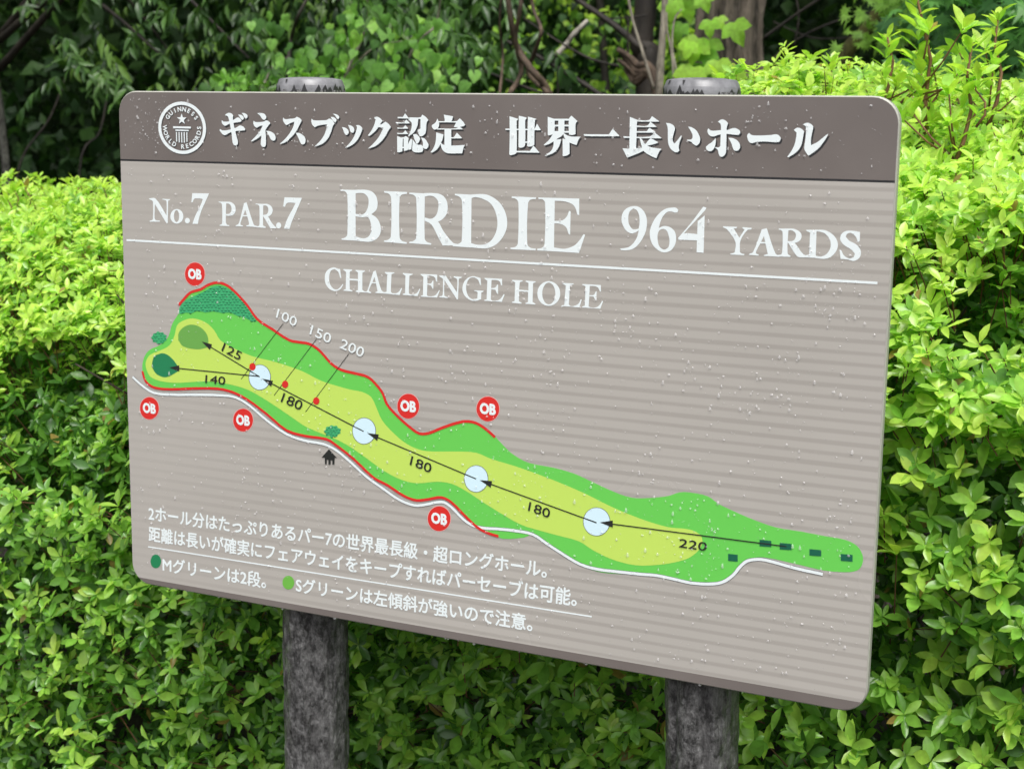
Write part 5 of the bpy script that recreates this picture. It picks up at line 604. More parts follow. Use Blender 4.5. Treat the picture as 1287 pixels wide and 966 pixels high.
4678,1853,4664,1829,4661]],[]],[[[1867,4683,1884,4661,1911,4664,1927,4690,1912,4675,1887,4672]],[]],[[[1944,4690,1961,4668,1988,4671,2004,4697,1989,4682,1965,4679]],[]],[[[2006,4698,2023,4676,2050,4679,2066,4705,2050,4690,
2026,4688]],[]],[[[2070,4695,2088,4673,2115,4676,2130,4701,2115,4687,2091,4684]],[]],[[[2149,4699,2166,4677,2193,4680,2208,4705,2193,4691,2169,4688]],[]],[[[2211,4698,2229,4676,2255,4679,2271,4704,2255,4690,2232,4687]],[]],
[[[2285,4715,2302,4693,2329,4695,2344,4721,2329,4707,2305,4704]],[]],[[[1122,4585,1140,4562,1168,4565,1184,4591,1168,4576,1143,4574]],[]],[[[1206,4593,1224,4570,1252,4573,1268,4599,1252,4584,1227,4581]],[]],[[[1263,4605,1281,
4582,1309,4585,1325,4611,1309,4597,1285,4594]],[]],[[[1337,4599,1355,4576,1382,4579,1398,4605,1383,4591,1358,4588]],[]],[[[1405,4606,1423,4583,1451,4586,1467,4612,1451,4598,1426,4595]],[]],[[[1486,4615,1503,4592,1531,4595,
1547,4621,1531,4607,1507,4604]],[]],[[[1562,4624,1579,4602,1607,4605,1622,4631,1607,4616,1583,4613]],[]],[[[1624,4630,1641,4608,1669,4611,1684,4636,1669,4622,1645,4619]],[]],[[[1686,4636,1703,4614,1731,4617,1746,4642,1731,
4628,1707,4625]],[]],[[[1760,4640,1777,4617,1805,4620,1820,4646,1805,4631,1781,4629]],[]],[[[1824,4631,1842,4608,1869,4611,1885,4637,1869,4622,1845,4620]],[]],[[[1898,4637,1916,4615,1943,4618,1958,4644,1943,4629,1919,4626]],
[]],[[[1975,4645,1993,4622,2020,4625,2035,4651,2020,4636,1996,4634]],[]],[[[2044,4646,2061,4624,2088,4627,2103,4652,2088,4638,2064,4635]],[]],[[[2117,4654,2134,4632,2161,4635,2176,4661,2161,4646,2137,4643]],[]],[[[2180,4659,
2197,4637,2224,4640,2239,4665,2224,4651,2200,4648]],[]],[[[2251,4666,2269,4644,2295,4647,2311,4672,2296,4658,2272,4655]],[]],[[[2316,4676,2333,4654,2360,4657,2375,4682,2360,4668,2336,4665]],[]],[[[1097,4552,1115,4529,1143,
4532,1160,4558,1144,4544,1119,4541]],[]],[[[1160,4549,1177,4527,1205,4530,1221,4556,1206,4541,1181,4538]],[]],[[[1240,4560,1258,4538,1286,4541,1302,4567,1286,4552,1261,4549]],[]],[[[1302,4563,1320,4540,1348,4544,1364,4570,
1348,4555,1323,4552]],[]],[[[1366,4560,1384,4538,1412,4541,1428,4567,1412,4552,1387,4549]],[]],[[[1437,4564,1454,4541,1482,4544,1498,4570,1482,4556,1458,4553]],[]],[[[1510,4581,1528,4559,1555,4562,1571,4588,1556,4573,1531,
4570]],[]],[[[1593,4576,1611,4554,1638,4557,1654,4583,1639,4568,1614,4565]],[]],[[[1652,4585,1670,4562,1697,4565,1713,4591,1697,4576,1673,4574]],[]],[[[1727,4587,1744,4565,1771,4568,1787,4594,1772,4579,1748,4576]],[]],[[[1791,
4590,1809,4567,1836,4570,1851,4596,1836,4582,1812,4579]],[]],[[[1876,4597,1893,4575,1920,4578,1936,4604,1921,4589,1897,4586]],[]],[[[1944,4598,1961,4576,1988,4579,2004,4605,1988,4590,1964,4587]],[]],[[[2003,4604,2020,4581,
2047,4585,2063,4610,2048,4596,2024,4593]],[]],[[[2081,4613,2098,4591,2125,4594,2140,4619,2125,4605,2101,4602]],[]],[[[2136,4616,2154,4594,2180,4597,2196,4623,2181,4608,2157,4605]],[]],[[[2220,4627,2237,4604,2264,4607,2279,
4633,2264,4618,2240,4616]],[]],[[[2283,4622,2301,4600,2327,4603,2343,4628,2327,4614,2304,4611]],[]],[[[2351,4639,2368,4617,2395,4620,2410,4646,2395,4631,2371,4629]],[]],[[[1127,4511,1145,4488,1173,4491,1189,4517,1173,4503,
1149,4500]],[]],[[[1275,4512,1293,4490,1320,4493,1336,4519,1321,4504,1296,4501]],[]],[[[1904,4567,1922,4545,1949,4548,1964,4574,1949,4559,1925,4556]],[]],[[[2039,4578,2057,4556,2084,4559,2099,4585,2084,4570,2060,4567]],[]],
[[[2114,4574,2132,4552,2159,4555,2174,4580,2159,4566,2135,4563]],[]],[[[2179,4587,2197,4565,2223,4568,2239,4594,2224,4579,2200,4576]],[]],[[[2250,4592,2267,4570,2294,4573,2309,4598,2294,4584,2271,4581]],[]],[[[2314,4595,2331,
4572,2358,4575,2373,4601,2358,4587,2334,4584]],[]],[[[2380,4588,2397,4566,2424,4569,2439,4594,2424,4580,2400,4577]],[]],[[[2203,4533,2220,4511,2247,4514,2262,4540,2247,4525,2223,4523]],[]],[[[2273,4552,2290,4530,2317,4533,
2332,4558,2317,4544,2294,4541]],[]],[[[2342,4544,2359,4522,2386,4525,2401,4550,2386,4536,2363,4533]],[]],[[[2419,4550,2436,4528,2462,4531,2478,4556,2463,4542,2439,4539]],[]],[[[2374,4516,2391,4494,2418,4497,2433,4523,2418,
4508,2394,4505]],[]],[[[2442,4517,2460,4495,2486,4498,2501,4523,2486,4509,2463,4506]],[]],[[[2419,4471,2437,4449,2463,4452,2478,4477,2463,4463,2440,4460]],[]],[[[2481,4484,2498,4462,2525,4465,2540,4491,2525,4476,2501,4474]],
[]],[[[595,4142,611,4123,635,4126,649,4149,635,4136,614,4133]],[]],[[[665,4150,680,4131,705,4134,719,4156,705,4144,683,4141]],[]],[[[721,4156,736,4136,760,4139,774,4162,760,4149,739,4146]],[]],[[[566,4100,581,4081,605,4084,
619,4106,606,4093,584,4091]],[]],[[[616,4100,631,4081,656,4084,670,4106,656,4094,634,4091]],[]],[[[696,4118,711,4099,735,4101,749,4124,736,4111,714,4108]],[]],[[[760,4112,775,4092,799,4095,813,4118,799,4105,778,4102]],[]],
[[[531,4061,546,4042,570,4045,584,4068,571,4055,549,4052]],[]],[[[588,4073,603,4054,627,4057,641,4080,628,4067,606,4064]],[]],[[[655,4066,670,4046,694,4049,708,4072,695,4059,673,4056]],[]],[[[713,4076,728,4057,752,4060,766,
4083,753,4070,731,4067]],[]],[[[777,4078,793,4059,817,4061,831,4084,817,4071,796,4068]],[]],[[[555,4029,570,4009,595,4012,609,4035,595,4022,573,4019]],[]],[[[613,4031,628,4012,652,4015,667,4037,653,4025,631,4022]],[]],[[[693,
4032,708,4013,732,4016,746,4039,732,4026,711,4023]],[]],[[[741,4042,756,4023,780,4026,794,4049,780,4036,759,4033]],[]],[[[660,3991,675,3972,699,3975,713,3998,699,3985,678,3982]],[]],[[[723,4008,738,3989,762,3992,776,4014,
762,4001,741,3999]],[]],[[[3797,2963,3811,2945,3833,2948,3845,2970,3833,2958,3814,2955]],[]],[[[3850,2973,3864,2955,3885,2958,3898,2980,3885,2967,3866,2964]],[]],[[[3908,2980,3922,2962,3943,2965,3955,2987,3943,2974,3924,2971]],
[]],[[[3765,2930,3779,2912,3801,2915,3813,2937,3801,2924,3782,2921]],[]],[[[3828,2929,3843,2911,3864,2914,3876,2936,3864,2923,3845,2920]],[]],[[[3881,2930,3895,2912,3917,2915,3929,2937,3917,2925,3898,2922]],[]],[[[3933,2945,
3947,2927,3968,2930,3980,2952,3968,2939,3949,2936]],[]],[[[3986,2951,4001,2933,4022,2936,4034,2958,4022,2945,4003,2942]],[]],[[[3731,2889,3746,2871,3767,2874,3780,2896,3767,2884,3748,2881]],[]],[[[3787,2892,3801,2874,3823,
2877,3835,2899,3823,2887,3803,2884]],[]],[[[3845,2900,3859,2882,3881,2885,3893,2907,3881,2895,3862,2892]],[]],[[[3908,2908,3922,2889,3944,2893,3956,2915,3944,2902,3925,2899]],[]],[[[3968,2906,3982,2888,4003,2892,4015,2913,
4003,2901,3984,2898]],[]],[[[3757,2860,3772,2842,3793,2845,3806,2867,3793,2854,3774,2851]],[]],[[[3829,2868,3843,2850,3864,2853,3876,2875,3864,2863,3845,2860]],[]],[[[3868,2860,3882,2842,3904,2845,3916,2867,3904,2854,3885,
2851]],[]],[[[3924,2869,3939,2851,3960,2854,3972,2876,3960,2863,3941,2860]],[]],[[[3847,2824,3861,2806,3883,2809,3895,2831,3883,2819,3864,2816]],[]],[[[3901,2840,3915,2822,3937,2825,3949,2847,3937,2834,3918,2831]],[]]],"rule_line":[[[[91,
5590,11841,5617,11841,5585,91,5558]],[]],[[[349,651,8132,721,8132,699,349,629]],[]]],"legend_dot_main":[[[[603,433,602,424,601,414,599,405,596,396,593,388,589,379,585,370,580,362,575,354,569,347,563,340,556,333,549,327,541,
322,534,317,526,313,518,309,509,306,501,304,492,302,484,301,476,301,468,302,459,303,452,305,444,308,437,311,430,315,424,320,418,325,412,331,407,337,403,344,399,352,396,359,393,367,391,376,390,385,389,393,389,402,390,411,391,
421,393,430,396,439,399,447,403,456,407,465,412,473,417,481,423,488,430,495,436,502,443,508,451,513,459,518,467,522,475,526,483,529,491,531,500,533,508,533,516,533,525,533,533,532,540,530,548,527,555,523,562,519,568,515,574,
509,580,504,585,497,589,490,593,483,596,475,599,467,601,459,602,450,603,441]],[]]],"legend_dot_second":[[[[3168,461,3168,452,3167,443,3165,435,3163,426,3160,418,3156,409,3152,401,3147,393,3141,386,3136,378,3129,372,3123,365,
3115,359,3108,354,3100,349,3092,345,3084,341,3075,339,3067,336,3058,335,3050,334,3041,333,3033,334,3025,335,3017,337,3009,339,3001,342,2994,346,2988,350,2981,355,2976,361,2971,367,2966,373,2962,380,2958,387,2955,395,2953,
403,2952,411,2951,420,2951,428,2951,437,2952,446,2954,455,2956,463,2959,472,2963,480,2968,488,2972,496,2978,504,2984,511,2990,518,2997,524,3004,530,3011,535,3019,540,3027,544,3036,548,3044,550,3053,553,3061,554,3070,555,3078,
556,3086,555,3095,554,3103,552,3110,550,3118,547,3125,543,3131,539,3138,534,3143,528,3149,522,3153,516,3157,509,3161,501,3164,494,3166,486,3167,478,3168,469]],[]]]}
TEXTS = [('100', 'w', (289.68, 454.94), (324.51, 443.25), (293.89, 468.66)),
 ('150', 'w', (349.38, 434.31), (384.4, 422.54), (353.89, 448.34)),
 ('200', 'w', (401.56, 417.98), (440.62, 406.42), (406.77, 431.98)),
 ('125', 'k', (187.97, 396.59), (221.43, 383.97), (194.3, 409.35)),
 ('140', 'k', (156.24, 343.67), (193.74, 343.91), (157.5, 356.22)),
 ('180', 'k', (296.27, 327.27), (331.81, 317.01), (302.3, 341.51)),
 ('180', 'k', (521.01, 255.09), (555.23, 246.49), (524.28, 268.75)),
 ('180', 'k', (712.58, 210.77), (745.29, 203.88), (715.05, 223.99)),
 ('220', 'k', (937.74, 188.9), (976.54, 188.86), (938.92, 200.77)),
 ('2ホール分はたっぷりあるパー7の世界最長級・超ロングホール。', 'b', (37.51, 108.2), (742.62, 116.25), (38.35, 132.74)),
 ('距離は長いが確実にフェアウェイをキープすればパーセーブは可能。', 'b', (36.65, 73.61), (789.34, 82.05), (37.52, 98.94)),
 ('Mグリーンは2段。', 'b', (63.28, 26.8), (263.81, 28.49), (64.07, 51.52)),
 ('Sグリーンは左傾斜が強いので注意。', 'b', (320.02, 31.28), (721.76, 34.17), (320.32, 55.5))]
OB = [(140.4, 511.5, 17.9), (45.2, 292.7, 18.1), (226.0, 291.6, 17.9), (517.9, 341.4, 18.3), (647.1, 349.9, 17.8), (570.0, 180.4, 18.5)]
LOGO = (122.3, 732.5, 45.0, 39.2)

sign = thing('golf_hole_sign', 'taupe golf hole sign with white lettering and green course map on two posts', 'sign', (SX, 0, SZ))
SW, SH, SR = 1.2, .7871, .034
def rrect(inset, r, n=8):
    pts = []
    for cx, cy, a0 in ((SW - inset - r, SH - inset - r, 0), (inset + r, SH - inset - r, 90), (inset + r, inset + r, 180), (SW - inset - r, inset + r, 270)):
        for i in range(n + 1):
            a = R(a0 + 90 * i / n); pts.append((cx + r * math.cos(a), cy + r * math.sin(a)))
    return pts
def clip(poly, p, q):
    out = []
    f = lambda v: (q[0] - p[0]) * (v[1] - p[1]) - (q[1] - p[1]) * (v[0] - p[0])
    for i in range(len(poly)):
        a, b = poly[i - 1], poly[i]; fa, fb = f(a), f(b)
        if fa * fb < 0:
            t = fa / (fa - fb); out.append((a[0] + (b[0] - a[0]) * t, a[1] + (b[1] - a[1]) * t))
        if fb >= 0: out.append(b)
    return out
def flatpoly(name, pts, mat, y, parent=None):
    me = mesh(name, [(x, -y, z) for x, z in pts], [tuple(range(len(pts)))], mat); return link(name, me, parent or sign)
# body: bevelled plate 12 mm thick
A_, B_ = rrect(.0016, SR - .0016), rrect(0, SR); k = len(A_)
V = [(x, 0, z) for x, z in A_] + [(x, .0016, z) for x, z in B_] + [(x, .012, z) for x, z in B_]
F = [tuple(range(k)), tuple(range(2 * k, 3 * k))[::-1]]
for i in range(k):
    j = (i + 1) % k; F += [(i, i + k, j + k, j), (i + k, i + 2 * k, j + 2 * k, j + k)]
panel = link('panel', mesh('panel', V, F, M['alu']), sign)
edge = rrect(.0018, SR - .0018)
HL, FL = [(0, .6815), (1.2, .6845)], [(0, .0095), (1.2, .0160)]
off = lambda l, d: [(l[0][0], l[0][1] + d), (l[1][0], l[1][1] + d)]
hd = clip(edge, *off(HL, .0015)); flatpoly('header_band', hd, M['brown'], .0005)
fb = clip(clip(edge, *off(HL, -.0015)[:]) and edge, *off(FL, 0))
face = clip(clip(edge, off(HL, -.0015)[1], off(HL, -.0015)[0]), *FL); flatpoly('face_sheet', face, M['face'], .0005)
foot = clip(edge, FL[1], FL[0]); flatpoly('footer_band', foot, M['brown'], .0005)
flatpoly('header_line', clip(clip(edge, *off(HL, -.0015)), off(HL, .0015)[1], off(HL, .0015)[0]), M['shade'], .0005)

def art_mesh(name, glyphs, mat, y, dx=0, dz=0, parent=None, own=None):
    """flat print: the union of overlapping outlines minus their holes, one clean sheet"""
    V, F = [], []
    for solids, holes in glyphs:
        vs, fs = [], []
        for p in solids + holes:
            pts = [(p[i] * 1e-1, p[i + 1] * 1e-1) for i in range(0, len(p), 2)]
            if sum(pts[i - 1][0] * pts[i][1] - pts[i][0] * pts[i - 1][1] for i in range(len(pts))) < 0: pts.reverse()
            b = len(vs); vs += [Vector(q) for q in pts]; fs.append(list(range(b, b + len(pts))))
        ov, oe, of, _, _, orig = geometry.delaunay_2d_cdt(vs, [], fs, 0, 1e-4)
        b = len(V); V += [(v[0] * 1e-3 + dx, -y, v[1] * 1e-3 + dz) for v in ov]; ns = len(solids)
        for f, og in zip(of, orig):
            if og and all(o < ns for o in og): F.append(tuple(b + i for i in f))
    me = mesh(name, V, F, mat)
    bm = bmesh.new(); bm.from_mesh(me); bmesh.ops.dissolve_limit(bm, angle_limit=.001, verts=bm.verts, edges=bm.edges)
    for f in bm.faces:
        if f.normal.y > 0: f.normal_flip()
    bm.to_mesh(me); bm.free()
    return link(name, me, parent or sign)
Y0 = .0006
course = link('course_map', None, sign)
def art(key, mat, lvl, name=None, parent=None, each=False):
    g = ART[key]
    if not each: return art_mesh(name or key, g, M[mat], Y0 + lvl * .00012, parent=parent)
    for q in g: art_mesh(name or key, [q], M[mat], Y0 + lvl * .00012, parent=parent)
art('map_rough', 'rough', 1, 'rough_grass', course)
art('map_fairway', 'fair', 2, 'fairway', course)
art('map_second_green', 'sgreen', 3, 'second_green', course); art('map_main_green', 'mgreen', 3, 'main_green', course)
art('map_trees', 'treeg', 4, 'tree_clump', course, each=True); art('map_trees_mark', 'treed', 5, 'tree_clump_scales', course)['kind'] = 'stuff'
art('map_road_edge', 'greyline', 3, 'road_edge', course); art('map_road', 'white', 4, 'road', course)
art('map_boundary_line', 'red', 5, 'boundary_line', course, each=True)
art('map_landing_zone_outline', 'greyline', 4, 'landing_zone_outline', course); art('map_landing_zone', 'ice', 5, 'landing_zone', course, each=True)
art('map_yardage_line', 'black', 6, 'yardage_line', course, each=True); art('map_yardage_dot', 'red', 7, 'yardage_dot', course, each=True)
arrows = ART['map_distance_arrow']
for i in range(0, len(arrows), 2): art_mesh('distance_arrow', [[arrows[i][0] + arrows[i + 1][0], []]], M['black'], Y0 + 6 * .00012 + i * 2e-5, parent=course)
art('map_hut', 'black', 6, 'hut_symbol', course); art('map_tee_box', 'tee', 5, 'tee_box', course, each=True)
art('map_boundary_marker_rim', 'pink', 1, 'boundary_marker_rim', course); art('map_boundary_marker', 'red', 2, 'boundary_marker', course, each=True)
for i in range(2): art_mesh('rule_line', [ART['rule_line'][i]], M['white'], Y0 + .0002)
art('legend_dot_main', 'mgreen', 2, 'legend_dot'); art('legend_dot_second', 'legend2', 2, 'legend_dot')
SHD = (.0019, -.0023)
for q in ART['title_lettering']: art_mesh('title_character', [q], M['white'], Y0 + .0003); art_mesh('character_shadow', [q], M['shade'], Y0 + .0001, *SHD)
for kx in ('hole_name_lettering', 'hole_number_lettering', 'par_lettering', 'distance_lettering', 'challenge_lettering'):
    art_mesh(kx, [[sum((g_[0] for g_ in ART[kx]), []), sum((g_[1] for g_ in ART[kx]), [])]], M['white'], Y0 + .0002)

def glyphs(s, offset=0.0, space=1.0):
    """outline text as triangles, scaled so that its ink fills the unit box"""
    cu = bpy.data.curves.new('t', 'FONT'); cu.body = s; cu.size = 1; cu.offset = offset; cu.resolution_u = 3; cu.space_character = space
    o = bpy.data.objects.new('t', cu); C.objects.link(o); bpy.context.view_layer.update()
    me = bpy.data.meshes.new_from_object(o.evaluated_get(bpy.context.evaluated_depsgraph_get()))
    V = np.array([v.co[:2] for v in me.vertices]); F = [tuple(p.vertices) for p in me.polygons]
    bpy.data.objects.remove(o); bpy.data.curves.remove(cu); bpy.data.meshes.remove(me)
    return V, F
def bold(V, F, d=.00032, y=None):
    n = len(V); W_, G_ = [], []
    for i, (a, b) in enumerate(((0, 0), (d, d * .35), (-d, -d * .35), (d * .4, -d), (-d * .4, d))):
        W_ += [(x + a, yy - i * 9e-6, z + b) for x, yy, z in V]; G_ += [tuple(q + i * n for q in f) for f in F]
    return W_, G_
def text_quad(name, s, BL, BR, TL, mat, y, offset=0.0, parent=None, space=1.0, pad=None, bd=.0003):
    V, F = glyphs(s, offset, space); lo, hi = V.min(0), V.max(0)
    if pad: lo = lo * [1, 0] + [0, pad[0]]; hi = hi * [1, 0] + [0, pad[1]]
    U = (V - lo) / (hi - lo); BL, BR, TL = (np.array(q) * 1e-3 for q in (BL, BR, TL))
    W_ = BL + U[:, :1] * (BR - BL) + U[:, 1:] * (TL - BL)
    VB, FB = bold([(a, -y, b) for a, b in W_], F, bd)
    return link(name, mesh(name, VB, FB, mat), parent or sign)
for s, g, BL, BR, TL in TEXTS:
    if g == 'b': text_quad('caption_lettering', s, BL, BR, TL, M['white'], Y0 + .0003, 0, bd=.0006)
    else: text_quad('yardage_number', s, BL, BR, TL, M['white' if g == 'w' else 'black'], Y0 + .0011, 0, course, bd=.00018)
for x, z, r in OB:
    text_quad('boundary_marker_lettering', 'OB', (x - r * .68, z - r * .43), (x + r * .68, z - r * .43), (x - r * .68, z + r * .43), M['white'], Y0 + .0005, .02, course, bd=.0006)
# round emblem
def ring_glyph(emb, mat, y, dx, dz):
    cx, cz, rx, rz = LOGO; V, F = [], []
    def add(vs, fs):
        b = len(V); V.extend([((cx + x * rx) * 1e-3 + dx, -y, (cz + z * rz) * 1e-3 + dz) for x, z in vs]); F.extend([tuple(b + i for i in f) for f in fs])
    n = 48; o = [(math.cos(2 * math.pi * i / n), math.sin(2 * math.pi * i / n)) for i in range(n)]
    add(o + [(x * .872, z * .872) for x, z in o], [(i, (i + 1) % n, n + (i + 1) % n, n + i) for i in range(n)])
    st = [(math.sin(math.pi * i / 5) * (.21 if i % 2 == 0 else .088), .33 + math.cos(math.pi * i / 5) * (.22 if i % 2 == 0 else .09)) for i in range(10)]
    add([(0, .33)] + st, [(0, 1 + i, 1 + (i + 1) % 10) for i in range(10)])
    box = lambda a, b, c, d: add([(a, c), (b, c), (b, d), (a, d)], [(0, 1, 2, 3)])
    box(-.37, .37, -.02, .055); box(-.28, .28, -.12, -.068)
    for i in range(5): box(-.235 + i * .108 - .022, -.235 + i * .108 + .022, -.56 + (.03 if i in (0, 4) else 0), -.16)
    def arc(word, a0, a1, inward):
        for i, ch in enumerate(word):
            if ch == ' ': continue
            a = R(a0 + (a1 - a0) * i / (len(word) - 1)); V2, F2 = glyphs(ch, .03); lo, hi = V2.min(0), V2.max(0)
            w = (hi - lo)[0] * .235 * .98; U = (V2 - (lo + hi) / 2) / (hi - lo) * [w, .175]
            up = (math.cos(a), math.sin(a)) if not inward else (-math.cos(a), -math.sin(a)); rt = (up[1], -up[0])
            add([(math.cos(a) * .715 + p[0] * rt[0] + p[1] * up[0], math.sin(a) * .715 + p[0] * rt[1] + p[1] * up[1]) for p in U], F2)
    arc('GUINNESS', 145, 33, False); arc('WORLD RECORDS', 182, 361, True)
    return link('round_emblem' if mat is M['white'] else 'round_emblem_shadow', mesh('emblem', V, F, mat), sign)
ring_glyph(None, M['shade'], Y0 + .0001, .0010, -.0013); ring_glyph(None, M['white'], Y0 + .0003, 0, 0)

# posts and caps
def make_post(pxt, pxb, rad, label):
    top, bot = at(pxt, 112, .066), at(pxb, 966, .066)
    dxz = (bot.x - top.x) / (bot.z - top.z); X = lambda z: top.x + (z - top.z) * dxz
    ztop, k = SZ + SH + .004, 132; V, F = [], []
    ph = random.uniform(0, 6); nz_ = mnoise.noise
    zs = [-.15, -.05, .05, .15] + [.2 + .68 * i / 380 for i in range(381)] + [.95, 1.1, 1.3, 1.5, 1.6, ztop]; n = len(zs) - 1
    for z in zs:
        for j in range(k):
            a = 2 * math.pi * j / k; ca, sa = math.cos(a), math.sin(a)
            r = rad * (.985 + .012 * math.sin(5 * a + ph + 1.2 * math.sin(z * 3)) + .010 * math.sin(9 * a - ph + z * 2))
            r -= rad * .13 * max(0, math.cos(a - 3.95 - .2 * math.sin(z * 4 + ph))) ** 90 + rad * .15 * max(0, math.cos(a - 5.25 - .12 * math.sin(z * 6))) ** 110
            r += .0022 * nz_((ca * 4 + ph, sa * 4, z * 14)) + .0026 * abs(nz_((ca * 9, sa * 9 + ph, z * 30))) + .0012 * nz_((ca * 22, sa * 22, z * 90 + ph)) + .0016 * nz_((ca * 14, sa * 14, z * 6))
            V.append((X(z) + r * ca, .066 + r * sa, z))
    for i in range(n):
        for j in range(k):
            a, b = i * k + j, i * k + (j + 1) % k; F.append((a, b, b + k, a + k))
    F.append(tuple(range(n * k, n * k + k)))
    p = link('post', mesh('post', V, F, M['post'], True), sign); p.matrix_parent_inverse = sign.matrix_world.inverted(); p['label'] = label
    # cap: skirt, chamfered rim, low dome, flaked dark paint patches and two notches
    prof = [(.0495, -.030), (.0505, -.022), (.0508, -.0085), (.0500, -.0070), (.0495, -.0060), (.0470, .0002), (.0445, .0020), (.030, .0038), (.012, .0046)]
    V, F = [], []; k = 48; zc = SZ + SH + .0185
    for r, h in prof:
        for j in range(k): V.append((X(zc) + r * math.cos(2 * math.pi * j / k), .066 + r * math.sin(2 * math.pi * j / k), zc + h))
    for i in range(len(prof) - 1):
        for j in range(k):
            a, b = i * k + j, i * k + (j + 1) % k; F.append((a, b, b + k, a + k))
    F.append(tuple(range((len(prof) - 1) * k, len(prof) * k)))
    c = link('post_cap', mesh('post_cap', V, F, M['cap'], True), p); c.matrix_parent_inverse = Matrix()
    V, F = [], []
    for q in range(34):
        a0 = random.uniform(0, 2 * math.pi); w = random.uniform(.06, .2); h = random.uniform(.006, .016)
        b = len(V); r = .0513; zl = zc - .0265
        for t, hh in ((-w, 0), (-w * .3, h * .7), (0, h), (w * .4, h * .5), (w, 0)):
            V.append((X(zc) + r * math.cos(a0 + t), .066 + r * math.sin(a0 + t), zl + .006 + hh)); 
        for t in (w, -w): V.append((X(zc) + r * math.cos(a0 + t), .066 + r * math.sin(a0 + t), zl))
        F.append(tuple(range(b, b + 7)))
    for a0 in (random.uniform(4.4, 5.1), random.uniform(3.7, 4.2), 1.2):
        b = len(V)
        for t, rr, h in ((-.045, .0476, .0004), (.045, .0476, .0004), (.01, .0500, -.0052), (-.01, .0500, -.0052)): V.append((X(zc) + rr * math.cos(a0 + t), .066 + rr * math.sin(a0 + t) - .0004, zc + h))
        F.append((b, b + 1, b + 2, b + 3))
    d = link('flaked_paint', mesh('flaked_paint', V, F, M['capdark']), p); d.matrix_parent_inverse = Matrix()
make_post(390.5, 398, .0515, 'left post of the sign, dark wet mock timber')
make_post(882.5, 882, .0505, 'right post of the sign, dark wet mock timber')

# rain drops standing on the sign and hanging from its lower edge
def drops(n, x0, x1, z0, z1, rmin, rmax, V, T, power=2.5, clump=False):
    seg, lat = 8, 3
    for _ in range(n):
        if clump and random.random() < .4:
            if not hasattr(drops, 'c') or random.random() < .12: drops.c = (random.uniform(x0, x1), random.uniform(z0, z1))
            x, z = drops.c[0] + random.gauss(0, .030), drops.c[1] + random.gauss(0, .026)
            if not (x0 < x < x1 and z0 < z < z1): continue
        else: x, z = random.uniform(x0, x1), random.uniform(z0, z1)
        r = rmin + (rmax - rmin) * random.random() ** power
        el = random.choice((1.0, 1.1, 1.3, 1.8, 2.6)) if r > .0008 else random.choice((1, 1, 1.4)); h = r * random.uniform(.5, .75); b = len(V)
        for l in range(lat):
            t = l / lat * math.pi / 2
            for s in range(seg):
                a = 2 * math.pi * s / seg; zz = math.sin(a) * el * (1 if math.sin(a) > 0 else .55 / (el ** .5)) 
                xx = math.cos(a) * (1 - .35 * max(0, math.sin(a)) * (el > 1.1))
                V.append((x + xx * r * math.cos(t), -.0013 - h * math.sin(t), z + zz * r * math.cos(t)))
        V.append((x, -.0013 - h, z - r * .1))
        for l in range(lat - 1):
            for s in range(seg):
                p, q = b + l * seg + s, b + l * seg + (s + 1) % seg; T.append((p, q, q + seg)); T.append((p, q + seg, p + seg))
        for s in range(seg): T.append((b + (lat - 1) * seg + s, b + (lat - 1) * seg + (s + 1) % seg, b + lat * seg))
V, T = [], []
drops(3200, .015, 1.185, .02, .67, .0006, .0023, V, T, 3.2, True)
drops(380, .02, 1.18, .69, .775, .0005, .0024, V, T, 2.2, True)
drops(90, .01, .10, .70, .78, .0005, .0013, V, T)
for i in range(22):                                  # hanging drops
    x = random.uniform(.03, 1.17); r = random.uniform(.0012, .0026); b = len(V)
    for l in range(5):
        t = -math.pi / 2 + math.pi * l / 4 * .9
        for s in range(8):
            a = 2 * math.pi * s / 8; V.append((x + r * math.cos(t) * math.cos(a), .003 + r * math.cos(t) * math.sin(a), .0004 + r * (math.sin(t) * 1.0 - .5)))
    for l in range(4):
        for s in range(8):
            p, q = b + l * 8 + s, b + l * 8 + (s + 1) % 8; T.append((p, q, q + 8)); T.append((p, q + 8, p + 8))
me = tri_mesh('rain_drops', np.array(V), np.array(T), M['water'])
rd = tag(link('rain_drops', me), 'clear rain drops beading on the sign panel', 'water', kind='stuff'); rd.location = (SX, 0, SZ)

# ------------------------------------------------------------------ leaves
def midrib_leaf(ts, ws, fold, curve, twist=0.0):
    V = [(0, 0, 0)]; T = []
    for t, w in zip(ts, ws):
        z0 = -curve * t * t
        V += [(-w, t, z0 + fold * w + twist * w), (0, t, z0), (w, t, z0 + fold * w - twist * w)]
    V.append((0, 1, -curve)); n = len(V) - 1; k = len(ts)
    T += [(0, 2, 1), (0, 3, 2)]
    for i in range(k - 1):
        a = 1 + 3 * i; T += [(a, a + 1, a + 4), (a, a + 4, a + 3), (a + 1, a + 2, a + 5), (a + 1, a + 5, a + 4)]
    a = 1 + 3 * (k - 1); T += [(a, a + 1, n), (a + 1, a + 2, n)]
    return np.array(V, float), np.array(T)
def outline_leaf(pts, curve=.15, cup=.1):
    """fan about a point on the midrib; pts is the right half from base to tip"""
    half = pts; full = half + [(-x, y) for x, y in half[-2:0:-1]]
    V = [(0, .38, 0)] + [(x, y, -curve * (y - .3) ** 2 * 1.5 + cup * abs(x) - .25 * x * x) for x, y in full]
    k = len(full); return np.array(V, float), np.array([(0, 1 + i, 1 + (i + 1) % k) for i in range(k)])
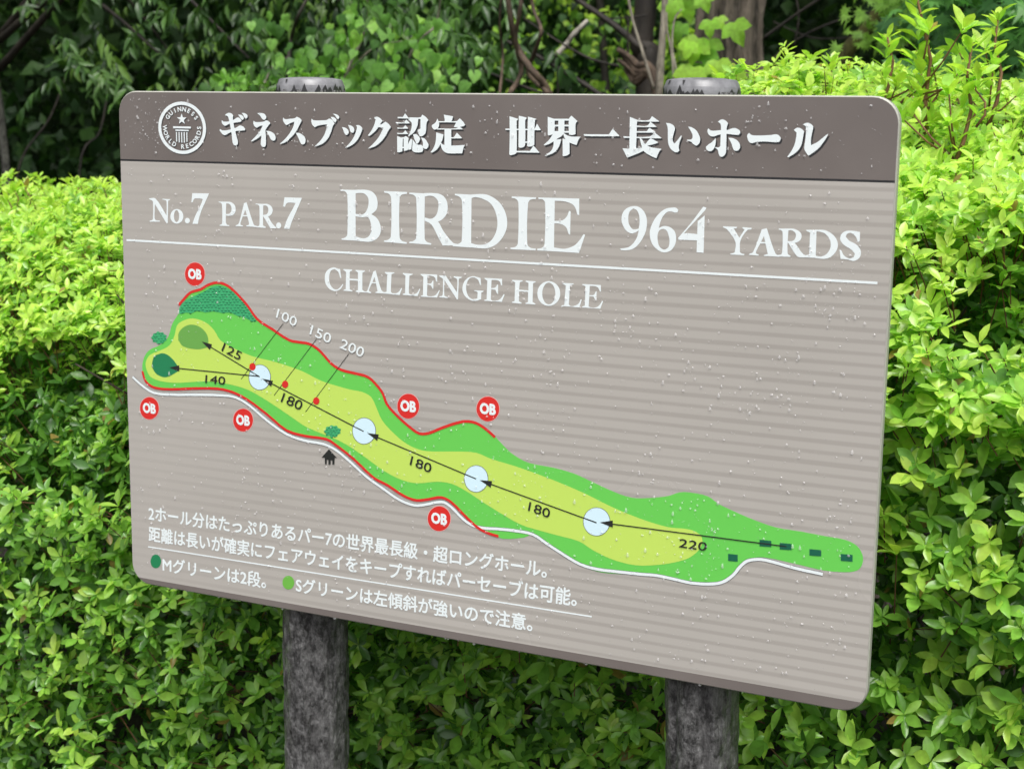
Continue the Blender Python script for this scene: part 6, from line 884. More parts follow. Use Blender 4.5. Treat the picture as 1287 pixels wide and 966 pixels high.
SHAPES = {
 'azalea': [midrib_leaf((.22, .5, .78), (.11 * a, .20 * a, .15 * a), f * .7, c, t) for a, f, c, t in ((1, .5, .12, 0), (.9, .7, .25, .1), (1.15, .35, .05, -.1), (1, .9, .35, .15), (1.25, .3, .18, 0), (.85, .6, -.1, -.15))],
 'lance': [midrib_leaf((.15, .42, .75), (.09 * a, .15 * a, .085 * a), f, c, t) for a, f, c, t in ((1, .4, .2, 0), (1.15, .5, .4, .1), (.9, .3, .1, -.1), (1.3, .6, .3, 0))],
 'heart': [outline_leaf([(0, .06), (.16, -.04), (.36, .06), (.45, .28), (.36, .55), (.16, .8), (0, 1)], c, u) for c, u in ((.2, .15), (.5, .3), (.1, -.1))],
 'ivy': [outline_leaf([(0, .04), (.18, -.06), (.42, .0), (.56, .24), (.66, .50), (.42, .56), (.30, .54), (.26, .74), (.12, .9), (0, 1.05)], c, u) for c, u in ((.3, .1), (.5, .25))],
 'maple': [outline_leaf([(0, .22), (.14, .16), (.42, -.02), (.26, .24), (.62, .22), (.30, .40), (.58, .62), (.24, .56), (.34, .9), (.12, .66), (0, 1.08)], c, u) for c, u in ((.2, .0), (.5, .1))],
 'quad': [midrib_leaf((.5,), (.26,), .4, .1), midrib_leaf((.45,), (.34,), .2, .3)],
}
def fit_small(vt, drop): return vt
LEAFSETS = []
def nrm(v): return v / np.maximum(np.linalg.norm(v, axis=-1, keepdims=True), 1e-9)
class Leaves:
    def __init__(s, root, kind, mat, cols, single=300, part='leaf', mass='foliage'):
        s.root, s.kind, s.mat, s.cols, s.single, s.part, s.mass = root, kind, mat, np.array(cols), single, part, mass
        s.P, s.D, s.N, s.S, s.C = [], [], [], [], []; LEAFSETS.append(s)
    def add(s, P, D, N, S, Cc):
        s.P.append(P); s.D.append(D); s.N.append(N); s.S.append(S); s.C.append(Cc)
    def pack(s):
        s.P, s.D, s.N = np.concatenate(s.P), nrm(np.concatenate(s.D)), np.concatenate(s.N); s.S = np.concatenate(s.S); s.C = np.concatenate(s.C).astype(int)
        s.X = nrm(np.cross(s.D, s.N)); s.N = np.cross(s.X, s.D); s.H = rng.integers(0, len(SHAPES[s.kind]), len(s.S))
    def build(s, pick):
        keep = np.ones(len(s.S), bool); keep[pick] = False
        VV, TT, CC = [], [], []; base = 0
        for h, (v, t) in enumerate(SHAPES[s.kind]):
            idx = np.nonzero(keep & (s.H == h))[0]
            if not len(idx): continue
            w = s.P[idx, None] + s.S[idx, None, None] * (v[None, :, :1] * s.X[idx, None] + v[None, :, 1:2] * s.D[idx, None] + v[None, :, 2:] * s.N[idx, None])
            VV.append(w.reshape(-1, 3)); TT.append((t[None] + (np.arange(len(idx)) * len(v))[:, None, None] + base).reshape(-1, 3))
            CC.append(np.repeat(s.cols[s.C[idx]] * rng.uniform(.85, 1.15, (len(idx), 1)), len(v), 0)); base += len(v) * len(idx)
        if VV:
            o = link(s.mass, tri_mesh(s.mass, np.concatenate(VV), np.concatenate(TT), s.mat, np.concatenate(CC)), s.root)
            o.matrix_parent_inverse = s.root.matrix_world.inverted(); o['kind'] = 'stuff'
        cache = {}; inv = s.root.matrix_world.inverted()
        for i in pick:
            key = (int(s.H[i]), int(s.C[i]))
            if key not in cache:
                v, t = SHAPES[s.kind][key[0]]; cache[key] = tri_mesh(s.part, v, t, s.mat, np.repeat(s.cols[key[1]][None], len(v), 0))
            o = bpy.data.objects.new(s.part, cache[key]); C.objects.link(o); o.parent = s.root
            mt = Matrix([[s.X[i][r] * s.S[i], s.D[i][r] * s.S[i], s.N[i][r] * s.S[i], s.P[i][r]] for r in range(3)] + [[0, 0, 0, 1]])
            o.matrix_parent_inverse = inv; o.matrix_basis = mt
def whorls(L, cen, ax, size, col, kmin=5, kmax=8, tilt=(40, 88)):
    n = len(cen); K = rng.integers(kmin, kmax + 1, n); idx = np.repeat(np.arange(n), K); m_ = len(idx)
    first = np.concatenate([[0], np.cumsum(K)[:-1]]); j = np.arange(m_) - first[idx]
    a = ax[idx]; u = nrm(np.cross(a, rng.normal(size=(n, 3))[idx])); v = np.cross(a, u)
    ang = j * 2.4 + rng.uniform(-.4, .4, m_); rad = u * np.cos(ang)[:, None] + v * np.sin(ang)[:, None]
    tl = np.radians(rng.uniform(*tilt, m_)); d = a * np.cos(tl)[:, None] + rad * np.sin(tl)[:, None]
    nn = a * np.sin(tl)[:, None] - rad * np.cos(tl)[:, None]
    L.add(cen[idx] - a * (rng.uniform(0, .012, m_) * 1)[:, None], d, nn + rng.normal(0, .12, (m_, 3)), size[idx] * (.42 + .80 * rng.random(m_) ** .8), np.where((rng.random(m_) < .012) & (len(L.cols) == 7), 6, np.clip(col[idx] + rng.integers(-1, 2, m_), 0, min(5, len(L.cols) - 1))))
class Wave:
    def __init__(s, f, n=7): s.k = rng.normal(0, f, (n, 3)); s.p = rng.uniform(0, 6.3, n)
    def __call__(s, P): return np.sin(P @ s.k.T + s.p).mean(1)

# ------------------------------------------------------------------ azalea hedge, two bushes grown together
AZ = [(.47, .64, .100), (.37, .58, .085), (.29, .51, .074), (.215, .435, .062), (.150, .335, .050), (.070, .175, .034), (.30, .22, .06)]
TWIGS = {}
def azalea(name, label, prof, X0, X1, n, top_fn, shoots):
    root = thing(name, label, 'bush', ((X0 + X1) / 2, .8, 0), 'azaleas grown into a hedge behind the sign')
    L = Leaves(root, 'azalea', M['azalea'], AZ)
    pr = np.array([[p.y, p.z] for p in spline([Vector((0, a, b)) for a, b in prof], 5)])
    seg = np.linalg.norm(np.diff(pr, axis=0), axis=1); cum = np.concatenate([[0], np.cumsum(seg)])
    wv, wg, wt = Wave(5), Wave(9), Wave(16)
    def surf(X, s):
        y, z = np.interp(s, cum, pr[:, 0]), np.interp(s, cum, pr[:, 1]); e = .02
        dy = np.interp(s + e, cum, pr[:, 0]) - np.interp(s - e, cum, pr[:, 0]); dz = np.interp(s + e, cum, pr[:, 1]) - np.interp(s - e, cum, pr[:, 1])
        nv = nrm(np.stack([np.zeros_like(y), -dz, dy], 1)); k = top_fn(X); z = np.where(z > .9, .9 + (z - .9) * k, z)
        return np.stack([X, y, z], 1), nv
    X = rng.uniform(X0, X1, n); s = rng.uniform(0, cum[-1], n)
    ex = int(n * .35); X = np.concatenate([X, rng.uniform(X0, X1, ex)]); s = np.concatenate([s, rng.uniform(.42, .72, ex) * (cum[-1] * .62)]); n += ex   # the shoulder grows densest
    P, nv = surf(X, s)
    endf = np.minimum(X - X0, X1 - X); P[:, 1] += np.where(endf < .3, (.3 - endf) * .8, 0)
    dep = rng.exponential(.055, n); lump = wv(P) * .16 + wt(P) * .05
    gap = wg(P * [1, .5, 1]); front = nv[:, 1] < -.6
    dep = np.where(front & (gap > .22), dep + .17, dep)
    P = P + nv * (lump - dep)[:, None] + rng.normal(0, .01, (n, 3))
    up = np.clip(nv[:, 2], 0, 1)
    ax = nrm(nv * .65 + np.array([0, -.1, .65]) + np.clip(nv[:, 2:], 0, 1) * np.array([0, -.45, 0]) + rng.normal(0, .33, (n, 3)))
    ok = P[:, 2] > .05; P, ax, up, dep, nv = P[ok], ax[ok], up[ok], dep[ok], nv[ok]
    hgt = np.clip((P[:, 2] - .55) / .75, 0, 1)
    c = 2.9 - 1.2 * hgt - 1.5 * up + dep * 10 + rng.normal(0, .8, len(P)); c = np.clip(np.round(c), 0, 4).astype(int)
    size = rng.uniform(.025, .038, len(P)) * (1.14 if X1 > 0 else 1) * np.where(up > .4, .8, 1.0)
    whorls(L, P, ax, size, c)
    # inner fill: older leaves, the hedge's inner shade put into their darker colour
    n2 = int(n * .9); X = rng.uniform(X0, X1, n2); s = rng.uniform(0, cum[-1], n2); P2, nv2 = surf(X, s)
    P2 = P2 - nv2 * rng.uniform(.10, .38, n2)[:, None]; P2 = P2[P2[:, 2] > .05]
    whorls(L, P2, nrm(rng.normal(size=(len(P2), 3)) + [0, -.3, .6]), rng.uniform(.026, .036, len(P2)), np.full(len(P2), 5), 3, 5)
    # upright new shoots that stand out of the crown
    T = Geo()
    SH_P, SH_A, SH_S, SH_C = [], [], [], []
    for (x, y, z, h, big) in shoots:
        lean = Vector((random.uniform(-.12, .12), random.uniform(-.12, .12), 1)).normalized()
        pts = [Vector((x, y, z)) + lean * h * t + Vector((.01 * math.sin(t * 7 + x * 9), 0, 0)) for t in (0, .25, .5, .75, 1)]
        T.tube(pts, taper(5, .0026 * big, .0012 * big), 5)
        k = max(4, int(h / .022))
        for i in range(k):
            t = .25 + .75 * i / (k - 1); p = pts[0].lerp(pts[-1], t); a = 2.4 * i
            if i < k - 1:
                for q in range(3):
                    a2 = a + q * 2.1; d = Vector((math.cos(a2), math.sin(a2), .9)).normalized()
                    L.add(np.array([p]), np.array([d]), np.array([[-d.x, -d.y, .8]]), np.array([.037 * random.uniform(.7, 1.1) * big ** .3]), np.array([random.choice((0, 0, 1, 2))]))
            else: SH_P.append(p); SH_A.append(lean); SH_S.append(.036); SH_C.append(0)
        if big > 1.3:
            for q in range(4):
                t = random.uniform(.1, .5); b = pts[0].lerp(pts[-1], t); e = b + Vector((random.uniform(-.12, .12), random.uniform(-.08, .04), random.uniform(.03, .1)))
                T.tube([b, b.lerp(e, .5) + Vector((0, 0, -.006)), e], [.0022, .0018, .0012], 5)
                SH_P.append(e); SH_A.append((e - b).normalized() + Vector((0, 0, .8))); SH_S.append(.04); SH_C.append(1)
    if SH_P: whorls(L, np.array(SH_P), nrm(np.array(SH_A)), np.array(SH_S), np.array(SH_C), 6, 8, (25, 65))
    # twigs under the whorls, thin prisms
    idx = rng.choice(len(P), min(len(P), 6500), replace=False); A = P[idx]; B = A - ax[idx] * rng.uniform(.04, .12, len(idx))[:, None] - nv[idx] * .02 + rng.normal(0, .008, (len(idx), 3))
    d = nrm(A - B); u = nrm(np.cross(d, rng.normal(size=d.shape))); v = np.cross(d, u); ring = []
    for e, r in ((B, .0014), (A, .0008)):
        for q in range(3): ring.append(e + r * (u * math.cos(q * 2.094) + v * math.sin(q * 2.094)))
    VV = np.stack(ring, 1).reshape(-1, 3); t = np.array([(0, 1, 4), (0, 4, 3), (1, 2, 5), (1, 5, 4), (2, 0, 3), (2, 3, 5)])
    TT = (t[None] + (np.arange(len(idx)) * 6)[:, None, None]).reshape(-1, 3)
    o = link('twigs', tri_mesh('twigs', VV, TT, M['twig'], None), root); o.matrix_parent_inverse = root.matrix_world.inverted(); o['kind'] = 'stuff'
    # woody stems from the ground up into the crown
    for q in range(int((X1 - X0) * 9)):
        x = random.uniform(X0 + .1, X1 - .1); b = Vector((x, random.uniform(.5, 1.2), -.05))
        sx = np.array([x + random.uniform(-.25, .25)]); ss = np.array([random.uniform(.3, .75) * cum[-1]]); e, en = surf(sx, ss)
        e = Vector(e[0]) - Vector(en[0]) * .06; mid = b.lerp(e, .55) + Vector((random.uniform(-.1, .1), random.uniform(-.1, .1), .05))
        g = Geo(); pp = spline([b, mid, e], 5); g.tube(pp, taper(len(pp), random.uniform(.006, .011), .0025), 6, wob=.08)
        for w in range(3):
            f = pp[random.randint(4, len(pp) - 3)]; e2 = f + (e - f) * .6 + Vector((random.uniform(-.2, .2), random.uniform(-.2, .05), random.uniform(0, .15))); g.tube([f, f.lerp(e2, .5) + Vector((0, 0, -.01)), e2], [.004, .003, .0018], 5)
        g.build('branch', M['stem'], root)
    if T.V: T.build('new_shoot', M['twig'], root, 'stuff')
    return L
profL = [(.30, .02), (.25, .4), (.22, .75), (.26, 1.0), (.42, 1.20), (.72, 1.33), (1.1, 1.385), (1.5, 1.34), (1.75, .85), (1.8, .05)]
profR = [(.28, .02), (.24, .4), (.20, .8), (.21, 1.08), (.30, 1.28), (.50, 1.43), (.80, 1.54), (1.2, 1.60), (1.75, 1.56), (2.0, 1.0), (2.05, .05)]
shL, shR = [], []
for i in range(70): x = random.uniform(-2.5, -.6); y = random.uniform(.8, 1.4); shL.append((x, y, 1.32, random.uniform(.05, .11), 1))
for i in range(80): x = random.uniform(-.12, 1.3); y = random.uniform(.7, 1.6); shR.append((x, y, 1.60 if x > .02 else 1.42, random.uniform(.05, .14), 1))
for px, py, y, h in ((1205, 175, .75, .22), (1172, 125, .9, .26), (1110, 130, 1.0, .18), (1250, 120, 1.0, .2)):
    b = at(px, py, y); shR.append((b.x, b.y, b.z - .06, h, 1.8))
azalea('azalea_bush', 'bright green clipped azalea bush left of and behind the sign, the lower one', profL, -2.7, -.35, 13500, lambda X: 1 + .04 * np.sin(X * 5), shL)
azalea('azalea_bush', 'taller yellow-green azalea bush with upright shoots right of the sign', profR, -.45, 1.7, 13500, lambda X: np.interp(X, [-.45, -.1, -.01, .05, .9], [.80, .92, .99, 1.11, 1.10]), shR)

# ------------------------------------------------------------------ trees and climbers behind
def spray(L, p, d, length, n, size, col, droop=.8, kindn=0):
    """leafy twig: alternate leaves hanging from a curved shoot"""
    t = (np.arange(n) + .5) / n; d = np.array(d); P = np.array(p) + d * (t * length)[:, None]; P[:, 2] -= .35 * length * t * t
    side = nrm(np.cross(d, [0, 0, 1.0])); s = np.where(np.arange(n) % 2 == 0, 1, -1)[:, None]
    D = d * .55 + side * s * .55 + np.array([0, 0, -droop]) + rng.normal(0, .22, (n, 3))
    N_ = np.array([0, -.55, .8]) + rng.normal(0, .35, (n, 3))
    L.add(P, D, N_, size * rng.uniform(.7, 1.15, n), np.clip(col + rng.integers(-1, 2, n), 0, len(L.cols) - 1))
    return P
def shade_canopy(root, n, cx, cy, cz, rx, ry, rz, col, size=.11):  # unseen overhead leaves, added to block skylight over the wood
    q = rng.normal(size=(n, 3)); q = nrm(q) * rng.uniform(.45, 1, (n, 1)) ** .5; P = q * [rx, ry, rz] + [cx, cy, cz]
    w = Wave(1.6); keep = w(P) > -.22; P = P[keep]; k = len(P)
    return P, nrm(rng.normal(size=(k, 3)) + [0, 0, -.5]), nrm(rng.normal(size=(k, 3)) * .6 + [0, 0, 1]), size * rng.uniform(.6, 1.2, k), rng.integers(0, len(col), k)
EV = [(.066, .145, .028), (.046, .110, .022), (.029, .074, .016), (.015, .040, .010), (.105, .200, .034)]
# 1 evergreen on the left
b = at(4, 190, 4.0)
ev = thing('evergreen_tree', 'dark evergreen tree with drooping glossy leaves over the left bush', 'tree', (b.x, b.y, 0))
g = Geo(); pts = spline([(b.x, b.y, -.1), (b.x + .02, b.y, 1.2), (b.x - .05, b.y, 2.4), (b.x + .2, b.y, 4.2)], 6)
g.tube(pts, taper(len(pts), .024, .018), 10, wob=.08); g.build('trunk', M['lichen_white'], ev)
L = Leaves(ev, 'lance', M['glossy'], EV)
def zone(px, py): return CAM
for i in range(900):
    Y = random.uniform(2.6, 5.2); px, py = random.uniform(-260, 560), random.uniform(-330, 140)
    if px < 175 and py > 95 and random.random() < .93: continue
    if px < 70 and py > 55 and random.random() < .6: continue
    if py > 120 and random.random() < .6: continue
    p = at(px, py, Y); a = random.uniform(-1, 1)
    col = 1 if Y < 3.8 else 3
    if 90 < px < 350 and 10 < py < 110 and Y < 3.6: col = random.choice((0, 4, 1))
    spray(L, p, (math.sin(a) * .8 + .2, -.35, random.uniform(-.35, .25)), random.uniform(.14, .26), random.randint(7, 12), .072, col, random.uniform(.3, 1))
for i in range(14):
    e = at(random.uniform(-150, 480), random.uniform(-150, 90), random.uniform(3, 5)); s0 = Vector((b.x, b.y, random.uniform(1.8, 3.2)))
    g = Geo(); pp = spline([s0, s0.lerp(e, .5) + Vector((0, 0, .25)), e], 6); g.tube(pp, taper(len(pp), .022, .004), 7); g.build('branch', M['barkdark'], ev)
L.add(*shade_canopy(ev, 15000, b.x - .8, 7.4, 4.4, 4.4, 3.0, 1.6, EV))
# dim undergrowth stems in the dark hollow
for px0, py0, px1, py1 in ((20, 230, 95, 60), (100, 215, 135, 120)):
    p0, p1 = at(px0, py0, 4.6), at(px1, py1, 4.9); g = Geo(); pp = spline([p0 - Vector((0, 0, 1.0)), p0, p0.lerp(p1, .5) + Vector((.04, 0, 0)), p1], 5)
    g.tube(pp, taper(len(pp), .009, .004), 6); g.build('branch', M['barkdark'], ev)
# 2 heart-leaved climber
HV = [(.22, .46, .08), (.15, .34, .06), (.08, .20, .04), (.30, .55, .09)]
b = at(365, 118, 2.9)
hv = thing('heart_leaf_vine', 'light green climbing vine with heart shaped leaves above the left post', 'vine', (b.x, b.y, 0))
for path, r in (([(365, 400), (364, 200), (362, 95), (366, 50), (376, 18), (402, -30)], .010), ([(420, 400), (424, 160), (436, 92), (458, 38), (462, -30)], .008), ([(500, 400), (503, 140), (520, 60), (548, 30), (556, -30)], .006), ([(436, 92), (470, 60), (505, 52)], .004), ([(330, 110), (345, 80), (363, 72)], .004)):
    g = Geo(); pp = spline([at(x, y, 2.9 + .1 * (i % 2)) for i, (x, y) in enumerate(path)], 5); g.tube(pp, taper(len(pp), r, r * .55), 7, wob=.1); g.build('stem', M['barkdark'] if r > .009 else M['barkpale'], hv)
L = Leaves(hv, 'heart', M['soft'], HV)
def hang(L, n, fx, fy, Y0, Y1, size, cols, face=.8):
    P = np.array([at(fx(), fy(), random.uniform(Y0, Y1)) for _ in range(n)])
    D = np.array([0, -.25, -1.0]) + rng.normal(0, .35, (n, 3)); N_ = np.array([.3, -face, .55]) + rng.normal(0, .35, (n, 3))
    L.add(P, D, N_, size * rng.uniform(.65, 1.2, n), rng.choice(cols, n))
for cx, cy, sx, sy, n in ((455, 25, 28, 22, 50), (425, 60, 25, 28, 50), (510, 40, 35, 26, 45), (485, 85, 45, 20, 75), (560, 85, 24, 20, 45), (545, 40, 16, 30, 22), (440, 105, 40, 14, 50), (340, 28, 24, 30, 16), (350, 80, 30, 26, 45), (395, 60, 18, 30, 22), (300, 100, 34, 12, 32), (525, 108, 40, 10, 34), (420, -50, 70, 40, 90)):
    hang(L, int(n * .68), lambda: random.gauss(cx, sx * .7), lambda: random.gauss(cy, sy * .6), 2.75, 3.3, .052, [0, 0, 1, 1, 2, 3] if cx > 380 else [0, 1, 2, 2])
# low bright shrub tips just above the sign
b = at(330, 130, 2.7)
lb = thing('young_shrub', 'pale green young shrub tip peeping over the sign beside the left cap', 'shrub', (b.x, b.y, 0))
L = Leaves(lb, 'azalea', M['soft'], [(.17, .38, .05), (.13, .30, .04)], 120)
g = Geo(); cen = []
for i in range(22):
    px = random.choice((random.gauss(385, 16), random.gauss(320, 20), random.gauss(290, 14))); e = at(px, random.uniform(80 if px > 350 else 98, 122), random.uniform(2.5, 2.9)); cen.append(e)
    s0 = Vector((b.x, b.y, 1.0)); g.tube([s0, s0.lerp(e, .6) + Vector((0, 0, .05)), e], [.004, .003, .0015], 4)
whorls(L, np.array(cen), nrm(rng.normal(0, .3, (46, 3)) + [0, -.4, .8]), np.full(46, .045), np.zeros(46, int), 5, 8, (25, 75)); g.build('stem', M['stem'], lb, 'stuff')
g = Geo(); g.tube([(b.x, b.y, -.1), (b.x + .02, b.y, .5), (b.x, b.y, 1.02)], [.012, .009, .006], 7); g.build('trunk', M['stem'], lb)
# 3 twisted vine stems in the middle
b = at(690, 125, 3.3)
tv = thing('twisted_vine', 'reddish brown twisted bare vine stems rising behind the middle of the sign', 'vine', (b.x, b.y, 0))
for path, r0, r1 in (([(735, 400), (712, 200), (690, 118), (668, 88), (650, 60), (643, 30), (632, -40)], .016, .010), ([(690, 118), (664, 92), (672, 66), (680, 38), (670, 10), (662, -40)], .009, .006), ([(640, 118), (655, 90), (648, 50), (655, 0), (650, -40)], .010, .007), ([(628, 118), (632, 70), (628, 30), (632, -30)], .005, .004)):
    g = Geo(); pp = spline([at(x, y, 3.3 + .06 * ((i * 2) % 3)) for i, (x, y) in enumerate(path)], 6); g.tube(pp, taper(len(pp), r0, r1), 9, wob=.12); g.build('stem', M['barkred'], tv)
L = Leaves(tv, 'lance', M['glossy'], EV, 80)
for i in range(44): spray(L, at(random.gauss(615, 45), random.uniform(-60, 100), random.uniform(3.6, 4.2)), (random.uniform(-.7, .7), -.4, -.2), .2, 8, .085, 1, .5)
# 4 dark branching tree in the gap
b = at(812, 110, 5.2)
dt = thing('dark_tree', 'wet black tree with slanting bare branches across the bright gap', 'tree', (b.x, b.y, 0))
g = Geo(); pp = spline([(b.x, b.y, -.1), at(815, 110, 5.2), at(806, 60, 5.2), at(812, 0, 5.2), at(818, -160, 5.2), at(800, -420, 5.4)], 6)
g.tube(pp, taper(len(pp), .065, .045), 12, wob=.06); g.build('trunk', M['barkdark'], dt)
for path, r0, r1, Yb in (([(810, 62), (775, 35), (745, 15), (715, -8), (690, -30)], .026, .014, 5.0), ([(775, 84), (742, 72), (712, 56), (688, 42), (660, 22)], .008, .005, 4.2), ([(768, 128), (735, 108), (700, 88), (668, 66), (630, 48)], .016, .010, 4.0),
    ([(700, 130), (697, 90), (694, 70)], .008, .004, 4.0), ([(790, 70), (789, 45), (792, 25)], .008, .005, 4.6), ([(700, 120), (660, 108), (620, 92), (590, 84)], .009, .006, 4.4), ([(810, 20), (780, 22), (745, 28)], .007, .003, 5.0),
    ([(960, 50), (1000, 20), (1040, -10)], .012, .008, 5.4), ([(955, 90), (990, 60), (1035, 30), (1100, 12)], .010, .006, 5.6), ([(1000, 60), (1005, 20), (996, -20)], .007, .005, 5.4), ([(1060, 70), (1100, 40), (1150, 25)], .012, .006, 5.6), ([(975, 30), (1020, 45), (1070, 48)], .006, .004, 5.6)):
    g = Geo(); pp = spline([at(x + random.uniform(-3, 3), y + random.uniform(-3, 3), Yb) for x, y in path], 5); g.tube(pp, taper(len(pp), r0 * .75, r1 * .75), 7, wob=.14); g.build('branch', M['barkdark'], dt)
L = Leaves(dt, 'quad', M['far'], EV, 0); L.add(*shade_canopy(dt, 9000, b.x + 1.6, 9.2, 5.2, 2.6, 2.6, 1.5, EV, .12))
b = at(700, 70, 4.3)
db = thing('dead_branch', 'short pale bare dead branch caught in the bright gap', 'branch', tuple(b))
g = Geo(); pp = spline([at(699, 70, 4.25), at(713, 54, 4.3), at(722, 42, 4.3), at(738, 26, 4.35)], 5); g.tube(pp, taper(len(pp), .013, .009), 8, wob=.15); g.build('wood', M['deadpale'], db)
b = at(800, 95, 4.4)
sw = thing('broken_stump', 'splintered brown broken wood beside the thin pale stem', 'stump', (b.x, b.y, 0))
for i in range(9):
    g = Geo(); x0, y0 = random.uniform(772, 790), random.uniform(62, 88); pp = spline([at(x0, y0, 4.5), at(800, y0 + 18, 4.45), at(826, 112 + i * 2, 4.4), at(835, 400, 4.4)], 4); g.tube(pp, taper(len(pp), .010, .022), 6, wob=.25); g.build('splinter', M['barkred'], sw)
# 5 old trunk with creeper
b = at(915, 60, 3.7)
ot = thing('old_tree', 'thick old tree trunk with furrowed brown bark behind the right cap', 'tree', (b.x, b.y, 0))
w_ = .1255
def fl(a, i): return 1 + .07 * math.sin(9 * a + .4 * math.sin(i * .9)) + .05 * math.sin(17 * a + 1.3 * math.sin(i * .7)) + random.gauss(0, .022)
g = Geo(); pp = spline([(b.x, b.y, -.2), (b.x + .01, b.y, 1.0), (b.x, b.y, 1.8), (b.x + .02, b.y, 3.0), (b.x, b.y, 5.2)], 26)
g.tube(pp, taper(len(pp), w_ * 1.12, w_ * .8), 80, flute=fl); g.build('trunk', M['barkbig'], ot)
L = Leaves(ot, 'quad', M['far'], EV, 0); L.add(*shade_canopy(ot, 8000, b.x + 1.5, 6.8, 4.9, 2.4, 3.0, 1.4, EV, .12))
cv = thing('creeper_vine', 'yellow-green creeper with lobed leaves hanging by the old trunk', 'vine', (b.x - .2, b.y - .2, 0))
for path, r0, r1 in (([(828, 300), (829, 110), (832, 60), (834, 20), (836, -40)], .018, .008), ([(850, 300), (847, 110), (843, 60), (838, 30), (840, -40)], .005, .003), ([(853, 100), (845, 60), (848, 25), (857, 12)], .004, .003), ([(822, 112), (806, 60), (794, 20), (785, -30)], .006, .005)):
    g = Geo(); pp = spline([at(x, y, 3.25) for x, y in path], 6); g.tube(pp, taper(len(pp), r0, r1), 8, wob=.12); g.build('stem', M['barkpale'], cv)
L = Leaves(cv, 'ivy', M['soft'], [(.26, .50, .05), (.34, .58, .06), (.16, .36, .04)], 60)
for px, py, sz, an in ((846, 8, 1, .1), (864, 6, 1.1, -.2), (884, 2, .8, -.4), (858, 38, .8, .4), (893, 34, .8, .0), (903, 30, .6, -.5), (922, 36, 1.1, -.5), (878, 56, 1.2, .3), (892, 58, 1.0, -.1), (868, 62, .8, .3), (890, 72, .9, .0), (872, 92, 1.3, .2), (884, 90, 1.0, .1), (902, 84, 1.1, -.2), (858, 98, 1.0, .4), (850, 50, .6, .2), (925, 96, .9, .0), (838, -25, 1.1, 0), (870, -28, 1.1, .2), (900, -30, 1.0, .1)):
    p = at(px, py - 9, 3.28 + random.uniform(-.05, .05)); d = Vector((-math.sin(an) * .9, -.25, -1)).normalized()
    L.add(np.array([p]), np.array([d]), np.array([[random.uniform(-.2, .3), -.8, .45]]), np.array([.078 * sz]), np.array([random.choice((0, 0, 1, 2))]))
# 6 leaning mossy tree
b = at(1052, 95, 4.2)
mt_ = thing('mossy_tree', 'mossy dark tree limb leaning right above the right bush', 'tree', (b.x, b.y, 0))
g = Geo(); pp = spline([(b.x - .15, b.y, -.1), at(1040, 160, 4.2), at(1062, 72, 4.2), at(1088, 40, 4.2), at(1112, 2, 4.2), at(1150, -80, 4.2), at(1190, -260, 4.3)], 8)
g.tube(pp, taper(len(pp), .033, .025), 12, wob=.06); g.build('trunk', M['barkmoss'], mt_)
L = Leaves(mt_, 'quad', M['far'], EV, 0); L.add(*shade_canopy(mt_, 6000, b.x + 1.5, 5.6, 4.6, 2.2, 2.2, 1.1, EV, .12))
# 7 maple upper right
MP = [(.13, .33, .075), (.09, .25, .06), (.055, .17, .045), (.24, .44, .07)]
b = at(1330, 60, 3.0)
mp_ = thing('maple_tree', 'blue-green maple with deeply lobed leaves above the right bush', 'tree', (b.x, b.y, 0))
g = Geo(); pp = spline([(b.x, b.y, -.1), (b.x - .02, b.y, 1.4), (b.x + .1, b.y, 2.6), (b.x, b.y, 3.6)], 6); g.tube(pp, taper(len(pp), .06, .03), 10, wob=.05); g.build('trunk', M['barkdark'], mp_)
for i in range(7):
    e = at(random.uniform(1090, 1290), random.uniform(-60, 90), random.uniform(2.8, 3.6)); s0 = Vector((b.x, b.y, random.uniform(1.6, 2.4))); g = Geo(); pp = spline([s0, s0.lerp(e, .5) + Vector((0, 0, .12)), e], 5); g.tube(pp, taper(len(pp), .014, .003), 6); g.build('branch', M['barkdark'], mp_)
L = Leaves(mp_, 'maple', M['soft'], MP)
n = 1500; P = np.array([at(random.uniform(1085, 1420), random.uniform(-260, 125), random.uniform(2.7, 4.0)) for _ in range(n)])
thr = np.array([(CROT.transposed() @ (Vector(p) - CAM)) for p in P]); pxx = thr[:, 0] / -thr[:, 2] * 1908 + 643.5; pyy = 483 - thr[:, 1] / -thr[:, 2] * 1908
k_ = (pxx > 1130 + rng.normal(0, 25, n) + np.clip(pyy - 20, 0, 200) * .2); P = P[k_]; n = len(P)
L.add(P, rng.normal(0, .6, (n, 3)) + [-.2, -.5, -.7], np.array([0, -.5, .9]) + rng.normal(0, .25, (n, 3)), .075 * rng.uniform(.7, 1.15, n), rng.choice([0, 0, 1, 1, 2], n))
n = 120; P = np.array([at(random.gauss(1120, 28), random.uniform(-20, 60), random.uniform(3.4, 4.0)) for _ in range(n)])
L.add(P, rng.normal(0, .6, (n, 3)) + [-.2, -.5, -.7], np.array([0, -.5, .9]) + rng.normal(0, .3, (n, 3)), .05 * rng.uniform(.7, 1.1, n), np.full(n, 3))
L2 = None
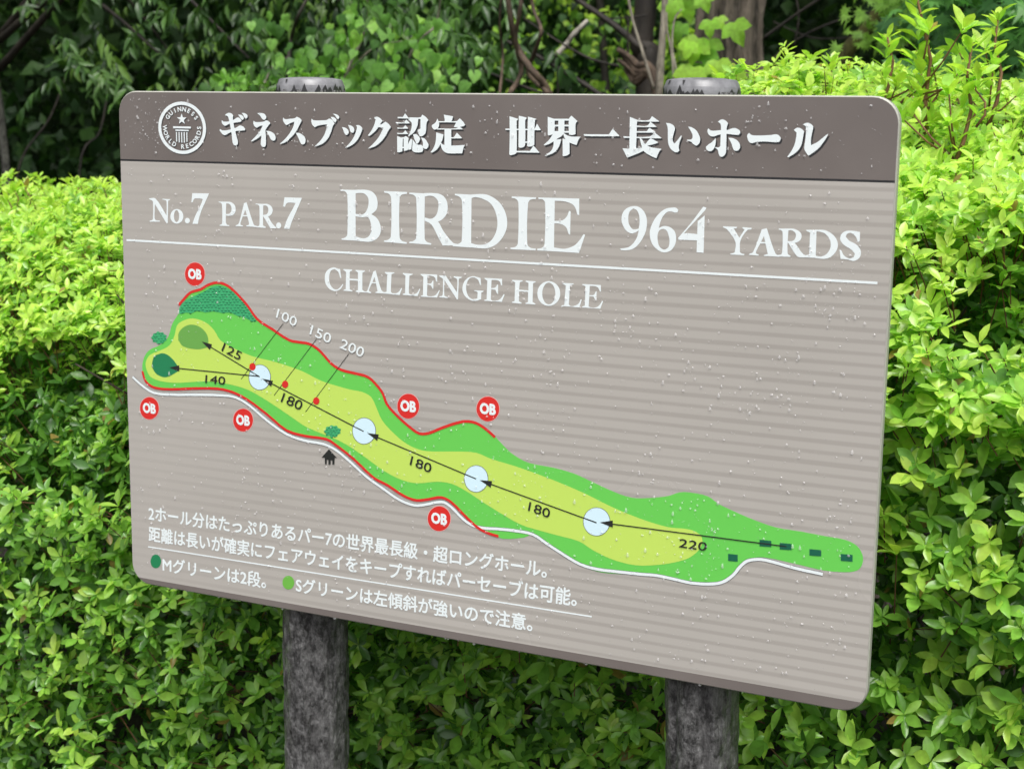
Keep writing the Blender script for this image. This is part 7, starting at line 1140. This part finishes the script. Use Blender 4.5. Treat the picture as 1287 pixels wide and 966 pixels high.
# 8 foliage seen through the gap, its daylight put into brighter leaf colours
YG = [(.42, .62, .08), (.27, .48, .06), (.12, .26, .045), (.05, .13, .035)]
b = at(750, 60, 5.9)
yt = thing('young_tree', 'lighter leafy young tree seen far back through the gap', 'tree', (b.x, b.y, 0))
g = Geo(); pp = spline([(b.x, b.y, -.1), (b.x + .1, b.y, 1.2), (b.x - .1, b.y, 3.2)], 6); g.tube(pp, taper(len(pp), .04, .015), 8); g.build('trunk', M['barkdark'], yt)
L = Leaves(yt, 'heart', M['soft'], YG, 150)
w = Wave(3.0); n = 2400; P = np.array([at(random.uniform(600, 900), random.uniform(-160, 170), random.uniform(5.5, 6.7)) for _ in range(n)]); v = w(P); P = P[v > -.12]; n = len(P)
L.add(P, rng.normal(0, .5, (n, 3)) + [0, 0, -.6], np.array([0, -.5, .8]) + rng.normal(0, .4, (n, 3)), .06 * rng.uniform(.5, 1.1, n), np.clip(rng.integers(0, 3, n) + (w(P * 1.7) > .1), 0, 3))
# 9 wood behind everything
fw = thing('distant_wood', 'dense dark wood closing the view behind everything', 'wood', (-3, 11, 0)); fw['kind'] = 'stuff'
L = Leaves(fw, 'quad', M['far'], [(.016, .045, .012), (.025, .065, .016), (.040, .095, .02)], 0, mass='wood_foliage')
n = 120000; th = rng.uniform(R(-75), R(35), n); rr = rng.uniform(9.5, 14, n); P = np.stack([CAM.x + np.sin(th) * rr, CAM.y + np.cos(th) * rr, rng.uniform(0, 1, n) ** 1.15 * 8.5], 1)
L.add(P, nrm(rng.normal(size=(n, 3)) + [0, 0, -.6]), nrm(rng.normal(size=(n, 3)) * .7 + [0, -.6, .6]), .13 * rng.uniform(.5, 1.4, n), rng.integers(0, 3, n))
hv_, hf_ = [], []  # slope added behind the wood to close the bright sky gaps
for i in range(41):
    a = R(-85 + 3.2 * i)
    for j, (d, h) in enumerate(((10, -.05), (13, .8), (15, 3), (18, 7), (24, 13), (40, 20))):
        hv_.append((CAM.x + math.sin(a) * d, CAM.y + math.cos(a) * d, h + random.uniform(-.3, .3) * (j > 0)))
for i in range(40):
    for j in range(5): p = i * 6 + j; hf_.append((p, p + 6, p + 7, p + 1))
tag(link('backdrop_hill', mesh('backdrop_hill', hv_, hf_, M['hill'], True)), kind='structure')
# undergrowth between hedge and wood, dim
n = 9000; P = np.stack([rng.uniform(-7, 3.5, n), rng.uniform(4.5, 9, n), rng.uniform(0, 1, n) ** 1.6 * 1.5], 1)
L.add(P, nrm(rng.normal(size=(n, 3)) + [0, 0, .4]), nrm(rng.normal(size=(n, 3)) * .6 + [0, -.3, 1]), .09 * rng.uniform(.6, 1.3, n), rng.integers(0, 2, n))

# ------------------------------------------------------------------ which leaves show largest: depth-buffer pick, then build
RT = np.array(CROT.transposed()); cp = np.array(CAM)
for s in LEAFSETS: s.pack()
GW, GH = 322, 242
zb = np.full((GH, GW), 1e9); info = []
for s in LEAFSETS:
    mid = s.P + s.D * (s.S * .5)[:, None]; q = (mid - cp) @ RT.T; z = -q[:, 2]; z = np.where(z < .1, 1e6, z)
    x = q[:, 0] / z * 1908 + 643.5; y = 483 - q[:, 1] / z * 1908
    # the sign's quad hides what lies behind it
    left = 148 + .0299 * (y - 114); right = 1132.8 - .0574 * (y - 120.8); topl = 114.3 + .0066 * (x - 148); botl = 730.5 + .1818 * (x - 166.6)
    vis = (x > 0) & (x < 1286) & (y > 0) & (y < 965) & ~((x > left) & (x < right) & (y > topl) & (y < botl))
    pr_ = np.abs(np.einsum('ij,ij->i', s.N, nrm(cp - mid))); sz = s.S * 1908 / z * (.35 + .65 * pr_)
    info.append((x, y, z, vis, sz)); i = np.nonzero(vis)[0]
    np.minimum.at(zb, ((y[i] / 4).astype(int).clip(0, GH - 1), (x[i] / 4).astype(int).clip(0, GW - 1)), z[i])
for s, (x, y, z, vis, sz) in zip(LEAFSETS, info):
    pick = []
    if s.single:
        i = np.nonzero(vis)[0]; front = z[i] <= zb[(y[i] / 4).astype(int).clip(0, GH - 1), (x[i] / 4).astype(int).clip(0, GW - 1)] + .02
        i = i[front]; pick = i[np.argsort(-sz[i])][:s.single]
    s.build(pick)
print('leaves', [(s.root.name, len(s.S)) for s in LEAFSETS])
